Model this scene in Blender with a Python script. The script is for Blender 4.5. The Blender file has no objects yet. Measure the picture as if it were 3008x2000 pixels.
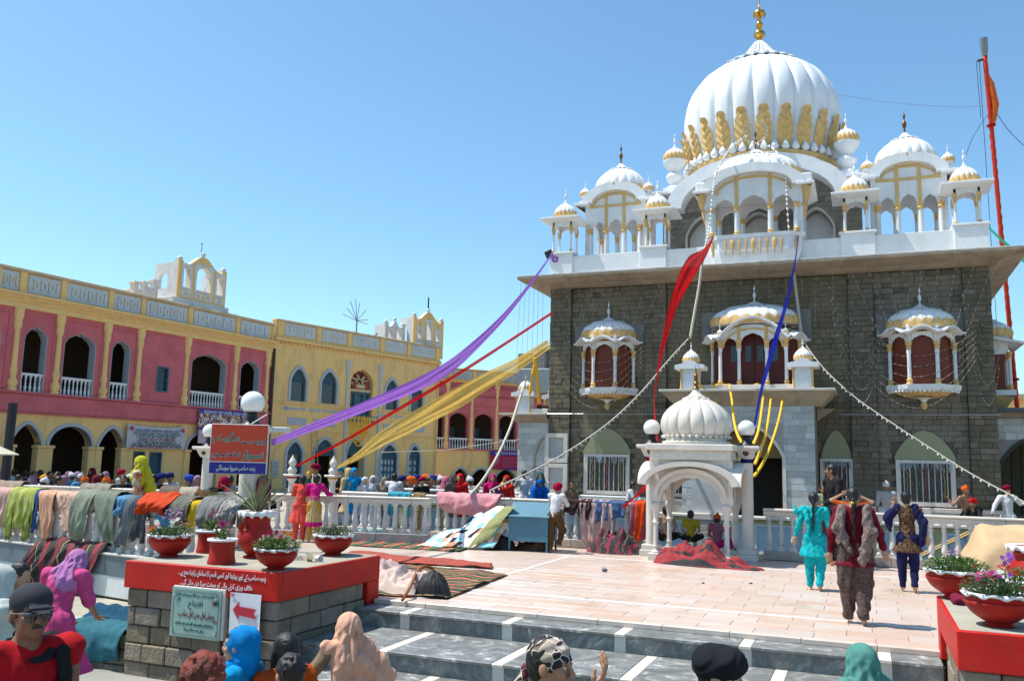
import bpy, math, random
import numpy as np
from mathutils import Vector, Matrix, Euler
from mathutils.geometry import tessellate_polygon
random.seed(7); np.random.seed(7)
PI=math.pi; R=math.radians
S=bpy.context.scene; COL=S.collection
# ---------------------------------------------------------------- camera
CH=1.77; FPX=2555.; PW,PH=3008.,2000.
pit,rol,yaw=R(7.92),R(1.36),R(22.1)
_f=np.array([-math.sin(yaw)*math.cos(pit),math.cos(yaw)*math.cos(pit),math.sin(pit)])
_r0=np.array([math.cos(yaw),math.sin(yaw),0.]); _u0=np.cross(_r0,_f)
_r=math.cos(rol)*_r0+math.sin(rol)*_u0; _u=-math.sin(rol)*_r0+math.cos(rol)*_u0
cd=bpy.data.cameras.new('camera'); cam=bpy.data.objects.new('camera',cd); COL.objects.link(cam)
m=Matrix([[_r[i],_u[i],-_f[i],0] for i in range(3)]+[[0,0,0,1]]); m.translation=Vector((0,0,CH))
cam.matrix_world=m; cd.sensor_width=36; cd.lens=36*FPX/PW; cd.clip_end=2000; cd.clip_start=.1
S.camera=cam
# ---------------------------------------------------------------- sky, sun, exposure
SUN=Vector((-.48,-.135,1)).normalized()
w=bpy.data.worlds.new('World'); S.world=w; w.use_nodes=True; nt=w.node_tree
sk=nt.nodes.new('ShaderNodeTexSky'); sk.sky_type='NISHITA'; sk.sun_disc=False
sk.sun_elevation=math.asin(SUN.z); sk.sun_rotation=math.atan2(SUN.x,SUN.y)
sk.air_density=1.0; sk.dust_density=.6; sk.ozone_density=1.2
bg=nt.nodes['Background']; bg.inputs[1].default_value=.132
tn=nt.nodes.new('ShaderNodeMix'); tn.data_type='RGBA'; tn.blend_type='MULTIPLY'; tn.inputs[0].default_value=1; tn.inputs[7].default_value=(.72,.955,1.0,1)
nt.links.new(sk.outputs[0],tn.inputs[6]); nt.links.new(tn.outputs[2],bg.inputs[0])
sl=bpy.data.lights.new('sun','SUN'); sl.energy=4.3; sl.angle=R(.53); sl.color=(1,.955,.87)
so=bpy.data.objects.new('sun',sl); COL.objects.link(so); so.rotation_euler=SUN.to_track_quat('Z','Y').to_euler()
S.view_settings.view_transform='Standard'; S.view_settings.look='None'; S.view_settings.exposure=.66; S.view_settings.gamma=1
# ---------------------------------------------------------------- points in the place
def ray(x,y): return _r*(x-PW/2)+_u*(PH/2-y)+_f*FPX
def G(x,y,z=0.):
    d=ray(x,y); return Vector(np.array([0,0,CH])+d*(z-CH)/d[2])
def FY(x,y,Y):
    d=ray(x,y); return Vector(np.array([0,0,CH])+d*Y/d[1])
def AT(x,y,D):   # at D metres from the camera along its axis
    d=ray(x,y); return Vector(np.array([0,0,CH])+d*D/FPX)
def zat(y,x,p):
    d=ray(x,y); return CH+d[2]*math.hypot(p[0],p[1])/math.hypot(d[0],d[1])
# ---------------------------------------------------------------- materials
def sr(*c):
    if len(c)==1: h=c[0]; c=[int(h[i:i+2],16) for i in (0,2,4)]
    return tuple(((v/255+.055)/1.055)**2.4 if v/255>.04045 else v/255/12.92 for v in c)+(1,)
MATS={}
def nodes(name):
    m=bpy.data.materials.new(name); m.use_nodes=True; t=m.node_tree
    return m,t,t.nodes['Principled BSDF']
def mix(t,a,b,f,mode='MIX'):
    n=t.nodes.new('ShaderNodeMix'); n.data_type='RGBA'; n.blend_type=mode
    for s,v in ((6,a),(7,b),(0,f)):
        if hasattr(v,'is_linked'): t.links.new(v,n.inputs[s])
        else: n.inputs[s].default_value=v
    return n.outputs[2]
def mth(t,op,a,b=0.,c=None):
    n=t.nodes.new('ShaderNodeMath'); n.operation=op
    for i,v in enumerate((a,b) if c is None else (a,b,c)):
        if hasattr(v,'is_linked'): t.links.new(v,n.inputs[i])
        else: n.inputs[i].default_value=v
    return n.outputs[0]
def noise(t,vec,scale,detail=3,rough=.55,dist=0):
    n=t.nodes.new('ShaderNodeTexNoise'); n.inputs['Scale'].default_value=scale; n.inputs['Detail'].default_value=detail
    n.inputs['Roughness'].default_value=rough; n.inputs['Distortion'].default_value=dist
    t.links.new(vec,n.inputs['Vector']); return n.outputs[0]
def ramp(t,fac,stops,const=False):
    n=t.nodes.new('ShaderNodeValToRGB'); e=n.color_ramp.elements
    if const: n.color_ramp.interpolation='CONSTANT'
    e[0].position,e[0].color=stops[0]; e[1].position,e[1].color=stops[1]
    for p,c in stops[2:]: x=e.new(p); x.color=c
    t.links.new(fac,n.inputs[0]); return n.outputs[0]
def coords(t,sc=None,rnd=True):
    g=t.nodes.new('ShaderNodeTexCoord'); v=g.outputs['Object']
    mp=t.nodes.new('ShaderNodeMapping'); t.links.new(v,mp.inputs[0])
    if sc: mp.inputs['Scale'].default_value=sc
    if rnd:
        oi=t.nodes.new('ShaderNodeObjectInfo'); cm=t.nodes.new('ShaderNodeCombineXYZ')
        v=mth(t,'MULTIPLY',oi.outputs['Random'],37.)
        for i in range(3): t.links.new(v,cm.inputs[i])
        t.links.new(cm.outputs[0],mp.inputs['Location'])
    return mp.outputs[0]
def setbump(t,b,h,st,dist=.01):
    n=t.nodes.new('ShaderNodeBump'); n.inputs['Strength'].default_value=st; n.inputs['Distance'].default_value=dist
    t.links.new(h,n.inputs['Height']); t.links.new(n.outputs[0],b.inputs['Normal'])
def M(name,col,rough=.75,var=.25,sc=2.,bump=.25,bsc=40.,metal=0.,rnd=0.,col2=None,dirt=0.,spec=.35,stretch=None,trans=0.,bd=.01,dcol=None,sat=0):
    if name in MATS: return MATS[name]
    m,t,b=nodes(name); col=sr(col) if isinstance(col,str) else col
    v=coords(t,stretch)
    c2=(sr(col2) if isinstance(col2,str) else col2) if col2 else tuple(c*(1-var) for c in col[:3])+(1,)
    n1=noise(t,v,sc,5,.65)
    c=ramp(t,n1,[(.32,col),(.7,c2)])
    if dirt:
        n2=noise(t,coords(t,(1.6,1.6,.5)),1.3,6,.7,.6)
        c=mix(t,c,dcol or (.05,.045,.035,1),mth(t,'MULTIPLY',ramp(t,n2,[(.5,(0,0,0,1)),(.72,(1,1,1,1))]),dirt))
    if rnd:
        oi=t.nodes.new('ShaderNodeObjectInfo'); h=t.nodes.new('ShaderNodeHueSaturation')
        t.links.new(mth(t,'MULTIPLY_ADD',oi.outputs['Random'],rnd*2,1-rnd),h.inputs['Value']); t.links.new(c,h.inputs['Color'])
        if sat:
            o2=mth(t,'FRACT',mth(t,'MULTIPLY',oi.outputs['Random'],7.31)); t.links.new(mth(t,'MULTIPLY_ADD',o2,sat,1-sat*.5),h.inputs['Saturation'])
            t.links.new(mth(t,'MULTIPLY_ADD',o2,sat*.05,.5-sat*.025),h.inputs['Hue'])
        c=h.outputs[0]
    t.links.new(c,b.inputs['Base Color']); b.inputs['Roughness'].default_value=rough; b.inputs['Metallic'].default_value=metal
    b.inputs['Specular IOR Level'].default_value=spec
    if bump: setbump(t,b,noise(t,v,bsc,6,.6),bump,bd)
    if trans:
        tr=t.nodes.new('ShaderNodeBsdfTranslucent'); t.links.new(c,tr.inputs[0]); mx=t.nodes.new('ShaderNodeMixShader')
        mx.inputs[0].default_value=trans; t.links.new(b.outputs[0],mx.inputs[1]); t.links.new(tr.outputs[0],mx.inputs[2])
        t.links.new(mx.outputs[0],t.nodes['Material Output'].inputs[0])
    MATS[name]=m; return m
def cloth(name,col,col2=None,trans=.12,rough=.9,sc=14,var=.3,bump=.6):
    """woven cloth: soft wrinkles running mostly downwards"""
    if name in MATS: return MATS[name]
    m,t,b=nodes(name); col=sr(col) if isinstance(col,str) else col
    v=coords(t,(1,1,.28)); v2=coords(t)
    c2=(sr(col2) if isinstance(col2,str) else col2) if col2 else tuple(c*(1-var) for c in col[:3])+(1,)
    c=ramp(t,noise(t,v2,sc,4,.6),[(.42,col),(.62,c2)] if col2 else [(.3,col),(.8,c2)])
    t.links.new(c,b.inputs['Base Color']); b.inputs['Roughness'].default_value=rough; b.inputs['Specular IOR Level'].default_value=.2
    cr=mth(t,'ABSOLUTE',mth(t,'SUBTRACT',noise(t,v,5,1,.4,1.2),.5)); cr2=noise(t,v2,11,2,.5,.6)
    h=mth(t,'ADD',mth(t,'ADD',mth(t,'MULTIPLY',cr,-1.3),mth(t,'MULTIPLY',cr2,.25)),mth(t,'MULTIPLY',noise(t,v2,220,2),.05))
    setbump(t,b,h,bump,.045)
    if trans:
        tr=t.nodes.new('ShaderNodeBsdfTranslucent'); t.links.new(c,tr.inputs[0]); mx=t.nodes.new('ShaderNodeMixShader')
        mx.inputs[0].default_value=trans; t.links.new(b.outputs[0],mx.inputs[1]); t.links.new(tr.outputs[0],mx.inputs[2])
        t.links.new(mx.outputs[0],t.nodes['Material Output'].inputs[0])
    MATS[name]=m; return m
def sheer(name,col,alpha=.75):
    m=cloth(name,col,trans=.45,bump=.15); t=m.node_tree
    if t.nodes.get('sheer'): return m
    out=t.nodes['Material Output']; src=out.inputs[0].links[0].from_socket
    tp=t.nodes.new('ShaderNodeBsdfTransparent'); mx=t.nodes.new('ShaderNodeMixShader'); mx.name='sheer'; mx.inputs[0].default_value=alpha
    t.links.new(tp.outputs[0],mx.inputs[1]); t.links.new(src,mx.inputs[2]); t.links.new(mx.outputs[0],out.inputs[0]); return m
def stripes(name,stops,axis=0,period=1.,warp=.1,rough=.95,wsc=2.,uv=False):
    """woven stripes across one axis of the cloth"""
    if name in MATS: return MATS[name]
    m,t,b=nodes(name); g=t.nodes.new('ShaderNodeTexCoord'); s=t.nodes.new('ShaderNodeSeparateXYZ')
    t.links.new(g.outputs['UV' if uv else 'Object'],s.inputs[0]); v=g.outputs['Object']
    x=mth(t,'ADD',s.outputs[axis],mth(t,'MULTIPLY',mth(t,'SUBTRACT',noise(t,v,wsc,2),.5),warp))
    c=ramp(t,mth(t,'FRACT',mth(t,'DIVIDE',x,period)),[(p,sr(q)) for p,q in stops],True)
    c=mix(t,c,(.9,.9,.9,1),mth(t,'MULTIPLY',noise(t,v,60,3),.08))
    t.links.new(c,b.inputs['Base Color']); b.inputs['Roughness'].default_value=rough; b.inputs['Specular IOR Level'].default_value=.15
    setbump(t,b,mth(t,'ADD',noise(t,v,12,3),mth(t,'MULTIPLY',noise(t,v,150,2),.15)),.5,.02)
    MATS[name]=m; return m
# ---------------------------------------------------------------- mesh builder
class MB:
    def __init__(s): s.v=[]; s.f=[]; s.m=[]; s.uv=None
    def add(s,vs,fs,mi=0):
        o=len(s.v); s.v+=[tuple(p) for p in vs]; s.f+=[tuple(i+o for i in f) for f in fs]; s.m+=[mi]*len(fs); return s
    def box(s,x0,x1,y0,y1,z0,z1,mi=0):
        return s.add([(x0,y0,z0),(x1,y0,z0),(x1,y1,z0),(x0,y1,z0),(x0,y0,z1),(x1,y0,z1),(x1,y1,z1),(x0,y1,z1)],
          [(0,3,2,1),(4,5,6,7),(0,1,5,4),(1,2,6,5),(2,3,7,6),(3,0,4,7)],mi)
    def bbox(s,x0,x1,y0,y1,z0,z1,b=.01,mi=0):
        """box with chamfered edges"""
        vs=[];X=(x0,x1);Y=(y0,y1);Z=(z0,z1)
        for i in (0,1):
            for j in (0,1):
                for k in (0,1):
                    sx,sy,sz=(1,-1)[i],(1,-1)[j],(1,-1)[k]
                    vs+=[(X[i],Y[j]+sy*b,Z[k]+sz*b),(X[i]+sx*b,Y[j],Z[k]+sz*b),(X[i]+sx*b,Y[j]+sy*b,Z[k])]
        c=lambda i,j,k,a:((i*2+j)*2+k)*3+a
        f=[]
        for a in range(2):
            f.append([c(a,0,0,0),c(a,1,0,0),c(a,1,1,0),c(a,0,1,0)]); f.append([c(0,a,0,1),c(1,a,0,1),c(1,a,1,1),c(0,a,1,1)]); f.append([c(0,0,a,2),c(1,0,a,2),c(1,1,a,2),c(0,1,a,2)])
            for b2 in range(2):
                f.append([c(a,b2,0,0),c(a,b2,1,0),c(a,b2,1,1),c(a,b2,0,1)]); f.append([c(a,0,b2,0),c(a,1,b2,0),c(a,1,b2,2),c(a,0,b2,2)]); f.append([c(0,a,b2,1),c(1,a,b2,1),c(1,a,b2,2),c(0,a,b2,2)])
                for c2 in range(2): f.append([c(a,b2,c2,0),c(a,b2,c2,1),c(a,b2,c2,2)])
        return s.add(vs,f,mi)
    def lathe(s,prof,n=16,c=(0,0,0),mi=0,a0=0,a1=2*PI,rib=None,sx=1,sy=1,cap=True):
        full=abs(a1-a0-2*PI)<1e-6; k=n if full else n+1; vs=[]
        for (r,z) in prof:
            for i in range(k):
                a=a0+(a1-a0)*i/n; q=r*(rib(a,z) if rib else 1)
                vs.append((c[0]+q*math.cos(a)*sx,c[1]+q*math.sin(a)*sy,c[2]+z))
        fs=[]
        for j in range(len(prof)-1):
            for i in range(n):
                i2=(i+1)%k; fs.append((j*k+i,j*k+i2,(j+1)*k+i2,(j+1)*k+i))
        if cap and full:
            if prof[0][0]>1e-4: fs.append(tuple(range(k))[::-1])
            if prof[-1][0]>1e-4: fs.append(tuple((len(prof)-1)*k+i for i in range(k)))
        return s.add(vs,fs,mi)
    def tube(s,pts,r,n=6,mi=0):
        pts=[Vector(p) for p in pts]; rs=r if isinstance(r,(list,tuple)) else [r]*len(pts); vs=[]
        up=Vector((0,0,1)); 
        for i,p in enumerate(pts):
            d=(pts[min(i+1,len(pts)-1)]-pts[max(i-1,0)]).normalized()
            a=d.cross(up if abs(d.z)<.95 else Vector((1,0,0))).normalized(); b=d.cross(a)
            for k in range(n):
                t=2*PI*k/n; vs.append(p+(a*math.cos(t)+b*math.sin(t))*rs[i])
        fs=[(i*n+k,i*n+(k+1)%n,(i+1)*n+(k+1)%n,(i+1)*n+k) for i in range(len(pts)-1) for k in range(n)]
        fs+=[tuple(range(n)),tuple((len(pts)-1)*n+k for k in range(n))[::-1]]
        return s.add(vs,fs,mi)
    def plate(s,outer,holes=(),y0=0.,y1=.1,mi=0,map=None):
        """flat piece in the XZ plane with holes, given depth in Y"""
        loops=[[(p[0],p[1]) for p in L] for L in [outer]+list(holes)]
        flat=[p for L in loops for p in L]; n=len(flat)
        tri=tessellate_polygon([[Vector((a,b,0)) for a,b in L] for L in loops])
        vs=[(a,y0,b) for a,b in flat]+[(a,y1,b) for a,b in flat]
        fs=[tuple(t) for t in tri]+[tuple(i+n for i in t)[::-1] for t in tri]; o=0
        for L in loops:
            k=len(L); fs+=[(o+i,o+(i+1)%k,n+o+(i+1)%k,n+o+i) for i in range(k)]; o+=k
        if map: vs=[map(*p) for p in vs]
        return s.add(vs,fs,mi)
    def grid(s,fn,nu,nv,mi=0,closed=False):
        vs=[fn(i/nu,j/nv) for j in range(nv+1) for i in range(nu+1)]
        fs=[(j*(nu+1)+i,j*(nu+1)+i+1,(j+1)*(nu+1)+i+1,(j+1)*(nu+1)+i) for j in range(nv) for i in range(nu)]
        s.uvg=(nu,nv); return s.add(vs,fs,mi)
    def ball(s,c,r,n=12,mi=0,sz=1.):
        k=max(4,n//2); return s.lathe([(r*math.sin(PI*i/k),-r*math.cos(PI*i/k)*sz) for i in range(k+1)],n,c,mi)
    def mesh(s,name,mats,smooth=False,recalc=True,uvgrid=None):
        me=bpy.data.meshes.new(name); me.from_pydata(s.v,[],s.f)
        for x in (mats if isinstance(mats,(list,tuple)) else [mats]): me.materials.append(x)
        if any(s.m): me.polygons.foreach_set('material_index',s.m)
        if recalc:
            import bmesh; bm=bmesh.new(); bm.from_mesh(me); bmesh.ops.remove_doubles(bm,verts=bm.verts,dist=1e-5) if not uvgrid else None
            bmesh.ops.recalc_face_normals(bm,faces=bm.faces); bm.to_mesh(me); bm.free()
        if uvgrid:
            nu,nv=uvgrid; u=me.uv_layers.new(name='uv'); k=0
            for p in me.polygons:
                for vi in p.vertices: u.data[k].uv=((vi%(nu+1))/nu,(vi//(nu+1))/nv); k+=1
        if smooth:
            me.polygons.foreach_set('use_smooth',[True]*len(me.polygons))
            if isinstance(smooth,float): me.set_sharp_from_angle(angle=smooth)
        return me
    def islands(s):
        """the separate pieces of this builder, each as a builder of its own"""
        n=len(s.v); p=list(range(n))
        def fd(a):
            while p[a]!=a: p[a]=p[p[a]]; a=p[a]
            return a
        for f in s.f:
            r_=fd(f[0])
            for i in f[1:]:
                q=fd(i)
                if q!=r_: p[q]=r_
        g={}
        for f,mi in zip(s.f,s.m): g.setdefault(fd(f[0]),[]).append((f,mi))
        out=[]
        for fs in g.values():
            b=MB(); mp={}
            for f,mi in fs:
                for i in f:
                    if i not in mp: mp[i]=len(b.v); b.v.append(s.v[i])
                b.f.append(tuple(mp[i] for i in f)); b.m.append(mi)
            out.append(b)
        return out
    def pieces(s,name,mats,parent=None,smooth=False,**k):
        return [b.build(name,mats,parent,smooth,**k) for b in s.islands()]
    def stuff(s,name,mats,parent=None,smooth=False,**k):
        return tag(s.build(name,mats,parent,smooth,**k),kind='stuff')
    def build(s,name,mats,parent=None,smooth=False,loc=None,**k):
        me=s.mesh(name,mats,smooth,**k); return put(name,me,parent,loc)
def put(name,me,parent=None,loc=None,rz=0,scale=None,rot=None):
    o=bpy.data.objects.new(name,me); COL.objects.link(o); o.parent=parent
    if loc is not None: o.location=loc
    if rz: o.rotation_euler.z=rz
    if rot: o.rotation_euler=rot
    if scale: o.scale=scale
    return o
def tag(o,label=None,cat=None,group=None,kind=None):
    for k,v in (('label',label),('category',cat),('group',group),('kind',kind)):
        if v: o[k]=v
    return o
def T(name,label,cat,loc=(0,0,0),rz=0,group=None):
    o=bpy.data.objects.new(name,None); COL.objects.link(o); o.location=loc; o.rotation_euler.z=rz; o.empty_display_size=.1
    return tag(o,label,cat,group)
def st(name,mb,m,smooth=False): return tag(mb.build(name,m,None,smooth),kind='structure')
SA=R(35)
def copytree(o,parent=None,loc=None,rz=None,label=None):
    c=o.copy(); COL.objects.link(c); c.parent=parent
    if loc is not None: c.location=loc
    if rz is not None: c.rotation_euler.z=rz
    if label: c['label']=label
    for ch in list(KIDS.get(o.name,o.children)): copytree(ch,c)
    return c
KIDS={}
def spline(pts,n=6):
    """smooth curve through profile points"""
    P=[pts[0]]+list(pts)+[pts[-1]]; out=[]
    for i in range(1,len(P)-2):
        for k in range(n):
            t=k/n; out.append(tuple(.5*((2*P[i][a])+(-P[i-1][a]+P[i+1][a])*t+(2*P[i-1][a]-5*P[i][a]+4*P[i+1][a]-P[i+2][a])*t*t+(-P[i-1][a]+3*P[i][a]-3*P[i+1][a]+P[i+2][a])*t**3) for a in range(len(P[0]))))
    return out+[tuple(pts[-1])]
def arch(cx,z0,w,zs,h,kind='round',n=16,lobes=7):
    """outline of an opening: up the left jamb, over, down the right"""
    pts=[(cx-w/2,z0)]
    for i in range(n+1):
        a=PI*(1-i/n); c,s=math.cos(a),math.sin(a); x,z=c*w/2,s*h
        if kind=='point': z=h*(1-abs(c)**1.7)**.8; 
        if kind=='cusp':
            f=1-.1*(1-abs(math.sin(a*lobes)))*(1 if 0<i<n else 0); x*=f; z=s*h*f*.93+h*.14*math.exp(-((a-PI/2)/.13)**2)
        pts.append((cx+x,zs+z))
    return pts+[(cx+w/2,z0)]
def rect(x0,x1,z0,z1): return [(x0,z0),(x0,z1),(x1,z1),(x1,z0)]
def arcband(cx,w0,w1,z,h0,h1,n=20,scal=0):
    """crescent band between two arcs (eyebrow cornice)"""
    a=[(cx-w0*math.cos(PI*i/n),z+h0*math.sin(PI*i/n)) for i in range(n+1)]
    b=[(cx+w1*math.cos(PI*i/n),z+h1*math.sin(PI*i/n)) for i in range(n+1)]
    return a+b
# ================================================================ materials of the place
WHITE=M('white_plaster',(.76,.77,.78,1),.7,.12,3,.15,30,dirt=.22,dcol=(.36,.34,.32,1))
WHITE2=M('aged_white_plaster',(.66,.66,.64,1),.75,.2,3,.2,30,dirt=.25,dcol=(.25,.23,.2,1))
OCHRE=M('ochre_trim',(.74,.48,.185,1),.75,.3,4,.2,30,dirt=.25,dcol=(.40,.24,.10,1))
YEL=M('yellow_limewash',(.84,.54,.20,1),.85,.16,1.0,.2,30,dirt=.45,dcol=(.42,.20,.07,1),col2=(.76,.50,.22,1))
PINK=M('pink_limewash',(.62,.15,.17,1),.85,.25,1.2,.2,30,dirt=.45,dcol=(.36,.08,.08,1))
GOLD=M('gilded_metal',(.75,.42,.08,1),.28,.3,8,.05,30,metal=1.)
BRONZE=M('dark_bronze',(.22,.10,.03,1),.4,.3,8,.1,30,metal=.8)
MARB=M('white_marble',(.66,.61,.545,1),.35,.2,2.5,.04,20,dirt=.18,dcol=(.45,.36,.27,1),stretch=(1,1,.6))
MARBT=M('marble_block',(.50,.51,.50,1),.5,.25,2.5,.06,20,rnd=.2,sat=.3)
STONE=M('facade_stone',(.190,.160,.115,1),.9,.35,2.2,.8,18,rnd=.24,sat=.35,dirt=.5,dcol=(.06,.05,.04,1),bd=.03)
STONE2=M('rubble_stone',(.24,.22,.18,1),.9,.35,3,.7,14,rnd=.3,sat=.4,bd=.03)
PIERST=M('pier_stone',(.27,.225,.165,1),.92,.45,3.2,1.0,22,rnd=.22,sat=.35,dirt=.6,dcol=(.13,.10,.07,1),bd=.03)
MORTAR=M('mortar',(.12,.10,.075,1),.95,.3,4,.4,30)
RED=M('red_gloss_paint',(.56,.012,.006,1),.5,.3,2,.25,9,dirt=.4,dcol=(.36,.04,.025,1),spec=.25)
POTRED=M('red_pot_paint',(.40,.014,.008,1),.5,.35,3,.2,14,spec=.25,dirt=.45,dcol=(.24,.04,.02,1))
POTW=M('pot_rim_white',(.74,.74,.76,1),.5,.15,8,.1,30)
SLAB=M('concrete_top',(.36,.34,.27,1),.9,.25,1.5,.3,25,dirt=.4,dcol=(.14,.12,.09,1))
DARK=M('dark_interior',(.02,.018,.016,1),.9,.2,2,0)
BLUEW=M('blue_painted_wood',(.055,.13,.19,1),.6,.25,3,.2,20)
GLASSD=M('dark_glass',(.01,.015,.025,1),.12,.2,2,0,spec=.6)
RWOOD=M('red_brown_wood',(.17,.028,.010,1),.45,.3,2,.15,10,stretch=(1,1,.3))
BLACK=M('black_iron',(.02,.02,.022,1),.45,.3,5,.1,20)
GREYM=M('grey_metal',(.28,.30,.32,1),.4,.2,5,.1,20,metal=.5)
STEEL=M('steel',(.6,.6,.62,1),.25,.1,5,.0,20,metal=1.)
ROPE=M('pale_rope',(.55,.50,.42,1),.9,.3,30,.5,120)
EAVE=M('eave_stone',(.42,.33,.24,1),.85,.35,1.4,.3,20,dirt=.5,dcol=(.10,.08,.06,1))
BEIGE=M('olive_cream_panel',(.30,.30,.18,1),.8,.12,2,.1,20)
BULB=M('lamp_bulb',(.85,.85,.8,1),.2,.05,5,0)
GLOBE=M('opal_globe',(.85,.85,.82,1),.16,.03,2,0,trans=.25,spec=.6)
SHADEW=M('far_wall_grey',(.2,.2,.2,1),.9)
def floormat():
    m,t,b=nodes('pink_marble_tile'); v=coords(t); v2=coords(t,(1,3.2,1))
    c=ramp(t,noise(t,v2,2.2,6,.65,.9),[(.28,(.54,.31,.235,1)),(.45,(.54,.42,.34,1)),(.60,(.52,.37,.29,1)),(.78,(.40,.23,.17,1))])
    oi=t.nodes.new('ShaderNodeObjectInfo'); h=t.nodes.new('ShaderNodeHueSaturation'); t.links.new(c,h.inputs['Color'])
    t.links.new(mth(t,'MULTIPLY_ADD',oi.outputs['Random'],.10,.98),h.inputs['Value'])
    o2=mth(t,'FRACT',mth(t,'MULTIPLY',oi.outputs['Random'],9.7)); t.links.new(mth(t,'MULTIPLY_ADD',o2,.45,.6),h.inputs['Saturation'])
    g=t.nodes.new('ShaderNodeNewGeometry')
    st_=ramp(t,noise(t,g.outputs['Position'],.55,7,.7,.5),[(.57,(0,0,0,1)),(.66,(1,1,1,1))])
    c=mix(t,h.outputs[0],(.33,.22,.14,1),mth(t,'MULTIPLY',st_,.5))
    t.links.new(c,b.inputs['Base Color']); b.inputs['Roughness'].default_value=.32; b.inputs['Specular IOR Level'].default_value=.4
    MATS['floor']=m; return m
FLOOR=floormat()
def greymarble():
    m,t,b=nodes('grey_veined_marble'); v=coords(t)
    n1=noise(t,v,3.2,8,.7,1.6); c=ramp(t,n1,[(.3,(.10,.105,.10,1)),(.50,(.165,.17,.165,1)),(.60,(.26,.265,.255,1)),(.68,(.58,.58,.55,1))])
    n2=ramp(t,noise(t,v,60,5,.7),[(.62,(0,0,0,1)),(.7,(1,1,1,1))]); c=mix(t,c,(.6,.6,.58,1),mth(t,'MULTIPLY',n2,.6))
    t.links.new(c,b.inputs['Base Color']); b.inputs['Roughness'].default_value=.5; b.inputs['Specular IOR Level'].default_value=.3; setbump(t,b,noise(t,v,14,4),.15,.01); return m
GMARB=greymarble()
# ================================================================ the ground and what stands on it
g=MB(); g.box(-400,400,-60,700,-2.6,-2.5); st('ground',g,M('dusty_ground',(.28,.24,.18,1),.95,.3,.2))
g=MB(); g.box(-34,9,-3,9.0,-2.4,-.75); st('forecourt',g,M('forecourt_paving',(.3,.29,.26,1),.8,.3,1.2,.3,10))
g=MB(); g.add([(x,y,z) for z in (-2.4,0.) for x,y in ((-8.003,9.8),(-8.003,19.9),(-33,19.9),(-33,13.9))],[(0,1,2,3),(7,6,5,4),(0,1,5,4),(1,2,6,5),(2,3,7,6),(3,0,4,7)]); st('terrace',g,M('terrace_marble',(.5,.42,.34,1),.4,.3,1.2,.05,10))
g=MB(); g.box(-8,6.5,10.0,18.25,-2.4,-.02); st('platform',g,M('floor_joint',(.34,.27,.21,1),.9))
g=MB(); g.box(-80,-13.5,24.3,95,-2.4,0.); g.box(-13.5,40,28.0,95,-2.4,-.002); g.box(-13.5,40,24.3,28.0,-2.4,-.35); g.box(-80,-13.5,19.9,24.297,-2.4,-.003); g.box(4.9,40,18.25,24.3,-2.4,-.352); st('courtyard',g,M('courtyard_paving',(.40,.35,.28,1),.75,.3,.8,.2,8))
def water():
    m,t,b=nodes('pool_water'); b.inputs['Base Color'].default_value=(.02,.05,.045,1); b.inputs['Roughness'].default_value=.06
    setbump(t,b,noise(t,coords(t,rnd=False),5,4),.4,.05); return m
g=MB(); g.box(-13.4,4.9,18.25,24.0,-2.3,-.65); st('pool_water',g,water())
# tiles of the platform: running bond, near ones singly, the far ones joined
TW,TH=.62,.34; near=[];far=MB(); tm={}
rows=int((17.9-10.06)/TH)
for j in range(rows):
    y0=10.06+j*TH
    if abs(y0-11.2)<.17: y0c=1
    x=-7.98-(j%2)*TW*.5-random.random()*.1
    while x<6.4:
        wd=TW; a,b_=max(x,-7.98),min(x+wd,6.4)
        if b_-a>.08:
            c=((a+b_)/2,y0+TH/2)
            near.append((math.hypot(*c)+abs(c[0]+3)*.4,a,b_,y0,y0+TH))
        x+=wd
near.sort(); root=T('platform_floor','pink marble tile floor of the raised platform, inset with thin white lines','floor')
for i,(d,a,b_,y0,y1) in enumerate(near):
    if i<300:
        key=(round(b_-a,3),round(y1-y0,3))
        if key not in tm:
            q=MB(); hx,hy=(b_-a)/2-.0025,(y1-y0)/2-.0025; q.bbox(-hx,hx,-hy,hy,-.015,0,.002); tm[key]=q.mesh('floor_tile',FLOOR)
        put('floor_tile',tm[key],root,((a+b_)/2,(y0+y1)/2,random.uniform(-.0015,.0005)))
    else: far.box(a+.0025,b_-.0025,y0+.0025,y1-.0025,-.015,random.uniform(-.0015,.0005))
tag(far.build('floor_tile_field',FLOOR,root),kind='stuff')
q=MB()
for y in (11.33,16.35): q.box(-5.6,6.4,y-.03,y+.03,-.01,.004)
q.box(-5.36,-5.30,11.36,16.32,-.01,.003); q.pieces('white_inlay_line',M('white_inlay',(.74,.74,.72,1),.4,.1,5,0),root)
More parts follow.
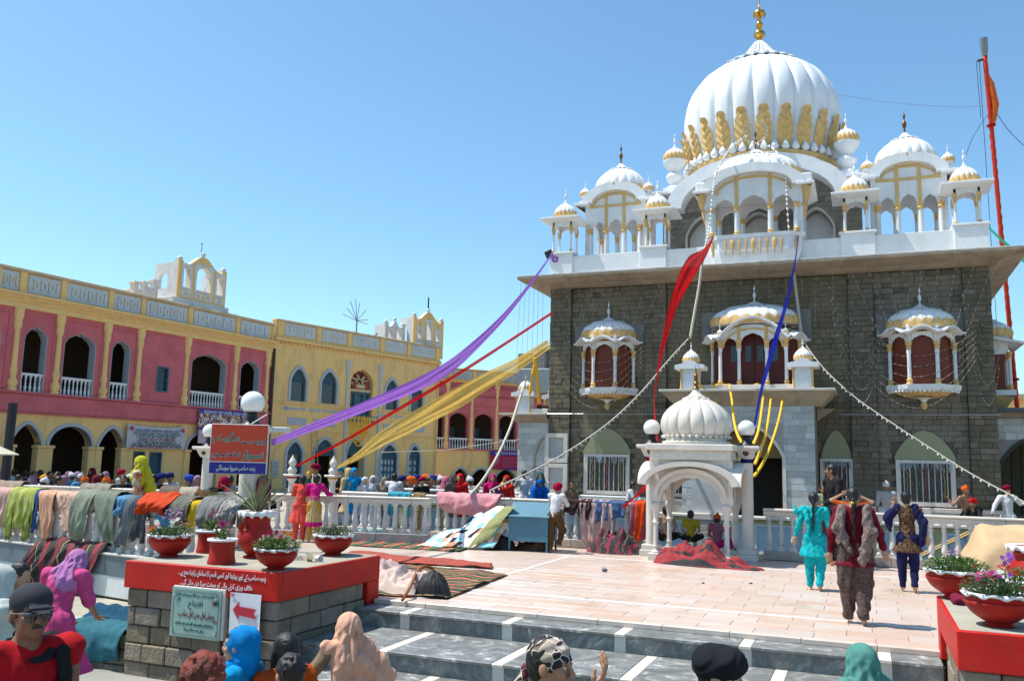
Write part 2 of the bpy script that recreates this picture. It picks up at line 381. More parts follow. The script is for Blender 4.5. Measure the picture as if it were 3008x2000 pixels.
# steps: pale lip, grey treads with white cross strips
root=T('steps','three wide grey marble steps with white cross strips between the two red capped piers','steps',(0,0,0))
q=MB(); x=-5.86
while x<.62:
    q.bbox(x+.002,min(x+.74,.64)-.002,9.96,10.06,-.055,.003,.006); x+=.74
q.pieces('pale_edge_slab',M('pale_pink_marble',(.60,.52,.45,1),.4,.2,2,.05,20),root)
lev=[(-.055,10.0,9.56),(-.255,9.56,8.45),(-.455,8.45,7.35),(-.60,7.35,6.3)]
for i,(z,yb,yf) in enumerate(lev):
    xs=[-5.885+1.03*.5*i%1.03-1.03]
    x=-5.885; edges=[x]; off=[.62,.98,.28,.6][i]
    k=x+off
    while k<.62: edges+=[k,k+.13]; k+=1.33
    edges.append(.635)
    for a,b_ in zip(edges[:-1],edges[1:]):
        wht=(b_-a)<.14 and a!=edges[0]
        q=MB(); q.bbox(a+.002,b_-.002,yf,yb+.02,z-.035,z,.006); o=q.build('tread_slab',MARB if wht else GMARB,root)
        q=MB(); q.box(a+.002,b_-.002,yf+.03,yf+.06,z-.22,z-.034); q.build('riser_slab',MARB if wht else GMARB,root)
q=MB()
for i,(z,yb,yf) in enumerate(lev): q.box(-5.9,.65,yf+.055,yb+.05,-2.3,z-.037)
q.pieces('step_core',MORTAR,root)
# ================================================================ stone blocks
def blocks(parent,x0,x1,z0,z1,y,bw,bh,mat,name='stone_block',holes=(),limit=300,dep=.03,joint=.008,face=1,axis='x',rough=.0,count=[0]):
    """courses of blocks on a wall face; face=+1 sticks out towards -Y (axis x) or +X (axis y)"""
    st_=MB(); n=0; rows=max(1,round((z1-z0)/bh)); h=(z1-z0)/rows
    items=[]
    for r_ in range(rows):
        x=x0-(r_%2)*bw*.5*random.uniform(.7,1.2)
        while x<x1-.02:
            wd=bw*random.uniform(.7,1.25); a,b_=max(x,x0),min(x+wd,x1)
            if x1-b_<bw*.3: b_=x1
            if b_-a>.06:
                ca,cz=(a+b_)/2,z0+(r_+.5)*h
                ok=True
                for (hx0,hx1,hz0,hz1) in holes:
                    if hx0<ca<hx1 and hz0<cz<hz1: ok=False
                if ok: items.append((a,b_,z0+r_*h,z0+(r_+1)*h))
            x=b_ if b_>x+.02 else x+wd
    random.shuffle(items) if len(items)>limit else None
    for i,(a,b_,c,d) in enumerate(items):
        pr=dep*random.uniform(.6,1.3); j=joint/2
        if i<limit:
            q=MB(); e=min(.012,dep*.4)
            if axis=='x': q.bbox(-(b_-a)/2+j,(b_-a)/2-j,-pr,.02,-(d-c)/2+j,(d-c)/2-j,e); L=((a+b_)/2,y,(c+d)/2)
            else: q.bbox(-.02,pr,-(b_-a)/2+j,(b_-a)/2-j,-(d-c)/2+j,(d-c)/2-j,e); L=(y,(a+b_)/2,(c+d)/2)
            if axis=='-y': q.v=[(-p[0],p[1],p[2]) for p in q.v]
            q.build(name,mat,parent,loc=L,recalc=(axis=='-y'))
        else:
            if axis=='x': st_.box(a+j,b_-j,y-pr,y+.01,c+j,d-j)
            elif axis=='y': st_.box(y-.01,y+pr,a+j,b_-j,c+j,d-j)
            else: st_.box(y-pr,y+.01,a+j,b_-j,c+j,d-j)
    if st_.v: tag(st_.build(name+'_field',mat,parent),kind='stuff')
# ================================================================ piers with red caps
def pier(label,x0,x1,legside):
    root=T('stone_pier',label,'pier',((x0+x1)/2,9.05,-.75)); ox,oy,oz=root.location
    L=lambda *a:a
    q=MB(); q.box(x0+.06-ox,x1-.06-ox,8.1-oy,10.04-oy,-.1,1.27); q.build('core',MORTAR,root)
    q=MB(); q.box(x0-ox+.0,x1-ox,8.02-oy,10.1-oy,1.262,1.28); q.build('top_slab',SLAB,root)
    q=MB(); q.bbox(x0-.03-ox,x1+.03-ox,7.97-oy,8.05-oy,.975,1.278,.008)
    if legside>0: q.bbox(x1-.045-ox,x1+.03-ox,8.052-oy,10.1-oy,.975,1.278,.008); q.bbox(x1-.05-ox,x1+.028-ox,9.82-oy,10.1-oy,.70,.974,.008)
    else: q.bbox(x0-.03-ox,x0+.045-ox,8.052-oy,10.1-oy,.975,1.278,.008); q.bbox(x0-.028-ox,x0+.05-ox,9.82-oy,10.1-oy,.70,.974,.008)
    q.pieces('red_band',RED,root)
    e=root
    blocks(e,x0-ox+.0,x1-ox,-.05,.97,8.07-oy,.36,.205,PIERST,dep=.05,joint=.012)
    if legside>0: blocks(e,8.06-oy,9.8-oy,-.05,.97,x1-.06-ox,.5,.205,PIERST,dep=.05,joint=.012,axis='y')
    else: blocks(e,8.06-oy,9.8-oy,-.05,.97,x0+.06-ox,.5,.205,PIERST,dep=.05,joint=.012,axis='-y')
    return root
PIER=pier('square stone pier with a red painted cap lettered in Urdu, left of the steps',-8.0,-5.9,1)
pier('square stone pier with a red painted cap, right of the steps',.66,3.2,-1)
# left retaining wall: stone foot, white plaster course, grey marble course, kerb
root=T('retaining_wall','low terrace wall of grey marble over white plaster and stone, left of the pier','wall',(-8.03,9.62,-.75),R(-9.3))
q=MB(); q.box(-9,.0,.01,.35,-.1,1.03); q.build('core',MORTAR,root)
x=0
while x<8.5:
    wd=random.uniform(.75,1.05); q=MB(); q.bbox(-x-wd+.003,-x-.003,-.04,.0,.735,1.02,.004); q.build('marble_panel',M('blue_grey_marble',(.16,.20,.225,1),.35,.3,3,.05,20,rnd=.15),root)
    q=MB(); q.bbox(-x-wd+.003,-x-.003,-.06,.36,1.022,1.055,.006); q.build('kerb_slab',MARB,root); x+=wd
q=MB(); q.bbox(-9,0,-.03,.005,.43,.733,.01); q.build('plaster_course',WHITE2,root)
root=T('stone_ledge','rough stone ledge in line with the pier front, below the left retaining wall','ledge',(-8.05,8.1,-.75))
q=MB(); q.add([(x,y,z) for z in (-.1,.40) for x,y in ((0,.05),(0,1.5),(-3.6,2.1),(-3.6,.05))],[(0,1,2,3),(7,6,5,4),(0,1,5,4),(1,2,6,5),(2,3,7,6),(3,0,4,7)]); q.build('core',SLAB,root)
blocks(root,-3.6,0,-.1,.41,.06,.4,.17,PIERST,dep=.05,joint=.012)
# ================================================================ the gurdwara
XC=-3.18; FYY=28.
def petal_prof(prof,z0,z1,off=.02):
    return [(r+off,z) for r,z in prof if z0<=z<=z1]
def rad_at(prof,z):
    for (r0,a),(r1,b) in zip(prof[:-1],prof[1:]):
        if a<=z<=b: return r0+(r1-r0)*(z-a)/max(b-a,1e-6)
    return prof[-1][0]
def ribf(n,amp,zf=1e9,z1=1e9):
    def f(a,z):
        k=1 if z<zf else max(0,(z1-z)/(z1-zf)); return 1-amp*k+amp*k*abs(math.sin(n*a/2))**.55
    return f
FIN=[(.5,0),(.5,.06),(.22,.12),(.2,.25),(.42,.33),(.5,.42),(.38,.52),(.14,.58),(.13,.66),(.28,.72),(.3,.79),(.1,.86),(.05,.95),(.01,1.0)]
def dome(root,c,r,h,n=16,seg=6,mat=None,pet=.4,amp=.09,prof=None,finial=.6,fmat=None,fr=.1,sy=1,wm=None,collar=True,petn=None,trim=None):
    """ribbed onion dome with a band of ochre petals, a lotus collar and a finial: all parts of root"""
    mat=mat or WHITE; wm=wm or WHITE
    prof=prof or [(.90,0),(.985,.12),(1.0,.26),(.97,.42),(.86,.60),(.66,.77),(.42,.90),(.26,.97)]
    P=spline([(a*r,b*h) for a,b in prof],4); rb=ribf(n,amp,h*.62,h*1.02)
    q=MB(); q.lathe(P,n*seg,c,rib=rb,sy=sy); q.build('dome',mat,root,smooth=R(50))
    if pet:
        q=MB(); k=(petn or n)*6; nz=5
        def fn(u,v):
            a=u*2*PI; top=h*pet*(.55+.45*abs(math.sin((petn or n)*a/2))**.6); z=h*.0+v*top
            rr=rad_at(P,z)*rb(a,z)+.012*r+.012
            return (c[0]+rr*math.cos(a),c[1]+rr*math.sin(a)*sy,c[2]+z)
        q.grid(fn,k,nz); q.build('petal_band',trim or OCHRE,root,smooth=R(50))
    if collar:
        q=MB(); k=n*4; rr=rad_at(P,h*.93)*1.25
        q.lathe([(rr*.7,h*.965),(rr*1.05,h*.915),(rr*1.02,h*.90),(rr*.6,h*.93)],k,c,rib=lambda a,z:1+.09*math.cos(n*a),sy=sy,cap=False)
        q.lathe([(rr*.72,h*.95),(rr*.5,h*1.0),(rr*.3,h*1.08),(rr*.15,h*1.16),(.02*r,h*1.2)],k,c,rib=lambda a,z:1+.05*math.cos(n*a),sy=sy,cap=False)
        q.build('collar',wm,root,smooth=R(40))
    if finial:
        q=MB(); q.lathe([(a*fr*2,b*finial) for a,b in FIN],10,(c[0],c[1],c[2]+h*1.12)); q.build('finial',fmat or wm,root,smooth=SA)
def column(q,x,y,z0,z1,r=.05,trim=None,n=10):
    """white shaft; ochre foot and head go to trim builder"""
    q.lathe([(r*1.05,0),(r,.1*(z1-z0)),(r*.9,z1-z0)],n,(x,y,z0))
    if trim:
        h=z1-z0
        trim.lathe([(r*1.7,0),(r*1.7,h*.03),(r*1.25,h*.06),(r*1.6,h*.1),(r*1.1,h*.15)],n,(x,y,z0))
        trim.lathe([(r*1.1,0),(r*1.5,h*.05),(r*1.15,h*.09),(r*1.7,h*.15),(r*1.8,h*.18)],n,(x,y,z1-h*.17))
G0=T('gurdwara','grey stone temple with white upper pavilions, balconies and ochre trimmed domes','temple',(XC,FYY,0))
def B(q,name,m,smooth=False): # build parts given in place coordinates, each loose piece its own object
    q.v=[(a-XC,b-FYY,c) for a,b,c in q.v]; o=q.pieces(name,m,G0,smooth); return o[0]
q=MB(); q.box(-9.93,3.48,28.12,37,-.5,7.72); B(q,'wall_core',MORTAR)
q=MB(); q.box(-9.9,3.45,28.15,36.9,7.73,8.3); B(q,'roof_core',WHITE2)
PILS=[(-9.95,-9.2),(-6.62,-5.92),(-.35,.37),(2.78,3.5)]
for a,b in PILS:
    q=MB(); q.box(a+.02,b-.02,28.0,28.13,0,7.70); B(q,'pilaster_core',MORTAR)
    pass
wins=[(-7.92,1.42,1.62),(1.60,1.42,1.62),(-.80,.80,.86),(-5.55,.80,.86)]
holes=[(x-w-.02 if 0 else x-w/2-.1,x+w/2+.1,.5,2.1) for x,w,_ in wins]+[(x-t/2,x+t/2,2.0,2.7) for x,_,t in wins]
holes+=[(-5.1,-1.35,0,4.1),(-4.4,-1.9,4.0,5.9),(-8.6,-7.0,4.0,5.8),(.9,2.3,4.0,5.8)]
root2=T('gurdwara_stonework','coursed grey brown stone facing of the temple front behind the balconies','masonry',(XC,FYY,0))
bl=G0
seg=[(-9.2,-6.62,28.12),(-5.92,-.35,28.12),(.37,2.78,28.12)]+[(a,b,28.) for a,b in PILS]
bpy.data.objects.remove(root2)
cnt=0
hl=lambda:[(a-XC,b-XC,c,d) for a,b,c,d in holes]
for i,(a,b,y) in enumerate(seg):
    lim=[50,40,50,40,40,40,40][i]
    blocks(G0,a-XC,b-XC,0,7.70,y-FYY,.33,.165,STONE,holes=hl(),limit=lim,dep=.035,joint=.01)
q=MB()
for (x0,x1) in ((-9.94,-9.94),(3.49,3.49)):
    pass
# side walls get coursed stone too
blocks(G0,.0,8.8,0,7.55,-9.93-XC+.0,.5,.25,STONE,limit=0,axis='-y')
blocks(G0,.0,8.8,0,7.55,3.48-XC,.5,.25,STONE,limit=0,axis='y')
# windows of the ground floor
BARS=M('painted_bar_white',(.6,.6,.6,1),.4)
for i,(x,wd,tw) in enumerate(wins):
    q=MB(); a=arch(x,2.10,tw,2.15,.80 if wd>1 else .78,'point',18); q.plate(a,(),28.06,28.13); B(q,'arched_panel',BEIGE)
    fr=MB(); fr.plate(rect(x-wd/2-.07,x+wd/2+.07,.78,2.09),[rect(x-wd/2+.06,x+wd/2-.06,.9,2.0)],28.02,28.2)
    fr.v=[(p-XC,b-FYY,c) for p,b,c in fr.v]; fo=fr.build('window_frame',MARB,G0)
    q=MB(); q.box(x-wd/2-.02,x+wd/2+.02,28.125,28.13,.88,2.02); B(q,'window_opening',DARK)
    n=8 if wd>1 else 5
    for k in range(n):
        q=MB(); xx=x-wd/2+.06+(wd-.12)*(k+.5)/n; q.tube([(xx-XC,.07,.9),(xx-XC,.07,2.0)],.016,6); q.build('bar',BARS,fo)
    q=MB()
    for k in range(-3,n+3):
        for s_ in (1,-1):
            p0=x-wd/2+(wd)*(k)/n; pts=[]
            for t in range(9):
                zz=.9+1.1*t/8; xx=p0+s_*1.1*t/8*.35
                if x-wd/2+.06<xx<x+wd/2-.06: pts.append((xx-XC,.09,zz))
            if len(pts)>1: q.tube(pts,.006,4)
    if q.v: q.stuff('lattice',GREYM,fo)
    # tinsel over the lintel
    q=MB()
    for k in range(int(wd*60)):
        xx=x-wd/2+random.random()*wd; l=random.uniform(.08,.26); yy=random.uniform(-.03,.0)
        q.tube([(xx-XC,yy,2.0),(xx-XC+random.uniform(-.03,.03),yy-.01,2.0-l)],.006,3)
    tq=q.stuff('tinsel',M('silver_tinsel',(.6,.65,.75,1),.25,.5,9,0,metal=.7,col2=(.75,.75,.75,1)),fo)
    for k in range(n//2+1):
        xx=x-wd/2+.1+(wd-.2)*(k+.5)/(n//2+1); q=MB(); q.tube([(xx-XC+.02*math.sin(j*2.2+k),.04,2.0-j*.1) for j in range(11)],.007,4)
        q.build('paper_streamer',M('streamer_%d'%(k%4),[(.6,.5,.05,1),(.05,.35,.25,1),(.6,.08,.2,1),(.5,.5,.6,1)][k%4],.5,.3,20,0),fo)
# dado below the windows
q=MB(); q.bbox(-9.95,-5.2,27.86,28.0,-.4,.74,.01); q.bbox(-1.2,3.5,27.86,28.0,-.4,.74,.01); B(q,'dado',MARB)
q=MB()
for x in list(np.arange(-9.3,-5.6,1.45))+list(np.arange(-.9,3.2,1.3)):
    for e,tk in ((0,.014),(.06,.008)):
        q.plate(rect(x+e,x+1.1-e,.15+e,.62-e),[rect(x+e+tk,x+1.1-e-tk,.15+e+tk,.62-e-tk)],27.852,27.858)
q.v=[(a-XC,b-FYY,c) for a,b,c in q.v]; q.stuff('inlay_frame',M('dark_inlay',(.12,.12,.12,1),.4),G0)
# framed marble tablets by the left corner
for z0,z1 in ((.75,1.75),(1.78,2.75)):
    fr=MB(); fr.plate(rect(-10.02,-9.22,z0,z1),[rect(-9.88,-9.36,z0+.14,z1-.14)],27.84,27.96); o=B(fr,'tablet_frame',MARB)
    q=MB(); q.plate(rect(-9.88,-9.36,z0+.14,z1-.14),(),27.91,27.955); q.v=[(a-XC,b-FYY,c) for a,b,c in q.v]; q.build('tablet',MARBT,o)
q=MB(); q.tube([(-11.6,27.85,3.4),(-5.5,27.85,3.4)],.022,5); q.tube([(-.7,27.85,3.4),(3.6,27.85,3.4)],.022,5); B(q,'wall_pipe',GREYM)
# eaves: coved slab all round
q=MB()
prof=[(0,7.70),(.12,7.71),(.22,7.74),(.32,7.79),(.9,7.93),(.92,7.97),(.9,8.0)]
def ring(o,z): return [(-9.95-o,28.0-o,z),(3.5+o,28.0-o,z),(3.5+o,37+o,z),(-9.95-o,37+o,z)]
vs=[p for o,z in prof for p in ring(o,z)]
fs=[(j*4+i,j*4+(i+1)%4,(j+1)*4+(i+1)%4,(j+1)*4+i) for j in range(len(prof)-1) for i in range(4)]
q.add(vs,fs); B(q,'eave_cove',EAVE)
q=MB(); q.bbox(-10.87,4.42,27.08,37.92,8.0,8.06,.01); B(q,'eave_slab',M('eave_edge',(.5,.47,.42,1),.8,.25,3,.4,20,dirt=.5,dcol=(.15,.13,.1,1)))
# parapet with pedestals
q=MB(); q.bbox(-9.98,3.52,27.98,28.22,8.061,8.85,.01); q.bbox(-9.98,-9.75,28.22,36,8.061,8.85,.01); q.bbox(3.28,3.52,28.22,36,8.061,8.85,.01)
q.box(-9.7,3.25,28.22,37,8.061,8.5)
for a,b in ((-9.99,-9.17),(-6.79,-5.91),(-.50,.48),(2.62,3.53)):
    q.bbox(a,b,27.9,28.75,8.062,8.93,.01); q.bbox(a-.05,b+.05,27.85,28.8,8.93,9.0,.01)
B(q,'parapet',WHITE)
# small corner kiosks
def chhatri(x,w=.76):
    c=MB(); t=MB(); y0,y1=28.42-w/2,28.42+w/2; h=w/2-.06
    for i in (-1,1):
        for j in (-1,1):
            column(c,x+i*h,28.42+j*h,9.0,9.82,.042,t)
            t.box(x+i*h-.055,x+i*h+.055,28.42+j*h-.055,28.42+j*h+.055,9.84,9.98)
    A=arch(x,9.80,2*h-.1,9.82,.2,'cusp',12,5); O=[(x-h,9.8)]+[(x-h,10.12),(x+h,10.12),(x+h,9.8)]
    out=[(x-h-.03,9.801),(x-h-.03,10.12),(x+h+.03,10.12),(x+h+.03,9.801)]+A[::-1]
    a=MB()
    for yy in (28.42-h-.03,28.42+h-.03): a.plate(out,(),yy,yy+.06)
    o2=[(p[0]-x+28.42,p[1]) for p in out]
    for xx in (x-h-.03,x+h-.03): a.plate(o2,(),xx+.001,xx+.061,map=lambda p,y,z:(y,p,z))
    a.bbox(x-w*.92,x+w*.92,28.42-w*.92,28.42+w*.92,10.17,10.24,.01)
    k=w*.5+.02; 
    vs=[(x+i*k,28.42+j*k,10.11) for i,j in ((-1,-1),(1,-1),(1,1),(-1,1))]+[(x+i*w*.9,28.42+j*w*.9,10.172) for i,j in ((-1,-1),(1,-1),(1,1),(-1,1))]
    a.add(vs,[(i,(i+1)%4,4+(i+1)%4,4+i) for i in range(4)]+[(3,2,1,0)])
    a.lathe([(.36,10.24),(.33,10.32)],20,(x,28.42,0))
    B(c,'kiosk_column',WHITE,SA); B(t,'kiosk_trim',OCHRE,SA); B(a,'kiosk_roof',WHITE)
    dome(G0,(x-XC,.42,10.31),.41,.56,16,4,pet=.42,finial=.52,fr=.05)
for x in (-9.60,-6.30,-.05,3.02): chhatri(x)
# arched pavilions
def scallopband(cx,w,z,h,t,y0,y1,n=24,sc=5):
    """eyebrow cornice with scalloped edge"""
    a=[];b=[]
    for i in range(n+1):
        u=PI*i/n; s_=1+.035*abs(math.sin(u*sc)); a.append((cx-w*math.cos(u)*s_,z+h*math.sin(u)*s_)); b.append((cx+(w-t)*math.cos(u),z+(h-t*.8)*math.sin(u)))
    return a+b
def pavilion(x,w,y,d,z0,zc,za,zf,aph,fr_trim=True,three=(1.,1.18,1.),mat=WHITE,back=True):
    """w half width, columns z0..zc, arches above, pediment foot zf, apex zf+aph"""
    n=3; tot=2*w-.16; u=tot/sum(three); xs=[x-w+.08]
    for k in three: xs.append(xs[-1]+k*u)
    for yi,yy in enumerate((y,y+d)):
        ho=[]
        for i in range(3):
            ho.append(arch((xs[i]+xs[i+1])/2,z0+.002,(xs[i+1]-xs[i])-.17,zc,(za-zc)*(1 if i==1 else .82),'cusp',14,6))
        out=[(x-w-.12,z0)]; out.append((x-w-.12,zf))
        for i in range(15):
            a=PI*(1-(i+.5)/15); out.append((x+math.cos(a)*(w+.06),zf+math.sin(a)*aph))
        out+=[(x+w+.12,zf),(x+w+.12,z0)]
        # open arcade: outline follows the arches down to the floor
        low=[(x+w+.12,z0)]
        o2=out[:-1]+[(x+w+.12,z0),(x+w,z0)]
        path=[]
        for hl_ in ho[::-1]: path+=hl_[::-1]
        q=MB(); q.plate(out[:-1]+[(x+w+.12,z0)]+[p for p in path],(),yy,yy+.1); B(q,'arcade_wall',mat)
        c=MB(); t=MB()
        for i in range(4):
            column(c,xs[i],yy-.03,z0,zc,.062,t)
        B(c,'arcade_column',WHITE,SA); B(t,'column_trim',OCHRE,SA)
        if yi==0 and fr_trim:
            t=MB()
            for i in (1,2): t.box(xs[i]-.05,xs[i]+.05,yy-.03,yy-.002,zc,zf+aph*.80)
            w2,w3=w*.86,w*.80
            t.plate([(x-w2*math.cos(PI*k/20),zf-.12+aph*.9*math.sin(PI*k/20)) for k in range(21)]+[(x+w3*math.cos(PI*k/20),zf-.12+(aph*.9-.07)*math.sin(PI*k/20)) for k in range(21)],(),yy-.028,yy-.003)
            t.box(x-w+.05,x+w-.05,yy-.027,yy-.004,zf-.15,zf-.06) if three[1]<1.15 else None
            B(t,'pediment_trim',OCHRE)
    q=MB()
    for sx in (-1,1):
        a=arch(y+d/2+.05,z0+.002,d-.25,zc,(za-zc),'cusp',12,5)
        q.plate([(y+.1,z0),(y+.1,zf),(y+d,zf),(y+d,z0)]+a[::-1],(),x+sx*(w+.05)-.05,x+sx*(w+.05)+.05,map=lambda p,yy,z:(yy,p,z))
    B(q,'arcade_side',mat)
    q=MB()
    q.plate(scallopband(x,w+.16,zf,aph+.16,.34,0,0),(),y-.22,y+d+.3)
    q.bbox(x-w-.48,x-w+.06,y-.25,y+d+.33,zf-.06,zf+.03,.01); q.bbox(x+w-.06,x+w+.48,y-.25,y+d+.33,zf-.06,zf+.03,.01)
    for k in (-1,1):
        q.add([(x+k*(w+.12),y,zf-.3),(x+k*(w+.12),y+d,zf-.3),(x+k*(w+.46),y+d+.3,zf-.06),(x+k*(w+.46),y-.22,zf-.06)],[(0,1,2,3)])
    B(q,'eyebrow_cornice',WHITE)
    q=MB(); q.plate([(x-w,zf-.1)]+[(x-(w)*math.cos(PI*k/16),zf+(aph-.12)*math.sin(PI*k/16)) for k in range(17)]+[(x+w,zf-.1)],(),y+.1,y+d); B(q,'vault',WHITE2)
for x in (-7.95,1.50):
    pavilion(x,.98,29.0,1.5,8.86,10.02,10.38,10.95,.52,three=(1,1.12,1))
    dome(G0,(x-XC,1.75,11.32),.95,1.12,18,4,pet=.30,finial=.80,fmat=BRONZE,fr=.07,amp=.06)
    q=MB()
    for s_ in (-1,1):
        for (dy,) in ((.05,),(1.5,)):
            q.box(x+s_*1.16-.16,x+s_*1.16+.16,28.95+dy,29.25+dy,10.98,11.12); q.lathe([(.2,0),(.09,.06),(.12,.16),(.17,.2)],12,(x+s_*1.16,29.1+dy,11.12))
    B(q,'corner_turret_base',WHITE,SA)
    for s_ in (-1,1):
        for dy in (.05,1.5): dome(G0,(x+s_*1.16-XC,1.1+dy,11.30),.20,.30,12,4,pet=.5,finial=.26,fr=.025,collar=True)
# central pavilion standing forward over the entrance, with bowed balcony
cx=-3.06
q=MB()
oct_=lambda o,y0=27.5:[(cx-1.42-o,28.0),(cx-1.42-o,27.75),(cx-1.05-o*.6,y0-o*.5),(cx+1.05+o*.6,y0-o*.5),(cx+1.42+o,27.75),(cx+1.42+o,28.0)]
def prism(q,o0,z0,o1,z1,y0=27.5,f=None):
    f=f or oct_; a=f(o0,y0); b=f(o1,y0); n=len(a)
    q.add([(x,y,z0) for x,y in a]+[(x,y,z1) for x,y in b],[(i,(i+1)%n,n+(i+1)%n,n+i) for i in range(n)]+[tuple(range(n))[::-1],tuple(range(n,2*n))])
prism(q,-.12,8.12,.0,8.5); prism(q,.0,8.5,.04,8.92); prism(q,.1,8.92,.13,9.05); B(q,'balcony_front',WHITE)
q=MB()
for k in range(13):
    xx=cx-1.28+k*.213; yy=27.44 if abs(xx-cx)<1.0 else 27.62
    big=(k%3==0); q.lathe([(.0,8.36),(.02,8.40),(.025 if not big else .03,8.52),(.035 if not big else .075,8.74),(.03 if not big else .06,8.84),(.0,8.9)],8,(xx,yy,0),sy=.5)
B(q,'balcony_baluster',OCHRE,SA)
pavilion(cx,1.38,27.62,1.5,9.05,9.98,10.36,10.55,.62,three=(1,1.32,1),mat=WHITE)
dome(G0,(cx-XC,.55,11.05),1.42,.95,28,4,pet=.36,finial=.75,fmat=BRONZE,fr=.06,amp=.05,sy=.62,prof=[(.98,0),(1.0,.15),(.97,.35),(.86,.6),(.62,.82),(.32,.96),(.2,1.0)])
q=MB()
for s_ in (-1,1):
    q.bbox(cx+s_*1.62-.17,cx+s_*1.62+.17,27.45,28.6,10.5,10.86,.03)
B(q,'side_cornice_block',WHITE)
q=MB()
for s_ in (-1,1):
    for zz,yy in ((10.12,27.6),(9.62,27.75)): q.lathe([(.0,-.28),(.05,-.22),(.11,0),(.15,.2),(.13,.26)],10,(cx+s_*(1.62 if zz>10 else 1.5),yy,zz+.1))
B(q,'pendant_bracket',OCHRE,SA)
# hoop with lamps over the central dome
q=MB(); q.tube([(cx+.36*math.cos(t*PI/12),28.5,12.75+.36*math.sin(t*PI/12)) for t in range(25)],.016,5)
for t in range(18): q.ball((cx+.40*math.cos(t*PI/9),28.48,12.75+.40*math.sin(t*PI/9)),.03,6)
B(q,'lamp_hoop',ROPE)
# stone drum with pointed arches and the great eyebrow cornice
YD=30.4
q=MB(); ar=[arch(x,8.5,w_,9.85,.62,'point',14) for x,w_ in ((-5.12,1.05),(-3.2,1.25),(-1.30,1.05))]
out=[(-6.55,8.5),(-6.55,11.35)]+[(-3.2-2.75*math.cos(PI*i/20),10.75+1.42*math.sin(PI*i/20)) for i in range(1,20)]+[(.15,11.35),(.15,8.5)]
low=[]
for a in ar[::-1]: low+=a[::-1]
q.plate(out+low,(),YD,YD+.4); B(q,'drum_wall',STONE2)
hh=[(x-w_/2-.08-XC,x+w_/2+.08-XC,8,10.55) for x,w_ in ((-5.12,1.05),(-3.2,1.25),(-1.30,1.05))]
blocks(G0,-6.55-XC,.15-XC,8.5,11.3,YD-FYY,.30,.19,STONE2,holes=hh,limit=30,dep=.03,joint=.014)
q=MB()
for x,w_ in ((-5.12,1.05),(-3.2,1.25),(-1.30,1.05)):
    a=arch(x,8.5,w_+.16,9.85,.72,'point',14); b=arch(x,8.5,w_,9.85,.62,'point',14); q.plate(a+b[::-1],(),YD-.09,YD-.035)
B(q,'arch_surround',M('cream_arch',(.55,.52,.44,1),.8,.15,3,.2,20))
q=MB(); q.box(-6.4,0,31.8,31.9,8.5,11.3); B(q,'drum_interior',M('dim_interior',(.22,.22,.18,1),.9))
q=MB(); q.plate([(-3.2-3.05*math.cos(PI*i/28)*(1+.012*abs(math.sin(i*.9))),10.72+1.72*math.sin(PI*i/28)*(1+.02*abs(math.sin(i*.9)))) for i in range(29)]+[(-3.2+2.55*math.cos(PI*i/28),10.72+1.28*math.sin(PI*i/28)) for i in range(29)],(),YD-.75,YD+.3)
q.bbox(-6.85,-6.1,YD-.6,YD+2.5,11.36,11.46,.01); q.bbox(-.3,.45,YD-.6,YD+2.5,11.36,11.46,.01)
B(q,'great_eyebrow_cornice',WHITE)
q=MB(); q.plate([(-3.2-2.85*math.cos(PI*i/28),10.72+1.60*math.sin(PI*i/28)) for i in range(29)],(),YD+.3,YD+4.2); q.box(-6.5,.1,YD+.4,YD+4.6,8.5,11.34)
q.lathe([(2.66,11.2),(2.62,11.9),(2.52,11.95),(2.52,12.36)],48,(-3.25,32.3,0)); B(q,'drum_body',WHITE)
# turrets either side
for x in (-6.17,-.28):
    q=MB(); q.box(x-.36,x+.36,30.35,31.05,11.47,11.75); q.lathe([(.34,0),(.3,.08),(.17,.14),(.2,.24),(.3,.34),(.33,.46),(.27,.58),(.18,.62),(.22,.72),(.32,.82),(.42,1.0),(.43,1.08)],18,(x,30.7,11.75)); B(q,'turret_stem',WHITE,SA)
    dome(G0,(x-XC,2.7,12.83),.41,.50,16,4,pet=.55,finial=.55,fr=.055)
# great dome
DC=(-3.25-XC,32.3-FYY,12.35); DP=spline([(2.50,0),(2.62,.45),(2.74,1.1),(2.82,1.9),(2.80,2.5),(2.62,3.1),(2.24,3.68),(1.80,4.03),(1.40,4.25),(1.0,4.40),(.75,4.46)],5)
def DR(a,z):
    k=1 if z<3.9 else max(0,(4.75-z)/.85); return 1-.05*k+.05*k*abs(math.sin(12*a))**.32
q=MB(); q.lathe(DP,24*8,DC,rib=DR,cap=False); q.build('great_dome',M('dome_plaster',(.78,.80,.83,1),.55,.08,2,.06,30,dirt=.06,dcol=(.4,.4,.4,1)),G0,smooth=R(50))
q=MB(); q.lathe([(.7,4.54),(1.05,4.54),(1.45,4.33),(1.43,4.27),(1.0,4.42)],24*6,DC,rib=lambda a,z:1+.06*math.cos(24*a)*(1 if z<4.5 else .3),cap=False)
q.lathe([(.90,4.46),(.72,4.68),(.50,4.95),(.34,5.18),(.2,5.38),(.12,5.44)],24*6,DC,rib=lambda a,z:1+.06*math.cos(24*a)); q.build('lotus_collar',M('collar_plaster',(.58,.62,.64,1),.6,.15,3,.1,30),G0,smooth=R(40))
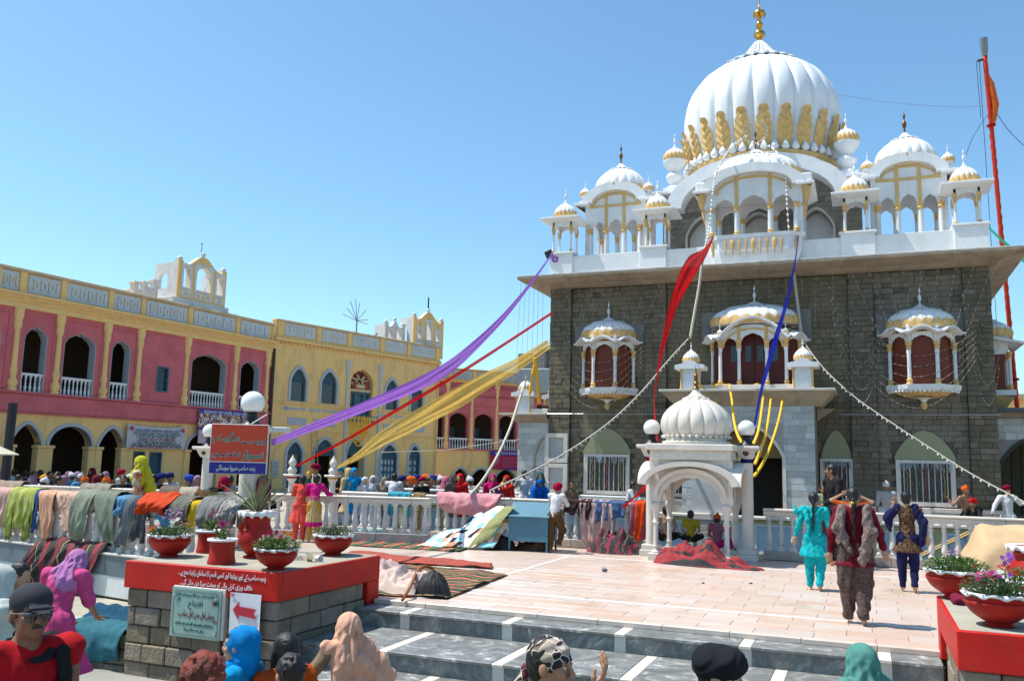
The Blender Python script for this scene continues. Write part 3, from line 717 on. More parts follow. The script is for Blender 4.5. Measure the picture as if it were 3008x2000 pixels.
q=MB(); q.lathe([(.17,0),(.19,.06),(.12,.1),(.17,.18),(.12,.24),(.3,.38),(.33,.5),(.28,.64),(.1,.7),(.1,.78),(.14,.84),(.1,.9),(.2,1.0),(.22,1.1),(.18,1.2),(.07,1.26),(.07,1.34),(.13,1.42),(.08,1.5),(.1,1.6),(.09,1.66),(.34,1.72),(.35,1.8),(.3,1.9),(.16,1.98),(.06,2.02),(.06,2.14),(.09,2.2),(.03,2.32),(.03,2.9)],16,(0,0,0)); q.v=[(DC[0]+a*.66,DC[1]+b*.66,DC[2]+5.38+z*.66) for a,b,z in q.v] 
for k in range(14): q.tube([(DC[0]+.22*math.cos(k*.4488),DC[1]+.22*math.sin(k*.4488),DC[2]+6.54),(DC[0]+.23*math.cos(k*.4488),DC[1]+.23*math.sin(k*.4488),DC[2]+6.42)],.012,4)
q.build('gilt_finial',GOLD,G0,smooth=SA)
# the carved ochre leaves and the white lotus buds below them
q=MB(); NU,NV=14,26
def leaf(u,v):
    prof=.5*(1-.0*v)+0; wv=.116*np.interp(v,(0,.1,.3,.55,.74,.80,.90,1),(.45,.8,1,.96,.78,.52,.60,.42))*(1-.14*abs(math.sin(v*17)))
    a=(u-.5)*2*wv; z=.26+v*1.45
    r_=rad_at(DP,z)*DR(a+PI/24,z)+.05+.05*v*v+.03*math.cos((u-.5)*PI)+.028*math.cos(v*34-abs(u-.5)*14)+(.03 if abs(u-.5)<.05 else 0)
    if v>.97: r_+=.06
    return (r_*math.cos(a),r_*math.sin(a),z)
q.grid(leaf,NU,NV); lm=q.mesh('leaf_ornament',OCHRE,True)
b=MB(); b.lathe([(.0,-.02),(.10,0),(.14,.07),(.11,.17),(.05,.27),(.0,.36)],8,(2.74,0,.20)); bm_=b.mesh('lotus_bud',WHITE,True)
for k in range(24):
    a=(k+.5)*2*PI/24
    if -PI*.98<((a+PI)%(2*PI)-PI)<PI*.12 or 1:
        put('leaf_ornament',lm,G0,DC,rz=a)
        put('lotus_bud',bm_,G0,DC,rz=a+PI/24); put('lotus_bud',bm_,G0,DC,rz=a)
q=MB(); q.lathe([(2.60,.0),(2.68,.04),(2.70,.12),(2.70,.19)],24*8,DC,rib=lambda a,z:1+(.006*math.cos(72*a) if z>.1 else 0),cap=False); q.build('petal_band',OCHRE,G0,smooth=True)
q=MB(); q.lathe([(2.5,-.36),(2.74,-.3),(2.74,-.18),(2.62,-.12),(2.62,.02)],60,DC,cap=False); q.build('dome_base_ring',WHITE,G0,smooth=SA)
# ================================================================ hanging balconies
def oriel(x,w1,w2,dep,zs,zc,zar,zev,dome_r,dome_h,big=False,label=None):
    """w1 half width of the front face, w2 half width at the wall"""
    Y=28.06
    def plan(o,f=1.): return [(x-w2*f-o,Y),(x-w2*f-o,Y-.12),(x-w1*f-o*.5,Y-dep*f-o),(x+w1*f+o*.5,Y-dep*f-o),(x+w2*f+o,Y-.12),(x+w2*f+o,Y)]
    P=lambda q,z0,o0,f0,z1,o1,f1:(lambda a,b:q.add([(p,r_,z0) for p,r_ in a]+[(p,r_,z1) for p,r_ in b],[(i,(i+1)%6,6+(i+1)%6,6+i) for i in range(6)]+[tuple(range(6))[::-1],tuple(range(6,12))]))(plan(o0,f0),plan(o1,f1))
    q=MB(); P(q,zs-.19,.08,1,zs-.13,.13,1); B(q,'sill_moulding',WHITE)
    q=MB(); P(q,zs-.13,.13,1,zs,.15,1); B(q,'sill_slab',WHITE)
    # doors behind
    if not big:
        q=MB(); P(q,zs,-.10,1,zev-.1,-.10,1); B(q,'door_leaf',RWOOD)
        q=MB(); k=16
        q.lathe([(.02,-.70),(.07,-.66),(.10,-.58),(.07,-.50),(.06,-.48)],12,(x,Y-.18,zs)); B(q,'pendant',OCHRE,SA)
        q=MB(); q.lathe([(.06,-.48),(.1,-.42),(.17,-.38),(.30,-.365)],16,(x,Y-.18,zs)); B(q,'pendant_neck',WHITE,SA)
        q=MB(); q.lathe([(.16,-.37),(.4,-.345),(.62,-.28),(.78,-.20),(.86,-.1),(.9,-.05)],64,(x,Y-.02,zs),rib=lambda a,z:1-.04+.05*abs(math.sin(8*a)),sy=.74); B(q,'corbel_bowl',OCHRE,SA)
        q=MB()
        for i in range(25):
            a=PI+PI*i/24; q.ball((x+.93*w2/.86*math.cos(a),Y-.02+.70*math.sin(a),zs-.20),.035,8)
        q.v=[(a-XC,b-FYY,c) for a,b,c in q.v]; q.stuff('bead_row',WHITE,G0,True)
    else:
        q=MB(); q.box(x-w2+.1,x+w2-.1,Y-.38,Y-.30,zs,zar+.1); B(q,'door_leaf',M('deep_red_door',(.10,.012,.008,1),.5,.3,2,.1,10))
        q=MB()
        for dx in (-.62,-.18,.18,.62): q.box(x+dx-.09,x+dx+.09,Y-.392,Y-.381,zs+.82,zs+1.32)
        B(q,'door_pane',GLASSD)
        q=MB(); q.box(x-.01,x+.01,Y-.395,Y-.381,zs,zar); q.box(x-.42,x-.40,Y-.395,Y-.381,zs,zar); q.box(x+.40,x+.42,Y-.395,Y-.381,zs,zar); B(q,'door_joint',DARK)
    pl=plan(0)
    faces=[(pl[1],pl[2],1),(pl[2],pl[3],3 if big else 1),(pl[3],pl[4],1)]
    c=MB(); t=MB(); wq=MB(); tq=MB()
    allc=set()
    for (ax,ay),(bx,by),n in faces:
        L=math.hypot(bx-ax,by-ay); dx,dy=(bx-ax)/L,(by-ay)/L; nx,ny=dy,-dx
        mp=lambda p,y,z,ax=ax,ay=ay,dx=dx,dy=dy,nx=nx,ny=ny:(ax+dx*p+nx*y,ay+dy*p+ny*y,z)
        tw=[1,1.45,1] if n==3 else [1]; u=L/sum(tw); xs=[0]
        for k in tw: xs.append(xs[-1]+k*u)
        top=zev-.04; out=[(0,zar-.55),(0,top),(L,top),(L,zar-.55)]
        if n==3: out=[(0,zar-.55),(0,top-.1)]+[(L/2-L/2*.98*math.cos(PI*i/14),top-.1+.52*math.sin(PI*i/14)) for i in range(1,14)]+[(L,top-.1),(L,zar-.55)]
        path=[]
        for i in range(n):
            h_=.26 if i==1 or n==1 else .2
            path+=arch((xs[i]+xs[i+1])/2,zar-.55,(xs[i+1]-xs[i])-.12,zar-h_-(0 if h_>.25 else .12),h_,'cusp',14,6)
        if n==3:
            full=[]
            for i in (2,1,0):
                h_=.28 if i==1 else .2; full+=arch((xs[i]+xs[i+1])/2,zar-.55,(xs[i+1]-xs[i])-.13,zar-h_-(0 if i==1 else .14),h_,'cusp',14,6)[::-1]
            path=full
        else: path=path[::-1]
        wq.plate(out+path,(),-.03,.03,map=mp)
        tk=.016
        if n==1: tq.plate([(.07,zar-.3),(.07,zar+.10),(L-.07,zar+.10),(L-.07,zar-.3),(L-.09,zar-.3),(L-.09,zar+.08),(.09,zar+.08),(.09,zar-.3)],(),.031,.04,map=mp); tq.lathe([(.07,-.01),(.07,.01)],10,mp(L/2,.03,zar+.19),sy=.3)
        else:
            for i in (1,2): tq.box(*[0]*6) if 0 else tq.plate(rect(xs[i]-.05,xs[i]+.05,zar-.5,top+.36),(),.031,.045,map=mp)
            tq.plate([(L/2-L*.47*math.cos(PI*i/18),top-.3+.62*math.sin(PI*i/18)) for i in range(19)]+[(L/2+L*.44*math.cos(PI*i/18),top-.3+.56*math.sin(PI*i/18)) for i in range(19)],(),.03,.044,map=mp)
        for i in range(n+1):
            px,py,_=mp(xs[i],0,0); key=(round(px,2),round(py,2))
            if key in allc: continue
            allc.add(key); column(c,px,py,zs,zar-.22,.055,t)
    B(wq,'arcade_face',WHITE); B(tq,'painted_border',OCHRE); B(c,'balcony_column',WHITE,SA); B(t,'column_trim',OCHRE,SA)
    # scalloped eaves on each face
    q=MB()
    for (ax,ay),(bx,by),n in faces:
        L=math.hypot(bx-ax,by-ay); dx,dy=(bx-ax)/L,(by-ay)/L; nx,ny=dy,-dx
        def ev(u,v):
            ext=.30*v; p=-ext*.55+u*(L+ext*1.1); up=(.16 if n==1 else .62)*abs(math.sin(PI*min(1,max(0,(p/L)))))**(1 if n==1 else .75)
            if n==3: up+=.02*abs(math.sin(p/L*PI*7))
            return (ax+dx*p+nx*ext,ay+dy*p+ny*ext,zev+up-.05*v*v-.02*math.cos(v*3)+(.05 if v<.5 else 0))
        q.grid(ev,24,4)
        def ev2(u,v):
            a=ev(u,v); return (a[0],a[1],a[2]-.05-(.12*(1-v)))
        k0=len(q.v); q.grid(ev2,24,4)
        q.add([ev(i/24,1) for i in range(25)]+[ev2(i/24,1) for i in range(25)],[(i,i+1,26+i,25+i) for i in range(24)])
    B(q,'scalloped_eave',WHITE,SA)
    for px,py in pl[1:5]:
        dome(G0,(px-XC,py-FYY-.05,zev+.10),.085,.14,10,3,pet=.4 if big else 0,finial=.2,fr=.016,collar=False)
        q=MB(); q.lathe([(.10,0),(.05,.05),(.08,.1)],10,(px,py-.05,zev)); B(q,'turret_base',WHITE,SA)
    zb=zev+(.42 if big else .10)
    dome(G0,(x-XC,(-.05 if not big else -.1),zb),dome_r,dome_h,28 if big else 22,4,pet=.42,finial=.62,fr=.055,amp=.05,sy=.62 if big else .75,prof=[(.98,0),(1.0,.2),(.97,.42),(.86,.66),(.62,.86),(.32,.97),(.2,1.0)],petn=24 if big else 20)
    q=MB(); q.box(x-w2-.35,x+w2+.35,Y-.0,Y+.06,zev-.1,zb+dome_h*.8); B(q,'cement_backing',M('cement_patch',(.20,.20,.19,1),.9,.2,3,.2))
oriel(-7.86,.37,.86,.62,4.24,5.4,5.68,5.80,.93,.62)
oriel(1.63,.37,.86,.62,4.24,5.4,5.68,5.80,.93,.62)
oriel(-3.10,.98,1.32,.80,4.20,5.4,5.86,5.74,1.36,.66,big=True)
# an oriel on the right flank, seen edge on
q=MB(); q.lathe([(.1,3.45),(.5,3.7),(.75,4.05)],16,(3.5,30.,0)); B(q,'corbel_bowl',OCHRE,SA)
q=MB(); q.box(3.5,4.2,29.3,30.7,4.06,4.22); q.box(3.5,4.05,29.4,30.6,5.3,5.7); B(q,'flank_balcony_slab',WHITE)
q=MB(); q.box(3.5,3.95,29.45,30.55,4.22,5.5); B(q,'door_leaf',RWOOD)
q=MB(); t=MB()
for x,y in ((4.08,29.42),(4.08,30.0),(4.08,30.6)): column(q,x,y,4.22,5.35,.05,t)
B(q,'balcony_column',WHITE,SA); B(t,'column_trim',OCHRE,SA)
q=MB(); q.add([(3.5,29.1,5.85),(3.5,30.9,5.85),(4.45,30.9,5.62),(4.45,29.1,5.62),(3.5,29.1,5.75),(3.5,30.9,5.75),(4.45,30.9,5.56),(4.45,29.1,5.56)],[(0,1,2,3),(7,6,5,4),(0,3,7,4),(1,5,6,2),(3,2,6,7)]); B(q,'scalloped_eave',WHITE)
dome(G0,(3.5-XC,2.0,5.85),.78,.6,20,4,pet=.45,finial=.5,fr=.05,amp=.05)
# ================================================================ entrance porch
q=MB(); a=arch(-3.2,-.35,1.95,2.05,.95,'point',18)
q.plate([(-5.12,-.35),(-5.12,3.72),(-1.32,3.72),(-1.32,-.35)]+a[::-1],(),26.45,26.62); B(q,'porch_front',M('porch_backing',(.38,.37,.34,1),.6))
q=MB(); q.box(-5.12,-4.95,26.62,28.1,0,3.72); q.box(-1.49,-1.32,26.62,28.1,0,3.72); q.box(-5.1,-1.34,27.9,27.97,0,3.7); B(q,'porch_side',M('porch_side_stone',(.25,.21,.16,1),.9,.3,3,.4,20))
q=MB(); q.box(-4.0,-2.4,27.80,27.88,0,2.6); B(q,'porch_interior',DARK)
blocks(G0,-5.12-XC,-4.2-XC,-.35,3.55,26.45-FYY,.5,.19,MARBT,name='marble_block',limit=60,dep=.012,joint=.006)
blocks(G0,-2.18-XC,-1.32-XC,-.35,3.55,26.45-FYY,.5,.19,MARBT,name='marble_block',limit=60,dep=.012,joint=.006)
blocks(G0,-4.2-XC,-2.18-XC,3.05,3.55,26.45-FYY,.5,.17,MARBT,name='marble_block',limit=40,dep=.012,joint=.006)
q=MB(); a2=arch(-3.2,-.35,2.15,2.05,1.05,'point',18); q.plate(a2+a[::-1],(),26.40,26.46); B(q,'arch_moulding',MARB)
q=MB(); lat=[]
q.plate(arch(-3.2,2.05,1.9,2.06,.9,'point',14),(),26.70,26.72); B(q,'lattice_panel',M('brown_lattice',(.25,.16,.05,1),.7,.6,40,.6,90))
q=MB(); q.add([(-5.3,26.45,3.56),(-1.15,26.45,3.56),(-1.15,28,3.56),(-5.3,28,3.56),(-5.72,26.15,3.98),(-.76,26.15,3.98),(-.76,28,3.98),(-5.72,28,3.98)],[(0,1,5,4),(1,2,6,5),(3,0,4,7),(3,2,1,0)]); B(q,'porch_cove',EAVE)
q=MB(); q.bbox(-5.76,-.72,26.1,28.0,3.98,4.05,.008); B(q,'porch_slab',M('porch_slab_edge',(.55,.52,.47,1),.7,.2,3,.2))
q=MB(); q.bbox(-4.6,-1.5,26.5,28,4.051,4.2,.01); B(q,'balcony_plinth',MARB)
q=MB(); q.add([(-1.3,27.5,3.2),(-.8,27.5,3.55),(-.8,28,3.55),(-1.3,28,3.2),(-1.3,27.5,3.55),(-1.3,28,3.55)],[(0,1,4),(3,5,2),(0,3,2,1)]); B(q,'bracket',EAVE)
def shrinelet(root,x,y,z,s=1.,Q=None):
    """little niche turret with curved roof and onion dome; parts of root, place coordinates"""
    ox,oy,oz=Q
    def bb(q,name,m,sm=False): q.v=[(a-ox,b-oy,c-oz) for a,b,c in q.v]; return q.pieces(name,m,root,sm)
    q=MB(); q.bbox(x-.24*s,x+.24*s,y-.22*s,y+.25*s,z,z+.62*s,.01); q.plate(rect(x-.14*s,x+.14*s,z+.08*s,z+.5*s),(),y-.235*s,y-.221*s); bb(q,'turret_block',WHITE)
    q=MB()
    for k in (-1,1): q.lathe([(.055*s,0),(.055*s,.03),(.035*s,.08*s),(.03*s,.5*s),(.05*s,.58*s),(.05*s,.62*s)],8,(x+k*.26*s,y-.22*s,z))
    bb(q,'turret_trim',OCHRE,SA)
    q=MB(); n=12; a=[(x-.44*s,z+.62*s),(x-.44*s,z+.74*s),(x-.3*s,z+.77*s)]+[(x-.2*s*math.cos(PI*i/n),z+.79*s+.09*s*math.sin(PI*i/n)) for i in range(n+1)]+[(x+.3*s,z+.77*s),(x+.44*s,z+.74*s),(x+.44*s,z+.62*s)]
    q.plate(a,(),y-.34*s,y+.36*s); bb(q,'turret_roof',WHITE)
    dome(root,(x-ox,y-oy,z+.84*s-oz),.255*s,.36*s,16,4,pet=.42,finial=.24*s,fr=.03*s,amp=.07)
Q0=(XC,FYY,0)
shrinelet(G0,-1.60,26.55,4.05,1.0,Q0); shrinelet(G0,-4.85,26.55,4.05,1.0,Q0)
# ================================================================ low marble wing left of the temple, and the one at right
AX=T('marble_annex','low white marble wing with little roof turrets, left of the stone temple','annex',(-10.6,28,0))
Q1=(-10.6,28,0)
q=MB(); q.box(-.5,.62,.1,4.5,-.4,3.1); q.build('wall_core',MARB,AX)
blocks(AX,-.5,.62,-.4,3.12,.1,.5,.19,MARBT,name='marble_block',limit=80,dep=.012,joint=.006)
q=MB(); q.bbox(-1.05,.64,-.35,4.8,3.36,3.42,.008); q.build('roof_slab',M('annex_slab',(.5,.47,.42,1),.8,.2,3,.2),AX)
q=MB(); q.add([(-.55,.05,3.12),(.63,.05,3.12),(.63,4.5,3.12),(-.55,4.5,3.12),(-.8,-.2,3.359),(.63,-.2,3.359),(.63,4.6,3.359),(-.8,4.6,3.359)],[(0,1,5,4),(3,0,4,7),(3,2,1,0)]); q.build('roof_cove',EAVE,AX)
q=MB(); q.bbox(-.1,.64,-.1,1,3.421,3.58,.01); q.build('roof_kerb',MARB,AX)
q=MB(); a=arch(.45,0,.7,1.9,.75,'point',14); b=arch(.45,0,.58,1.9,.66,'point',14); q.plate(a+b[::-1],(),.04,.09); q.build('arch_moulding',M('buff_stone',(.42,.36,.27,1),.8),AX)
shrinelet(AX,-10.85,28.1,3.42,.95,Q1); shrinelet(AX,-10.05,28.9,3.42,.9,Q1)
q=MB(); q.bbox(-.3,.3,.2,.7,3.58,3.72,.05); q.build('bundle',M('dark_brown_bundle',(.05,.025,.015,1),.9,.4,8,.5),AX,loc=(-.02+.5,-.2,0))
AR=T('side_gallery','grey marble side gallery with a pointed black archway, right of the temple','gallery',(6,29.3,0))
q=MB(); a=arch(-1.55,0,1.5,1.9,.8,'point',16); q.plate([(-2.5,0),(-2.5,3.4),(4,3.4),(4,0)]+a[::-1],(),0,.5); q.build('wall',M('gallery_wall',(.28,.27,.26,1),.7,.25,2,.2,20),AX and AR)
q=MB(); a2=arch(-1.55,0,1.72,1.9,.92,'point',16); q.plate(a2+a[::-1],(),-.04,-.003); q.build('arch_moulding',M('black_stone',(.035,.033,.03,1),.5,.5,9,.2),AR)
blocks(AR,-2.5,-.75,2.75,3.38,-.0,.4,.2,MARBT,name='marble_block',limit=40,dep=.012,joint=.006)
q=MB(); q.bbox(-2.6,4,-.5,6,3.55,3.66,.01); q.build('roof_slab',M('slate_edge',(.10,.11,.14,1),.6,.2,3,.2),AR)
q=MB(); q.box(-2.55,4,-.2,5.5,3.4,3.549); q.build('roof_cove',EAVE,AR)
q=MB(); q.box(-2.4,4,4.8,4.9,0,3.4); q.build('back_wall',M('gallery_back',(.3,.27,.2,1),.8),AR)
q=MB()
for k in range(6): q.tube([(-2.2+k*.28,3.5,0),(-2.1+k*.28,3.5,2.7)],.018,5)
q.pieces('grille_bar',BLACK,AR)
o=T('far_building','ochre flat roofed building behind the gallery, at the right edge','building',(9,60,0))
q=MB(); q.box(-4,6,0,8,0,6.2); q.build('wall',YEL,o); q=MB(); q.box(-4.2,6.2,-.3,8,6.2,6.5); q.build('roof',M('buff_roof',(.45,.36,.2,1),.8),o)
# ================================================================ far side of the pool
root=T('pool_wall','cream edged pool wall with pale blue panels, below the temple','wall',(-4.2,24.1,0))
def PW_(q,name,m): q.v=[(a+4.2,b-24.1,c) for a,b,c in q.v]; q.pieces(name,m,root)
q=MB(); q.box(-13.4,4.9,24.1,24.3,-2.3,.42); PW_(q,'wall',M('cream_wall',(.62,.50,.24,1),.8,.2,1.5,.2))
q=MB(); q.bbox(-13.5,5,23.95,24.45,.42,.49,.01); PW_(q,'coping',MARB)
q=MB(); x=-13.2
while x<4.6: q.box(x,x+1.15,24.06,24.099,-.42,.24); x+=1.5
PW_(q,'blue_panel',M('pale_blue_panel',(.44,.50,.56,1),.6,.2,1.2,.1))
q=MB(); x=-13.22
while x<4.6: q.plate(rect(x-.04,x+1.21,-.48,.30),[rect(x+.02,x+1.17,-.42,.24)],24.04,24.097); x+=1.5
PW_(q,'panel_frame',WHITE2)
# white pipe rail for the crowd
root=T('pipe_rail','white tubular hand rail along the far side of the pool','railing',(-9.7,23.9,0))
q=MB(); q.tube([(-3.8,0,.86),(3.8,0,.86)],.035,8); q.tube([(-3.8,0,.62),(3.8,0,.62)],.02,6)
for k in range(6): q.tube([(-3.7+k*1.48,0,.49),(-3.7+k*1.48,0,.84)],.028,6)
q.pieces('rail_tube',M('white_enamel',(.78,.78,.78,1),.35),root,SA)
# ================================================================ balustrades
q=MB(); q.box(-.062,.062,-.062,.062,0,.045); q.lathe(spline([(.056,.045),(.058,.075),(.036,.10),(.044,.12),(.058,.16),(.062,.21),(.056,.30),(.042,.44),(.034,.55),(.034,.60),(.05,.62),(.05,.64),(.036,.66),(.06,.735)],2),12,(0,0,0)); q.box(-.062,.062,-.062,.062,.735,.77)
BAL=q.mesh('baluster',M('baluster_marble',(.66,.645,.61,1),.4,.25,5,.05,20,rnd=.08,dirt=.15,dcol=(.35,.28,.2,1)),SA)
def balustrade(label,x0,x1,y,rz=0,kerb=.2,sp=.215,ox=0,hs=1.,z=0,cat='balustrade',lo=None):
    L=x1-x0; root=T('balustrade',label,cat,(x0,y,z),rz)
    q=MB(); x=0
    while x<L-.01:
        w_=min(1.15,L-x); 
        if kerb: q.bbox(x+.003,x+w_-.003,-.12,.12,0,kerb,.006)
        x+=w_
    if kerb: q.pieces('kerb_stone',M('pink_grey_kerb',(.45,.38,.34,1),.4,.3,3,.08,20,rnd=.1),root)
    q=MB(); x=0
    while x<L-.01:
        w_=min(1.4,L-x); q.bbox(x+.0015,x+w_-.0015,-.085,.085,kerb+.77*hs,kerb+.77*hs+.10,.012); q.bbox(x+.0015,x+w_-.0015,-.115,.115,kerb+.77*hs+.10,kerb+.77*hs+.145,.012); x+=w_
    q.pieces('handrail',MARB,root)
    n=int(L/sp)
    for i in range(n): put('baluster',BAL,root,((i+.5)*L/n,0,kerb),scale=(1,1,hs))
    return root
balustrade('white marble balustrade between the left lamp column and the kiosk',-11.6,-4.12,18.1,kerb=.17,hs=.86)
balustrade('white marble balustrade right of the lamp column in front of the temple',-1.9,5.6,18.1,kerb=.17,hs=.86)
# ================================================================ the courtyard wings
def frame(a,za,b,zb):
    o=G(*a,za); e=G(*b,zb); return Vector((o.x,o.y,0)),math.atan2(e.y-o.y,e.x-o.x),(e-o).length
DIM=M('verandah_shade',(.07,.045,.03,1),.9,.3,1.,.2,10); BLUEG=M('shade_blue_reveal',(.42,.45,.48,1),.7,.15,3,.1)  # shade put into both colours: dark verandah insides, blue grey on white trim
q=MB(); q.box(-.045,.045,-.045,.045,0,.05); q.lathe([(.04,.05),(.055,.14),(.05,.22),(.025,.30),(.045,.34),(.025,.38),(.03,.5),(.05,.62)],8); q.box(-.045,.045,-.045,.045,.62,.66)
SB=q.mesh('small_baluster',M('whitewashed_baluster',(.72,.73,.74,1),.7,.15,4,.1),SA)
def smallrail(root,x0,x1,z,y=-.02,n=None):
    n=n or max(3,int((x1-x0)/.19)); q=MB(); q.box(x0,x1,y-.06,y+.06,z+.661,z+.75); q.box(x0,x1,y-.07,y+.05,z-.02,z); q.pieces('parapet_rail',MATS['whitewashed_baluster'],root)
    for i in range(n): put('baluster',SB,root,(x0+(i+.5)*(x1-x0)/n,y,z))
def halfcol(root,x,z0,z1,mat,w=.17,y=-.02,name='pilaster'):
    h=z1-z0; q=MB()
    q.lathe(spline([(w*1.15,0),(w*1.15,.08),(w*.8,.12),(w*1.25,.32),(w*.85,.45),(w*.62,.55),(w*.72,.62),(w*.95,.80),(w*.75,.95),(w*.68,1.1),(w*.62,h-1.0),(w*.7,h-.9),(w*1.0,h-.7),(w*.9,h-.5),(w*1.15,h-.35),(w*1.2,h)],2),12,(x,y,z0),sy=.8)
    return q.build(name,mat,root,SA)
def slotpanel(root,x0,x1,z0,z1,n,mat=None):
    ho=[];w=(x1-x0);u=w/(2*n+1) if 0 else w/(2*n)
    H=z1-z0
    for k in range(2*n-1):
        x=x0+u*(k+1)
        if k%2==0:
            a=.022; ho.append([(x-a,z0+H*.30),(x-a,z0+H*.66),(x-.055,z0+H*.70),(x-.055,z0+H*.76),(x,z0+H*.80),(x+.055,z0+H*.76),(x+.055,z0+H*.70),(x+a,z0+H*.66),(x+a,z0+H*.30),(x+.055,z0+H*.26),(x+.055,z0+H*.20),(x,z0+H*.16),(x-.055,z0+H*.20),(x-.055,z0+H*.26)])
        else: ho.append([(x+.055*math.cos(t*PI/3),z0+H*.5+.12*math.sin(t*PI/3)) for t in range(6)])
    q=MB(); q.plate(rect(x0,x1,z0,z1),ho,-.045,-.012); q.build('slotted_panel',mat or M('shade_blue_panel',(.52,.58,.62,1),.8,.15,2.,.2,20,dirt=.3,dcol=(.2,.2,.2,1)),root)  # white panels with the blue grey of shade put into their colour
def wall(root,x0,x1,z0,z1,ho,mat,y0=0.,y1=.35,name='wall'):
    """holes that reach the bottom edge are cut from the outline"""
    bottom=[h for h in ho if abs(h[0][1]-z0)<.02]; inner=[h for h in ho if h not in bottom]
    out=[(x0,z0),(x0,z1),(x1,z1),(x1,z0)]
    for h in sorted(bottom,key=lambda h:-h[0][0]): out+=h[::-1]
    q=MB(); q.plate(out,inner,y0,y1); return q.build(name,mat,root)
def reveal(root,a,b,y0=-.03,y1=.33,name='arch_surround',mat=None):
    q=MB(); q.plate(b+a[::-1] if True else a,(),y0,y1); return q.build(name,mat or BLUEG,root)
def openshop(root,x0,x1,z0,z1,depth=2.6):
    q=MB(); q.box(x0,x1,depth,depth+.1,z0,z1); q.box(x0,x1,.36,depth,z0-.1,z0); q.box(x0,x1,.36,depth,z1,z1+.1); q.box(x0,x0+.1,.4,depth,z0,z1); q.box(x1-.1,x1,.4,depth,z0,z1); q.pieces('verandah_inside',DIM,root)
def grilled(root,x0,x1,z0,zs,h,kind='point',mesh=True,door=False,dark=True):
    w=x1-x0; cx=(x0+x1)/2
    a=arch(cx,z0,w,zs,h,kind,14); b=arch(cx,z0,w+.34,zs,h+.22,kind,14)
    reveal(root,a,b,-.05,.02)
    q=MB(); i=arch(cx,z0,w-.12,zs,h-.09,kind,14); q.plate(a,[[(p,z+ (.05 if k in (0,len(i)-1) else 0)) for k,(p,z) in enumerate(i)]],.05,.12); fr=q.build('window_frame',BLUEW,root)
    q=MB(); q.plate(a,(),.16,.2); q.build('leaf' if door else 'pane',BLUEW if door else GLASSD,fr)
    q=MB(); q.box(x0+.05,x1-.05,.06,.13,zs-.06,zs+.02); q.plate(arch(cx,zs+.0,w-.14,zs+.03,h-.12,kind,12),(),.10,.14); q.build('fanlight',M('blue_fretwork',(.045,.10,.14,1),.7,.5,20,.5,60),fr)
    if mesh:
        q=MB(); n=max(5,int(w/.11))
        for k in range(n): q.tube([(x0+.06+(w-.12)*(k+.5)/n,.09,z0+.05),(x0+.06+(w-.12)*(k+.5)/n,.09,zs-.04)],.008,4)
        q.stuff('grille',GREYM,fr)
    if door:
        q=MB()
        for r_ in range(int((zs-z0)/.42)):
            for c in range(4 if w>1.2 else 2):
                n=4 if w>1.2 else 2; xx=x0+.1+(w-.2)*(c+.5)/n; zz=z0+.15+r_*.42
                q.box(xx-.07,xx+.07,.145,.159,zz,zz+.26)
        q.pieces('door_panel',M('pale_door_panel',(.5,.55,.58,1),.6),fr)
# --- wing A, pink over ochre
oA,rA,LA=frame((0,774.6),9.,(808,951),9.)
WA=T('pink_wing','long two storey courtyard wing, pink upper floor with cusped arches over an ochre arcade','building',oA,rA)
S0=-9.
bays=[(-6.6,-4.6,1),(-3.6,-2.4,1),(-1.0,.35,1),(1.30,2.33,1),(3.08,4.62,1),(5.42,6.43,1),(10.0,12.3,1),(13.3,14.75,1)]
ho=[arch((a+b)/2,4.1,b-a,6.2,.55,'cusp',18,7 if b-a>1.3 else 5) for a,b,_ in bays]
ho.append(rect(7.96,8.67,4.62,5.82))
wall(WA,S0,15.6,4.1,7.4,ho,PINK,0,.4,'upper_wall')
for a,b,_ in bays:
    A_=arch((a+b)/2,4.1,b-a,6.2,.55,'cusp',18,7 if b-a>1.3 else 5)
    q=MB(); q.plate(arch((a+b)/2,4.1,b-a-.02,6.2,.54,'cusp',18,7 if b-a>1.3 else 5)[::1]+arch((a+b)/2,4.1,b-a-.06,6.2,.52,'cusp',18,7 if b-a>1.3 else 5)[::-1],(),-.02,.39); q.build('arch_reveal',BLUEG,WA)
    smallrail(WA,a,b,4.1,.1)
    q=MB(); x0,x1=a-.28,b+.28
    q.plate([(x0,4.15),(x0,7.2),(x1,7.2),(x1,4.15),(x1-.04,4.15),(x1-.04,7.15),(x0+.04,7.15),(x0+.04,4.15)],(),-.03,-.003); q.build('panel_moulding',PINK,WA)
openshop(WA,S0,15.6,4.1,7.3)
gb=[(-6.5,-4.5),(-3.6,-2.4),(-1.2,.6),(1.18,2.48),(2.82,4.81),(5.16,6.47),(10.1,12.2),(13.3,14.7)]
ho=[arch((a+b)/2,0,b-a,2.0,.80,'point' if b-a<1.5 else 'round',16) for a,b in gb]+[rect(7.02,7.66,.3,1.84),rect(7.91,8.64,.3,1.83)]
wall(WA,S0,15.6,0,3.3,ho,YEL,0,.4,'lower_wall')
for a,b in gb:
    k='point' if b-a<1.5 else 'round'
    q=MB(); q.plate(arch((a+b)/2,1.99,b-a+.26,2.0,.95,k,16)+arch((a+b)/2,1.99,b-a,2.0,.80,k,16)[::-1],(),-.05,.3); q.build('arch_surround',BLUEG,WA)
    for x in (a,b):
        q=MB(); q.bbox(x-.17,x+.17,-.09,.3,0,1.86,.02); q.bbox(x-.22,x+.22,-.13,.3,1.861,1.985,.02); q.build('pier',YEL,WA)
openshop(WA,S0,15.6,0.0,3.2,3.5)
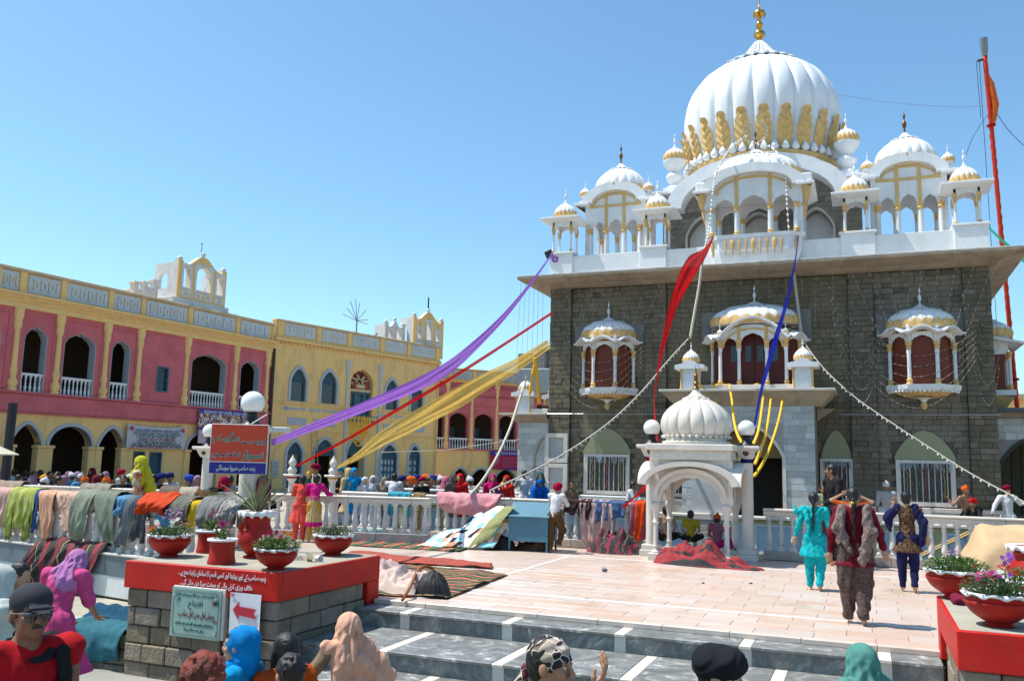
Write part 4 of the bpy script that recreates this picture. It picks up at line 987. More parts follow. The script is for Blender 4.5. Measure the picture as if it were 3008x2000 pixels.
for x0,x1,z0,z1 in ((7.96,8.67,4.62,5.82),(7.02,7.66,.3,1.84),(7.91,8.64,.3,1.83)):
    q=MB(); q.plate(rect(x0,x1,z0,z1),[rect(x0+.07,x1-.07,z0+.07,z1-.07)],-.02,.1); fr=q.build('window_frame',BLUEW,WA)
    q=MB(); q.box(x0+.07,x1-.07,.12,.14,z0+.07,z1-.07); q.build('pane',GLASSD if z0>1 or x0<7.5 else BLUEW,fr)
    q=MB()
    for k in range(6): q.box(x0+.07+(x1-x0-.14)*(k+.5)/6-.008,x0+.07+(x1-x0-.14)*(k+.5)/6+.008,.05,.065,z0+.07,z1-.07)
    q.box(x0+.07,x1-.07,.045,.07,(z0+z1)/2-.015,(z0+z1)/2+.015); q.stuff('grille',BLUEW,fr)
q=MB(); q.bbox(S0,15.62,-.10,.0,3.3,4.0,.03); q.build('pink_band',PINK,WA)
q=MB(); q.bbox(S0,15.62,-.2,.02,4.0,4.1,.03); q.bbox(S0,15.62,-.14,.0,3.22,3.3,.03); q.pieces('string_course',PINK,WA)
for x in (-7.6,-4.1,-1.7,.98,2.83,5.12,6.9,9.68,12.95,15.3): halfcol(WA,x,4.1,7.42,YEL)
q=MB(); q.bbox(S0,15.65,-.12,.4,7.4,7.62,.01); q.build('cornice_band',YEL,WA)
for i,(z0,z1,o_) in enumerate(((7.62,7.72,.17),(7.72,7.80,.22),(7.80,7.88,.27),(7.88,8.0,.34))):
    q=MB(); q.bbox(S0,15.66,-o_,.4,z0+.001,z1,.01); q.build('cornice_moulding',YEL,WA)
pil=[-8,-5.4,-2.6,-.05,1.0,2.82,5.14,6.88,9.68,12.88,15.6]
pn=[(-7.8,-5.6,4),(-5.2,-2.8,4),(-2.4,-.2,4),(-.9+.95,.8,3),(1.25,2.62,4),(2.98,4.96,5),(5.3,6.7,4),(7.06,9.45,6),(9.9,12.65,5),(13.1,15.2,3)]
q=MB(); q.box(S0,15.65,-.01,.3,8.0,8.85); q.build('parapet',YEL,WA)
for a,b,n in pn: slotpanel(WA,a,b,8.08,8.80,n)
for x in pil: q=MB(); q.bbox(x-.14,x+.14,-.08,.33,8.001,8.9,.02); q.build('parapet_post',YEL,WA)
q=MB(); q.bbox(S0,15.65,-.13,.38,8.86,9.0,.03); q.build('coping',M('buff_coping',(.6,.47,.3,1),.85,.25,2,.3,20,dirt=.3,dcol=(.2,.17,.12,1)),WA)
q=MB(); q.box(S0,15.6,3.6,3.9,0,8.8); q.box(S0,15.6,.4,3.6,7.42,7.6); q.pieces('back_wall',YEL,WA)
q=MB(); q.tube([(15.62,-.12,7.6),(15.62,-.12,.2)],.09,8); q.build('drain_pipe',M('dark_pipe',(.05,.03,.035,1),.6),WA)
# --- block B, ochre with blue windows
zB=9.29; gA=G(808,951,9.)
oB,rB,LB=frame((812.5,936),zB,(1293,1020),zB)
WB=T('ochre_block','two storey ochre block with blue grilled pointed windows, between the pink wings','building',oB,rB)
wn=[(1.24,2.29,4.85,6.0,.68),(3.43,4.55,4.85,6.05,.66),(8.6,9.63,4.82,6.05,.62),(10.86,11.92,4.8,5.95,.60)]
gn=[(1.25,2.29,1.95,.62,0),(3.17,4.67,2.0,.78,2),(5.62,6.95,2.05,.85,2),(8.42,9.8,1.95,.68,1),(10.87,11.9,1.9,.72,1)]
ho=[arch((a+b)/2,z0,b-a,zs,h,'point',14) for a,b,z0,zs,h in wn]+[arch(6.57,4.25,1.8,6.35,.75,'cusp',18)]+[arch((a+b)/2,0,b-a,zs,h,'point',14) for a,b,zs,h,k in gn]
wall(WB,0,13.4,0,8.1,ho,YEL,0,.45)
for a,b,z0,zs,h in wn: grilled(WB,a,b,z0,zs,h)
for a,b,zs,h,k in gn: grilled(WB,a,b,.02,zs,h,mesh=(k==0),door=(k==1)) if k<2 else (reveal(WB,arch((a+b)/2,0,b-a,zs,h,'point',14),arch((a+b)/2,0,b-a+.3,zs,h+.2,'point',14),-.05,.02), (lambda qq:qq.build('fanlight',MATS['blue_fretwork'],WB))((lambda z:(z.plate(arch((a+b)/2,zs-.15,b-a,zs,h,'point',14),(),.1,.15),z)[1])(MB())))
openshop(WB,2.9,7.4,0,3.2,2.5)
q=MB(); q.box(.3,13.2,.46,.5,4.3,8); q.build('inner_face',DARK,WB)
q=MB(); q.bbox(0,13.42,-.09,0,4.66,4.78,.02); q.bbox(0,13.42,-.05,0,3.2,3.26,.01); q.pieces('string_course',YEL,WB)
q=MB(); n=46
for i in range(n): x=.15+13.1*i/(n-1); q.lathe([(0,-.12),(.07,-.06),(.11,.05)],6,(x,-.02,8.02),sy=.8)
q.stuff('dentil_row',YEL,WB)
q=MB(); q.bbox(-.08,13.48,-.2,.45,8.1,8.28,.03); q.bbox(-.1,13.5,-.14,.45,8.281,8.36,.02); q.pieces('cornice',YEL,WB)
q=MB(); q.box(0,13.46,-.02,.3,8.36,9.18); q.build('parapet',YEL,WB)
for a,b,n in ((.62,2.72,4),(3.28,5.06,4),(5.66,7.75,4),(8.34,10.18,4),(10.75,12.85,4)): slotpanel(WB,a,b,8.46,9.14,n)
for x in (.25,3.0,5.36,8.05,10.46,13.15): q=MB(); q.bbox(x-.17,x+.17,-.1,.33,8.361,9.24,.02); q.build('parapet_post',YEL,WB)
q=MB(); q.bbox(-.05,13.5,-.14,.38,9.18,9.30,.03); q.build('coping',MATS['buff_coping'],WB)
for x in (5.37,8.05): halfcol(WB,x,.2,7.5,M('pale_blue_column',(.52,.55,.56,1),.8,.15,3,.2),.15,name='engaged_column')
q=MB(); q.tube([(13.3,-.12,8.3),(13.3,-.12,.2)],.05,8); q.build('drain_pipe',YEL,WB)
for x,w in ((.95,.0),(1.65,1.3),(3.05,.7),(4.35,1.3),(5.05,.0),(8.75,.9),(10.1,1.2),(11.3,.7),(12.4,1.)):
    q=MB(); o=[]
    for s_ in (-1,1):
        o+= [(x+s_*(w/2-.12 if w else 0)+s_*dx,4.42+dz) for dx,dz in (((-.0,-.06),(.08,-.13),(.2,0),(.08,.13),(0,.06)) if s_>0 else ((0,.06),(.08,.13),(.2,0),(.08,-.13),(0,-.06)))]
    if not w: o=[(x-.16,4.42),(x,4.58),(x+.16,4.42),(x,4.26)]
    q.plate(o,(),-.03,-.002); q.build('plaster_ornament',BLUEG,WB)
for a,b in ((1.15,2.45),(3.0,4.6),(8.5,10.),(10.7,12.2)): q=MB(); q.bbox(a,b,-.03,-.002,3.52,3.92,.01); q.build('blank_panel',BLUEG,WB)
# niche over the central door
q=MB(); q.box(5.66,7.48,.4,.46,4.25,7.1); q.build('niche_back',M('brown_niche',(.22,.07,.04,1),.8,.4,4,.4),WB)
q=MB(); q.plate(rect(5.68,7.46,4.3,5.72),[rect(5.82,6.18,4.4,5.6),rect(6.28,6.86,4.4,5.6),rect(6.96,7.32,4.4,5.6)],.2,.3); q.build('niche_door_frame',BLUEW,WB)
q=MB(); q.box(5.7,7.45,.31,.34,4.3,5.7); q.build('niche_door',M('teal_door',(.05,.13,.18,1),.5),WB)
q=MB()
for k in range(26): a=k*.9; q.ball((6.57+.72*math.cos(a)*(.3+.027*k),.26,6.42+.36*math.sin(a)*(.3+.027*k)),.09,7)
q.stuff('plaster_scrollwork',M('painted_relief',(.55,.5,.4,1),.6,.6,9,.4,30,col2=(.45,.22,.05,1)),WB)
q=MB(); q.bbox(5.75,7.4,.1,.35,5.74,5.9,.02); q.bbox(6.0,7.15,.12,.3,5.95,6.2,.05); q.build('relief_shelf',M('painted_relief_gold',(.6,.32,.05,1),.5,.5,9,.2,col2=(.6,.58,.5,1)),WB)
for x in (6.1,7.05): q=MB(); q.lathe([(.1,0),(.12,.1),(.07,.25),(.08,.35),(.05,.42),(.06,.48),(0,.54)],8,(x,.12,5.9)); q.build('relief_figure',M('painted_figure_red',(.45,.06,.03,1),.6),WB)
q=MB(); 
for k in range(9): xx=5.75+k*.2; q.box(xx,xx+.015,-.55,-.53,4.0,4.25)
q.bbox(5.6,7.55,-.6,-.0,3.92,4.0,.01); q.box(5.6,7.55,-.56,-.52,4.25,4.29); q.pieces('little_balcony',BLUEW,WB)
# --- wing C
oC,rC,LC=frame((1312,1079),8.3,(1618,1102.6),8.3)
WC=T('far_pink_wing','farther pink and ochre wing with white balustrades, behind the marble annex','building',oC,rC)
cb=[(-1.2,-.05),(.36,1.80),(2.33,3.84),(4.33,5.74),(6.3,7.8),(8.3,9.8)]
ho=[arch((a+b)/2,2.6,b-a,4.65,.5,'cusp',16,6) for a,b in cb]
wall(WC,-2,11,2.6,7.3,ho,PINK,0,.4,'upper_wall')
for a,b in cb:
    smallrail(WC,a,b,2.6,.05)
    q=MB(); q.bbox(a-.2,b+.2,-.10,-.0,5.7,6.3,.03); q.bbox(a-.15,b+.15,-.13,0,6.45,7.0,.04); q.pieces('pink_panel',PINK,WC)
    q=MB(); q.box((a+b)/2+.3,(a+b)/2+.7,2.3,2.4,2.6,4.2); q.build('inner_door',BLUEW,WC)
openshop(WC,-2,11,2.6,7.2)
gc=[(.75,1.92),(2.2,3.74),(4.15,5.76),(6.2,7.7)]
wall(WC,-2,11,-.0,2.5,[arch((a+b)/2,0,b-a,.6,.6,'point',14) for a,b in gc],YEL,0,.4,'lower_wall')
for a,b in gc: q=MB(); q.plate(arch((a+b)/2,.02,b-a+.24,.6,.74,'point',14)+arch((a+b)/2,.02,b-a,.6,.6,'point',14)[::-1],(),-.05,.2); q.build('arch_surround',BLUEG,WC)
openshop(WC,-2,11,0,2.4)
q=MB(); q.bbox(-2,11,-.12,.4,2.501,2.599,.02); q.build('string_course',PINK,WC)
for x in (.12,2.07,4.08,6.0,8.05): halfcol(WC,x,2.6,7.3,YEL,.18)
q=MB(); q.bbox(-2,11,-.15,.4,7.301,7.42,.02); q.bbox(-2,11,-.25,.4,7.421,7.50,.02); q.box(-2,11,-.0,.3,7.5,8.2); q.pieces('parapet',YEL,WC)
for a,b,n in ((-.9,.0,2),(.55,1.95,4),(2.5,3.85,3),(4.5,5.8,3),(6.3,7.0,2),(7.8,9.2,4)): slotpanel(WC,a,b,7.55,8.12,n)
for x in (.3,2.2,4.2,6.05,7.4): q=MB(); q.bbox(x-.16,x+.16,-.08,.33,7.501,8.21,.02); q.build('parapet_post',YEL,WC)
q=MB(); q.bbox(-2,11,-.13,.38,8.201,8.31,.03); q.build('coping',MATS['buff_coping'],WC)
# stair towers on the roofs
def tower(label,o,rz,x0,x1,z0,z1,za,arches,depth,y=.5,fm=None,third=None):
    root=T('roof_tower',label,'tower',o,rz); w=x1-x0; fm=fm or YEL
    ho=[arch(a,zz0,ww,zs,h,'round',12) for a,zz0,ww,zs,h in arches]+[rect(*t) for t in (third or [])]
    n=16; ped=[(x0,z0),(x0,z1+.1),(x0+.3,z1+.1),(x0+.3,z1-.08),(x0+.55,z1-.05)]
    mid=(x0+x1)/2; hw=w/2-.6
    for i in range(n+1):
        t=i/n; u=abs(2*t-1); ped.append((mid-hw+2*hw*t,z1-.02+(za-z1)*(math.cos(u*PI)*.5+.5)**.8))
    ped+=[(x1-.55,z1-.05),(x1-.3,z1-.08),(x1-.3,z1+.1),(x1,z1+.1),(x1,z0)]
    q=MB(); q.plate(ped,ho,y,y+.08); q.build('front_face',fm,root)
    q=MB(); q.plate(ped,[[(mid+(p-mid)*1.0,z) for p,z in h] for h in ho],y+.081,y+.3); q.build('white_core',WHITE2,root)
    for h in arches:
        a,zz0,ww,zs,hh=h
        q=MB(); q.plate(rect(a-ww/2-.13,a+ww/2+.13,zz0-.1,zs+hh+.14),[arch(a,zz0,ww,zs,hh,'round',12)],y-.03,y-.001); q.build('white_arch_frame',WHITE2,root)
        q=MB(); m_=max(1,int(ww/.3)); q.plate(rect(a-ww/2-.1,a+ww/2+.1,z0+.1,zz0-.14),[[(a-ww/2+(ww/m_)*(k+.5)+.09*math.cos(t*PI/3),(z0+zz0)/2-.02+.13*math.sin(t*PI/3)) for t in range(6)] for k in range(m_)],y-.03,y-.001); q.build('pierced_panel',WHITE2,root)
    q=MB(); q.ball((mid,y+.1,za+.12),.13,10); q.build('finial_ball',WHITE2,root,True)
    for x in (x0+.15,x1-.15): q=MB(); q.ball((x,y+.12,z1+.18),.15,10); q.build('cap',WHITE2,root,True)
    q=MB(); q.plate(rect(y+.3,y+depth,z0,z1),[arch(y+.3+depth*.45,z0+.5,depth*.4,z1-.8,.3,'round',10)],x0,x0+.2,map=lambda p,yy,z:(yy,p,z)); q.plate(rect(y+.3,y+depth,z0,z1),[arch(y+.3+depth*.45,z0+.5,depth*.4,z1-.8,.3,'round',10)],x1-.2,x1,map=lambda p,yy,z:(yy,p,z)); q.pieces('side_wall',WHITE2,root)
    return root
t=tower('ochre and white arched roof tower above the pink wing',oA,rA,9.2,12.4,9.36,11.15,11.72,[(9.75,9.95,.42,10.75,.25),(10.85,9.95,.95,10.72,.42),(11.95,9.95,.42,10.68,.25)],1.6)
q=MB(); q.bbox(8.6,12.8,.3,3.4,8.75,9.1,.02); q.bbox(8.9,12.6,.4,3.3,9.1,9.36,.02); q.pieces('stepped_base',WHITE2,t)
for x,z,y in ((7.1,9.75,.8),(7.8,9.9,1.0),(8.55,10.15,1.2),(8.1,9.65,2.4)): q=MB(); q.bbox(x-.13,x+.13,y,y+.3,8.9,z,.01); q.bbox(x-.19,x+.19,y-.06,y+.36,z-.1,z,.01); q.build('newel_post',WHITE2,t)
q=MB(); q.bbox(7.2,7.75,.9,1.1,9.0,9.45,.01); q.bbox(7.9,8.5,1.1,1.3,9.1,9.7,.01); q.pieces('stair_parapet',WHITE2,t)
q=MB(); q.tube([(10.75,.7,11.8),(10.75,.7,12.5)],.02,5); q.tube([(10.65,.7,12.4),(10.85,.7,12.4)],.012,4); q.build('rod',GREYM,t)
t=tower('narrow ochre roof tower with stacked openings above the ochre block',oB,rB,11.35,14.3,8.6,11.1,11.65,[(11.95,9.75,.34,10.2,.2),(12.83,9.75,.4,10.75,.22),(13.7,9.75,.34,10.2,.2)],1.2,third=[(11.85,12.1,10.6,10.85),(13.6,13.85,10.6,10.85)])
q=MB(); q.tube([(12.8,.6,11.7),(12.8,.6,12.65)],.05,6); q.build('rod',BLACK,t)
tower('white arched roof tower behind the narrow ochre one',oB,rB,9.45,11.3,9.2,10.4,10.75,[(9.95,9.45,.35,9.95,.2),(10.75,9.45,.5,9.95,.25)],1.0,y=1.2,fm=WHITE2)
root=T('rooftop_aerial','grey spoked aerial on a pole above the ochre block roof','aerial',oB+Vector((math.cos(rB)*6.35,math.sin(rB)*6.35,9.2)),rB)
q=MB(); q.tube([(0,.5,0),(0,.5,.95)],.05,6); q.pieces('pole',GREYM,root)
for a,l in ((12,.95),(-6,.9),(48,1.05),(82,1.15),(98,1.35),(118,1.3),(142,1.1),(168,1.2)): q=MB(); q.tube([(0,.5,.92),(l*math.cos(R(a)),.5,.92+l*math.sin(R(a)))],.022,5); q.build('spoke',GREYM,root)
# grey water tank and mast behind the annex
root=T('water_tank','grey concrete roof water tank behind the marble annex','tank',AT(1578,1096,62))
q=MB(); q.box(-1.1,.9,-1,1.2,.2,1.3); q.build('tank',M('tank_grey',(.22,.21,.19,1),.85,.3,1,.2),root); q=MB(); q.lathe([(.6,0),(.6,1.3),(.5,1.4)],16,(.6,0,.3)); q.build('drum',M('tank_dark',(.12,.12,.11,1),.8),root,SA); q=MB(); q.bbox(-1.1,1.4,-1.1,1.3,-1.5,.2,.02); q.build('base_slab',GREYM,root)
# --- things on the wings: banners and the shop cloths
def shape(ch_prev,ch,ch_next): pass
FORMS={'ا':('FE8D','FE8E'),'آ':('FE81','FE82'),'أ':('FE83','FE84'),'ب':('FE8F','FE90','FE91','FE92'),'پ':('FB56','FB57','FB58','FB59'),'ت':('FE95','FE96','FE97','FE98'),'ٹ':('FB66','FB67','FB68','FB69'),'ث':('FE99','FE9A','FE9B','FE9C'),'ج':('FE9D','FE9E','FE9F','FEA0'),'چ':('FB7A','FB7B','FB7C','FB7D'),'ح':('FEA1','FEA2','FEA3','FEA4'),'خ':('FEA5','FEA6','FEA7','FEA8'),'د':('FEA9','FEAA'),'ر':('FEAD','FEAE'),'ز':('FEAF','FEB0'),'س':('FEB1','FEB2','FEB3','FEB4'),'ش':('FEB5','FEB6','FEB7','FEB8'),'ص':('FEB9','FEBA','FEBB','FEBC'),'ع':('FEC9','FECA','FECB','FECC'),'ف':('FED1','FED2','FED3','FED4'),'ق':('FED5','FED6','FED7','FED8'),'ک':('FB8E','FB8F','FB90','FB91'),'گ':('FB92','FB93','FB94','FB95'),'ل':('FEDD','FEDE','FEDF','FEE0'),'م':('FEE1','FEE2','FEE3','FEE4'),'ن':('FEE5','FEE6','FEE7','FEE8'),'ں':('FB9E','FB9F'),'و':('FEED','FEEE'),'ؤ':('FE85','FE86'),'ہ':('FBA6','FBA7','FBA8','FBA9'),'ھ':('FBAA','FBAB','FBAC','FBAD'),'ی':('FBFC','FBFD','FBFE','FBFF'),'ے':('FBAE','FBAF'),'ئ':('FE89','FE8A','FE8B','FE8C')}
def urdu(s):
    """join the letters and put them in drawing order"""
    out=[];n=len(s)
    for i,c in enumerate(s):
        if c not in FORMS: out.append(c); continue
        f=FORMS[c]; p=i>0 and s[i-1] in FORMS and len(FORMS[s[i-1]])==4; x=i<n-1 and s[i+1] in FORMS and len(f)==4
        if c=='ا' and p and s[i-1]=='ل':
            pp=i>1 and s[i-2] in FORMS and len(FORMS[s[i-2]])==4
            out[-1]=chr(int('FEFC' if pp else 'FEFB',16)); continue
        k=(3 if x else 1) if p else (2 if x else 0); out.append(chr(int(f[k],16)))
    return ''.join(out)[::-1]
def text(name,s,parent,mat,size,loc,rot=(PI/2,0,0),width=None,ext=.0015,bold=0.,align='CENTER',sx=1.):
    c=bpy.data.curves.new(name,'FONT'); c.body=s; c.size=size; c.align_x=align; c.align_y='CENTER'; c.extrude=ext; c.offset=bold; c.resolution_u=3
    o=bpy.data.objects.new(name,c); COL.objects.link(o); dg=bpy.context.evaluated_depsgraph_get(); me=bpy.data.meshes.new_from_object(o.evaluated_get(dg)); bpy.data.objects.remove(o)
    me.materials.clear(); me.materials.append(mat); k=1
    if width and len(me.vertices): xs=[v.co.x for v in me.vertices]; k=width/max(1e-3,max(xs)-min(xs))
    r_=put(name,me,parent,loc,rot=rot); r_.scale=(k*sx,1 if not width else min(1.6,max(.75,k)),1); return r_
INKB=M('blue_ink',(.03,.06,.28,1),.6); INKT=M('teal_ink',(.03,.16,.16,1),.6); INKM=M('maroon_ink',(.25,.03,.06,1),.6); INKW=M('white_ink',(.8,.8,.8,1),.6); INKK=M('black_ink',(.015,.015,.015,1),.5); INKG=M('green_ink',(.0,.22,.13,1),.5); INKR=M('red_ink',(.62,.02,.03,1),.6)
def banner(label,o,rz,x0,x1,z0,z1,y,mat,sag=.06):
    root=T('banner',label,'banner',Vector((o.x,o.y,0)),rz); f=lambda u,v:(x0+u*(x1-x0),y+.04*math.sin(u*9)*(1-abs(2*v-1)*.5),z0+v*(z1-z0)-sag*math.sin(u*PI)*(.3+v*.7))
    q=MB(); q.grid(f,24,10); g=q.grid(lambda u,v:(f(u,v)[0],f(u,v)[1]+.012,f(u,v)[2]),24,10); q.build('cloth',mat,root,True); return root
b=banner('white cloth banner with blue and maroon Gurmukhi lines on the pink wing',oA,rA,6.42,9.76,2.0,3.05,-.22,cloth('banner_white',(.62,.6,.64,1),trans=.1,bump=.15),.10)
for s_,z,w_,m_ in (('ਸਾਗਰ ਸਿਖਿਆ ਕਮੇਟੀ ਜਥਾ ਆਈ ਸੰਗਤ ਨੂੰ ਜੀ',2.82,2.5,INKB),('ਪੰਜਾ ਦੇ ਦਰਸ਼ਨ ਕਰਨ ਤੋਂ ਬਾਅਦ ਸੰਗਤ ਲਈ ਲੰਗਰ',2.69,2.7,INKT),('ਦੀ ਸੇਵਾ ਜਥੇ ਦੀ ਆਗਿਆ ਨਾਲ ਹੋਵੇਗੀ',2.57,2.2,INKT),('ਨਨਕਾਣਾ ਦੀ ਯਾਤਰਾ ਸਾਹਿਬ ਵਿਖੇ',2.43,2.0,INKM),('ਜੋੜਾ ਘਰ ਤੇ ਸਮਾਨ ਘਰ ਸਾਹਮਣੇ ਹੈ',2.30,2.2,INKT),('ਸਭ ਸੰਗਤ ਨੂੰ ਬੇਨਤੀ ਹੈ ਕਿ ਸਫਾਈ ਰੱਖੀ ਜਾਵੇ',2.20,2.7,INKT),('ਵਲੋਂ ਪ੍ਰਬੰਧਕ ਕਮੇਟੀ ਗੁਰਦੁਆਰਾ ਪੰਜਾ ਸਾਹਿਬ',2.10,2.9,INKM)):
    text('lettering',s_,b,m_,.12,(8.08,-.275,z-.05),width=w_,bold=.001)
for x in (6.62,9.55): q=MB(); q.lathe([(.0,0),(.09,.0),(.09,.01),(0,.012)],12); q.build('red_emblem',INKR,b,loc=(x,-.27,2.86)).rotation_euler.x=PI/2
def photomat():
    m,t,b=nodes('crowd_photo_print'); v=coords(t,(1.2,1,1)); n=t.nodes.new('ShaderNodeTexVoronoi'); n.inputs['Scale'].default_value=9; t.links.new(v,n.inputs[0])
    s=t.nodes.new('ShaderNodeSeparateColor'); t.links.new(n.outputs['Color'],s.inputs[0])
    c=ramp(t,s.outputs[0],[(0,(.05,.03,.03,1)),(.2,(.45,.05,.05,1)),(.4,(.6,.55,.5,1)),(.55,(.35,.2,.12,1)),(.7,(.2,.2,.35,1)),(.85,(.7,.68,.65,1))],True)
    t.links.new(c,b.inputs['Base Color']); return m
b=banner('printed banner with rows of small figures under a blue title strip, on the pink wing',oA,rA,10.48,14.3,2.95,3.95,-.24,photomat(),.02)
q=MB(); q.box(10.48,14.3,-.31,-.29,3.78,3.98); q.build('title_strip',M('banner_blue',(.04,.06,.35,1),.6),b); q=MB(); q.box(10.48,14.3,-.30,-.285,2.3,2.98); q.build('lower_panel',M('banner_pale',(.5,.48,.55,1),.7,.5,3,.1,col2=(.55,.25,.25,1)),b)
q=MB(); q.box(10.48,14.3,-.312,-.302,2.95,3.1); q.build('middle_strip',MATS['banner_blue'],b)
text('lettering','ਗੁਰਦੁਆਰਾ ਪੰਜਾ ਸਾਹਿਬ ਯਾਤਰਾ ਵਿਸਾਖੀ',b,INKW,.14,(12.3,-.315,3.84),width=3.2)
b=banner('crimson cloth banner with a violet title strip on the far wing',oC,rC,3.55,6.2,1.2,2.5,-.2,cloth('banner_crimson',(.48,.035,.09,1),trans=.1,bump=.1),.02)
q=MB(); q.box(3.55,6.2,-.27,-.25,2.2,2.52); q.build('title_strip',M('banner_violet',(.06,.03,.25,1),.6),b); q=MB(); q.box(4.7,6.2,-.27,-.255,1.16,1.28); q.build('foot_strip',MATS['banner_violet'],b)
text('lettering','ਸਾਲਾਨਾ ਜੋੜ ਮੇਲਾ ਦੀ ਵਧਾਈ ਸੰਗਤ',b,INKW,.16,(4.95,-.275,2.34),width=2.1)
for k in range(4): text('lettering','ਸੰਗਤ ਨੂੰ ਜੀ ਆਇਆਂ ਪੰਜਾ ਸਾਹਿਬ',b,M('faded_pink_ink',(.5,.2,.3,1),.6),.14,(5.3,-.262,1.98-k*.19),width=1.5)
text('lettering','ਸੇਵਾ',b,MATS['faded_pink_ink'],.42,(4.1,-.262,1.7),rot=(PI/2,-R(35),0))
# ================================================================ left balustrades, posts, lamp columns, kiosk
from mathutils import noise as mn
def nz(x,y,z=0): return mn.noise(Vector((x,y,z)))
LD=Vector((-math.cos(R(9.3)),math.sin(R(9.3)),0)); LO=Vector((-8.03,9.74,.305)); LN=Vector((-math.sin(R(9.3)),-math.cos(R(9.3)),0))
balustrade('near marble balustrade draped with drying clothes, left of the pier',0,8.4,0,hs=.845,kerb=0); rt=bpy.data.objects[[o.name for o in bpy.data.objects if o.name.startswith('balustrade') and o.type=='EMPTY'][-1]]
rt.location=LO; rt.rotation_euler.z=R(180-9.3)
r2=balustrade('farther marble balustrade with solid panels on the left terrace',0,9.5,0,hs=.8,kerb=.2,sp=.24); r2.location=(-22.6,14.4,0); r2.rotation_euler.z=R(8)
r3=balustrade('short marble balustrade between the two left lamp columns',0,4.6,0,hs=.8,kerb=.2); r3.location=(-13.1,15.75,0); r3.rotation_euler.z=R(14)
def opal(root,z,s=1.):
    q=MB(); q.lathe([(.17*s,0),(.15*s,.02),(.10*s,.07),(.075*s,.14),(.075*s,.17),(.13*s,.20)],16,(0,0,z)); q.build('lamp_collar',BLACK,root,SA)
    q=MB(); q.ball((0,0,z+.33*s),.168*s,28); q.build('globe',GLOBE,root,True)
def lampcol(label,x,y,h=2.18,r=.12,z=0,s=1.,band=None):
    root=T('lamp_column',label,'lamp column',(x,y,z))
    q=MB(); q.bbox(-.2,.2,-.2,.2,0,.12,.01); q.bbox(-.17,.17,-.17,.17,.12,.22,.01); q.pieces('plinth',MARB,root)
    n=24; L=h-.35; q=MB(); N=50
    prof=[(r,L*i/N) for i in range(N+1)]
    vs=[];k=64
    for rr,zz in prof:
        for i in range(k): a=2*PI*i/k; tw=zz*5.5; q_=rr*(1+.05*math.cos(12*(a+tw))); vs.append((q_*math.cos(a),q_*math.sin(a),.22+zz*(L-.1)/L))
    q.add(vs,[(j*k+i,j*k+(i+1)%k,(j+1)*k+(i+1)%k,(j+1)*k+i) for j in range(N) for i in range(k)]); q.build('twisted_shaft',MARB,root,True)
    q=MB(); c=.2
    for (o0,z0,o1,z1) in ((.12,h-.24,.14,h-.2),(.14,h-.2,.19,h-.08),(.24,h-.079,.26,h-.04),(.26,h-.04,.25,h)):
        q.add([(a*o0,b*o0,z0) for a,b in ((-1,-1),(1,-1),(1,1),(-1,1))]+[(a*o1,b*o1,z1) for a,b in ((-1,-1),(1,-1),(1,1),(-1,1))],[(0,1,5,4),(1,2,6,5),(2,3,7,6),(3,0,4,7),(4,5,6,7),(3,2,1,0)])
    q.pieces('capital',MARB,root)
    q=MB(); q.lathe([(.0,-.0),(.06,0),(.055,.012),(0,.02)],10); 
    for a in range(4): o=q.build('capital_boss',M('brown_boss',(.12,.06,.02,1),.8),root,loc=(.165*math.sin(a*PI/2),-.165*math.cos(a*PI/2),h-.14)); o.rotation_euler=(PI/2,0,a*PI/2)
    if band: q=MB(); q.lathe([(r*1.1,0),(r*1.16,.03),(r*1.1,.07)],20,(0,0,h-.33)); q.build('cloth_band',band,root,True)
    opal(root,h,s); return root
g1=AT(743.5,1176,12.4)
lampcol('twisted marble lamp column behind the tall red urn, carrying the notice board',g1.x,g1.y,band=None)
lampcol('twisted marble lamp column far behind the notice board on the left terrace',-13.6,15.65,h=1.95)
REDC=cloth('scarlet_cloth',(.55,.012,.02,1),trans=.3)
NAVY=cloth('navy_band',(.01,.012,.12,1))
lampcol('twisted marble lamp column left of the kiosk, tied with red cloth',-3.98,17.42,r=.11,band=REDC)
lampcol('twisted marble lamp column right of the kiosk, tied with blue cloth',-2.13,17.5,r=.11,band=NAVY)
for i,(px,py,lb) in enumerate(((861,1336,'marble finial post tied with the red streamer'),(981,1340,'marble finial post tied with the yellow streamer'))):
    p=AT(px,py,22); root=T('finial_post',lb,'post',(p.x,p.y,0))
    q=MB(); q.lathe(spline([(.11,0),(.11,.3),(.085,.4),(.10,.6),(.075,1.0),(.08,1.15),(.12,1.2),(.12,1.28)],3),14); q.bbox(-.16,.16,-.16,.16,1.281,1.33,.01); q.pieces('shaft',MARB,root,SA)
    q=MB(); q.lathe(spline([(.08,1.33),(.12,1.42),(.08,1.5),(.06,1.52),(.10,1.62),(.04,1.74),(.0,1.82)],4),14); q.build('finial',MARB,root,SA)
    q=MB(); q.lathe([(.12,0),(.135,.025),(.12,.05)],12,(0,0,1.22)); q.build('knot',REDC if i==0 else cloth('orange_knot',(.7,.3,.02,1)),root,True)
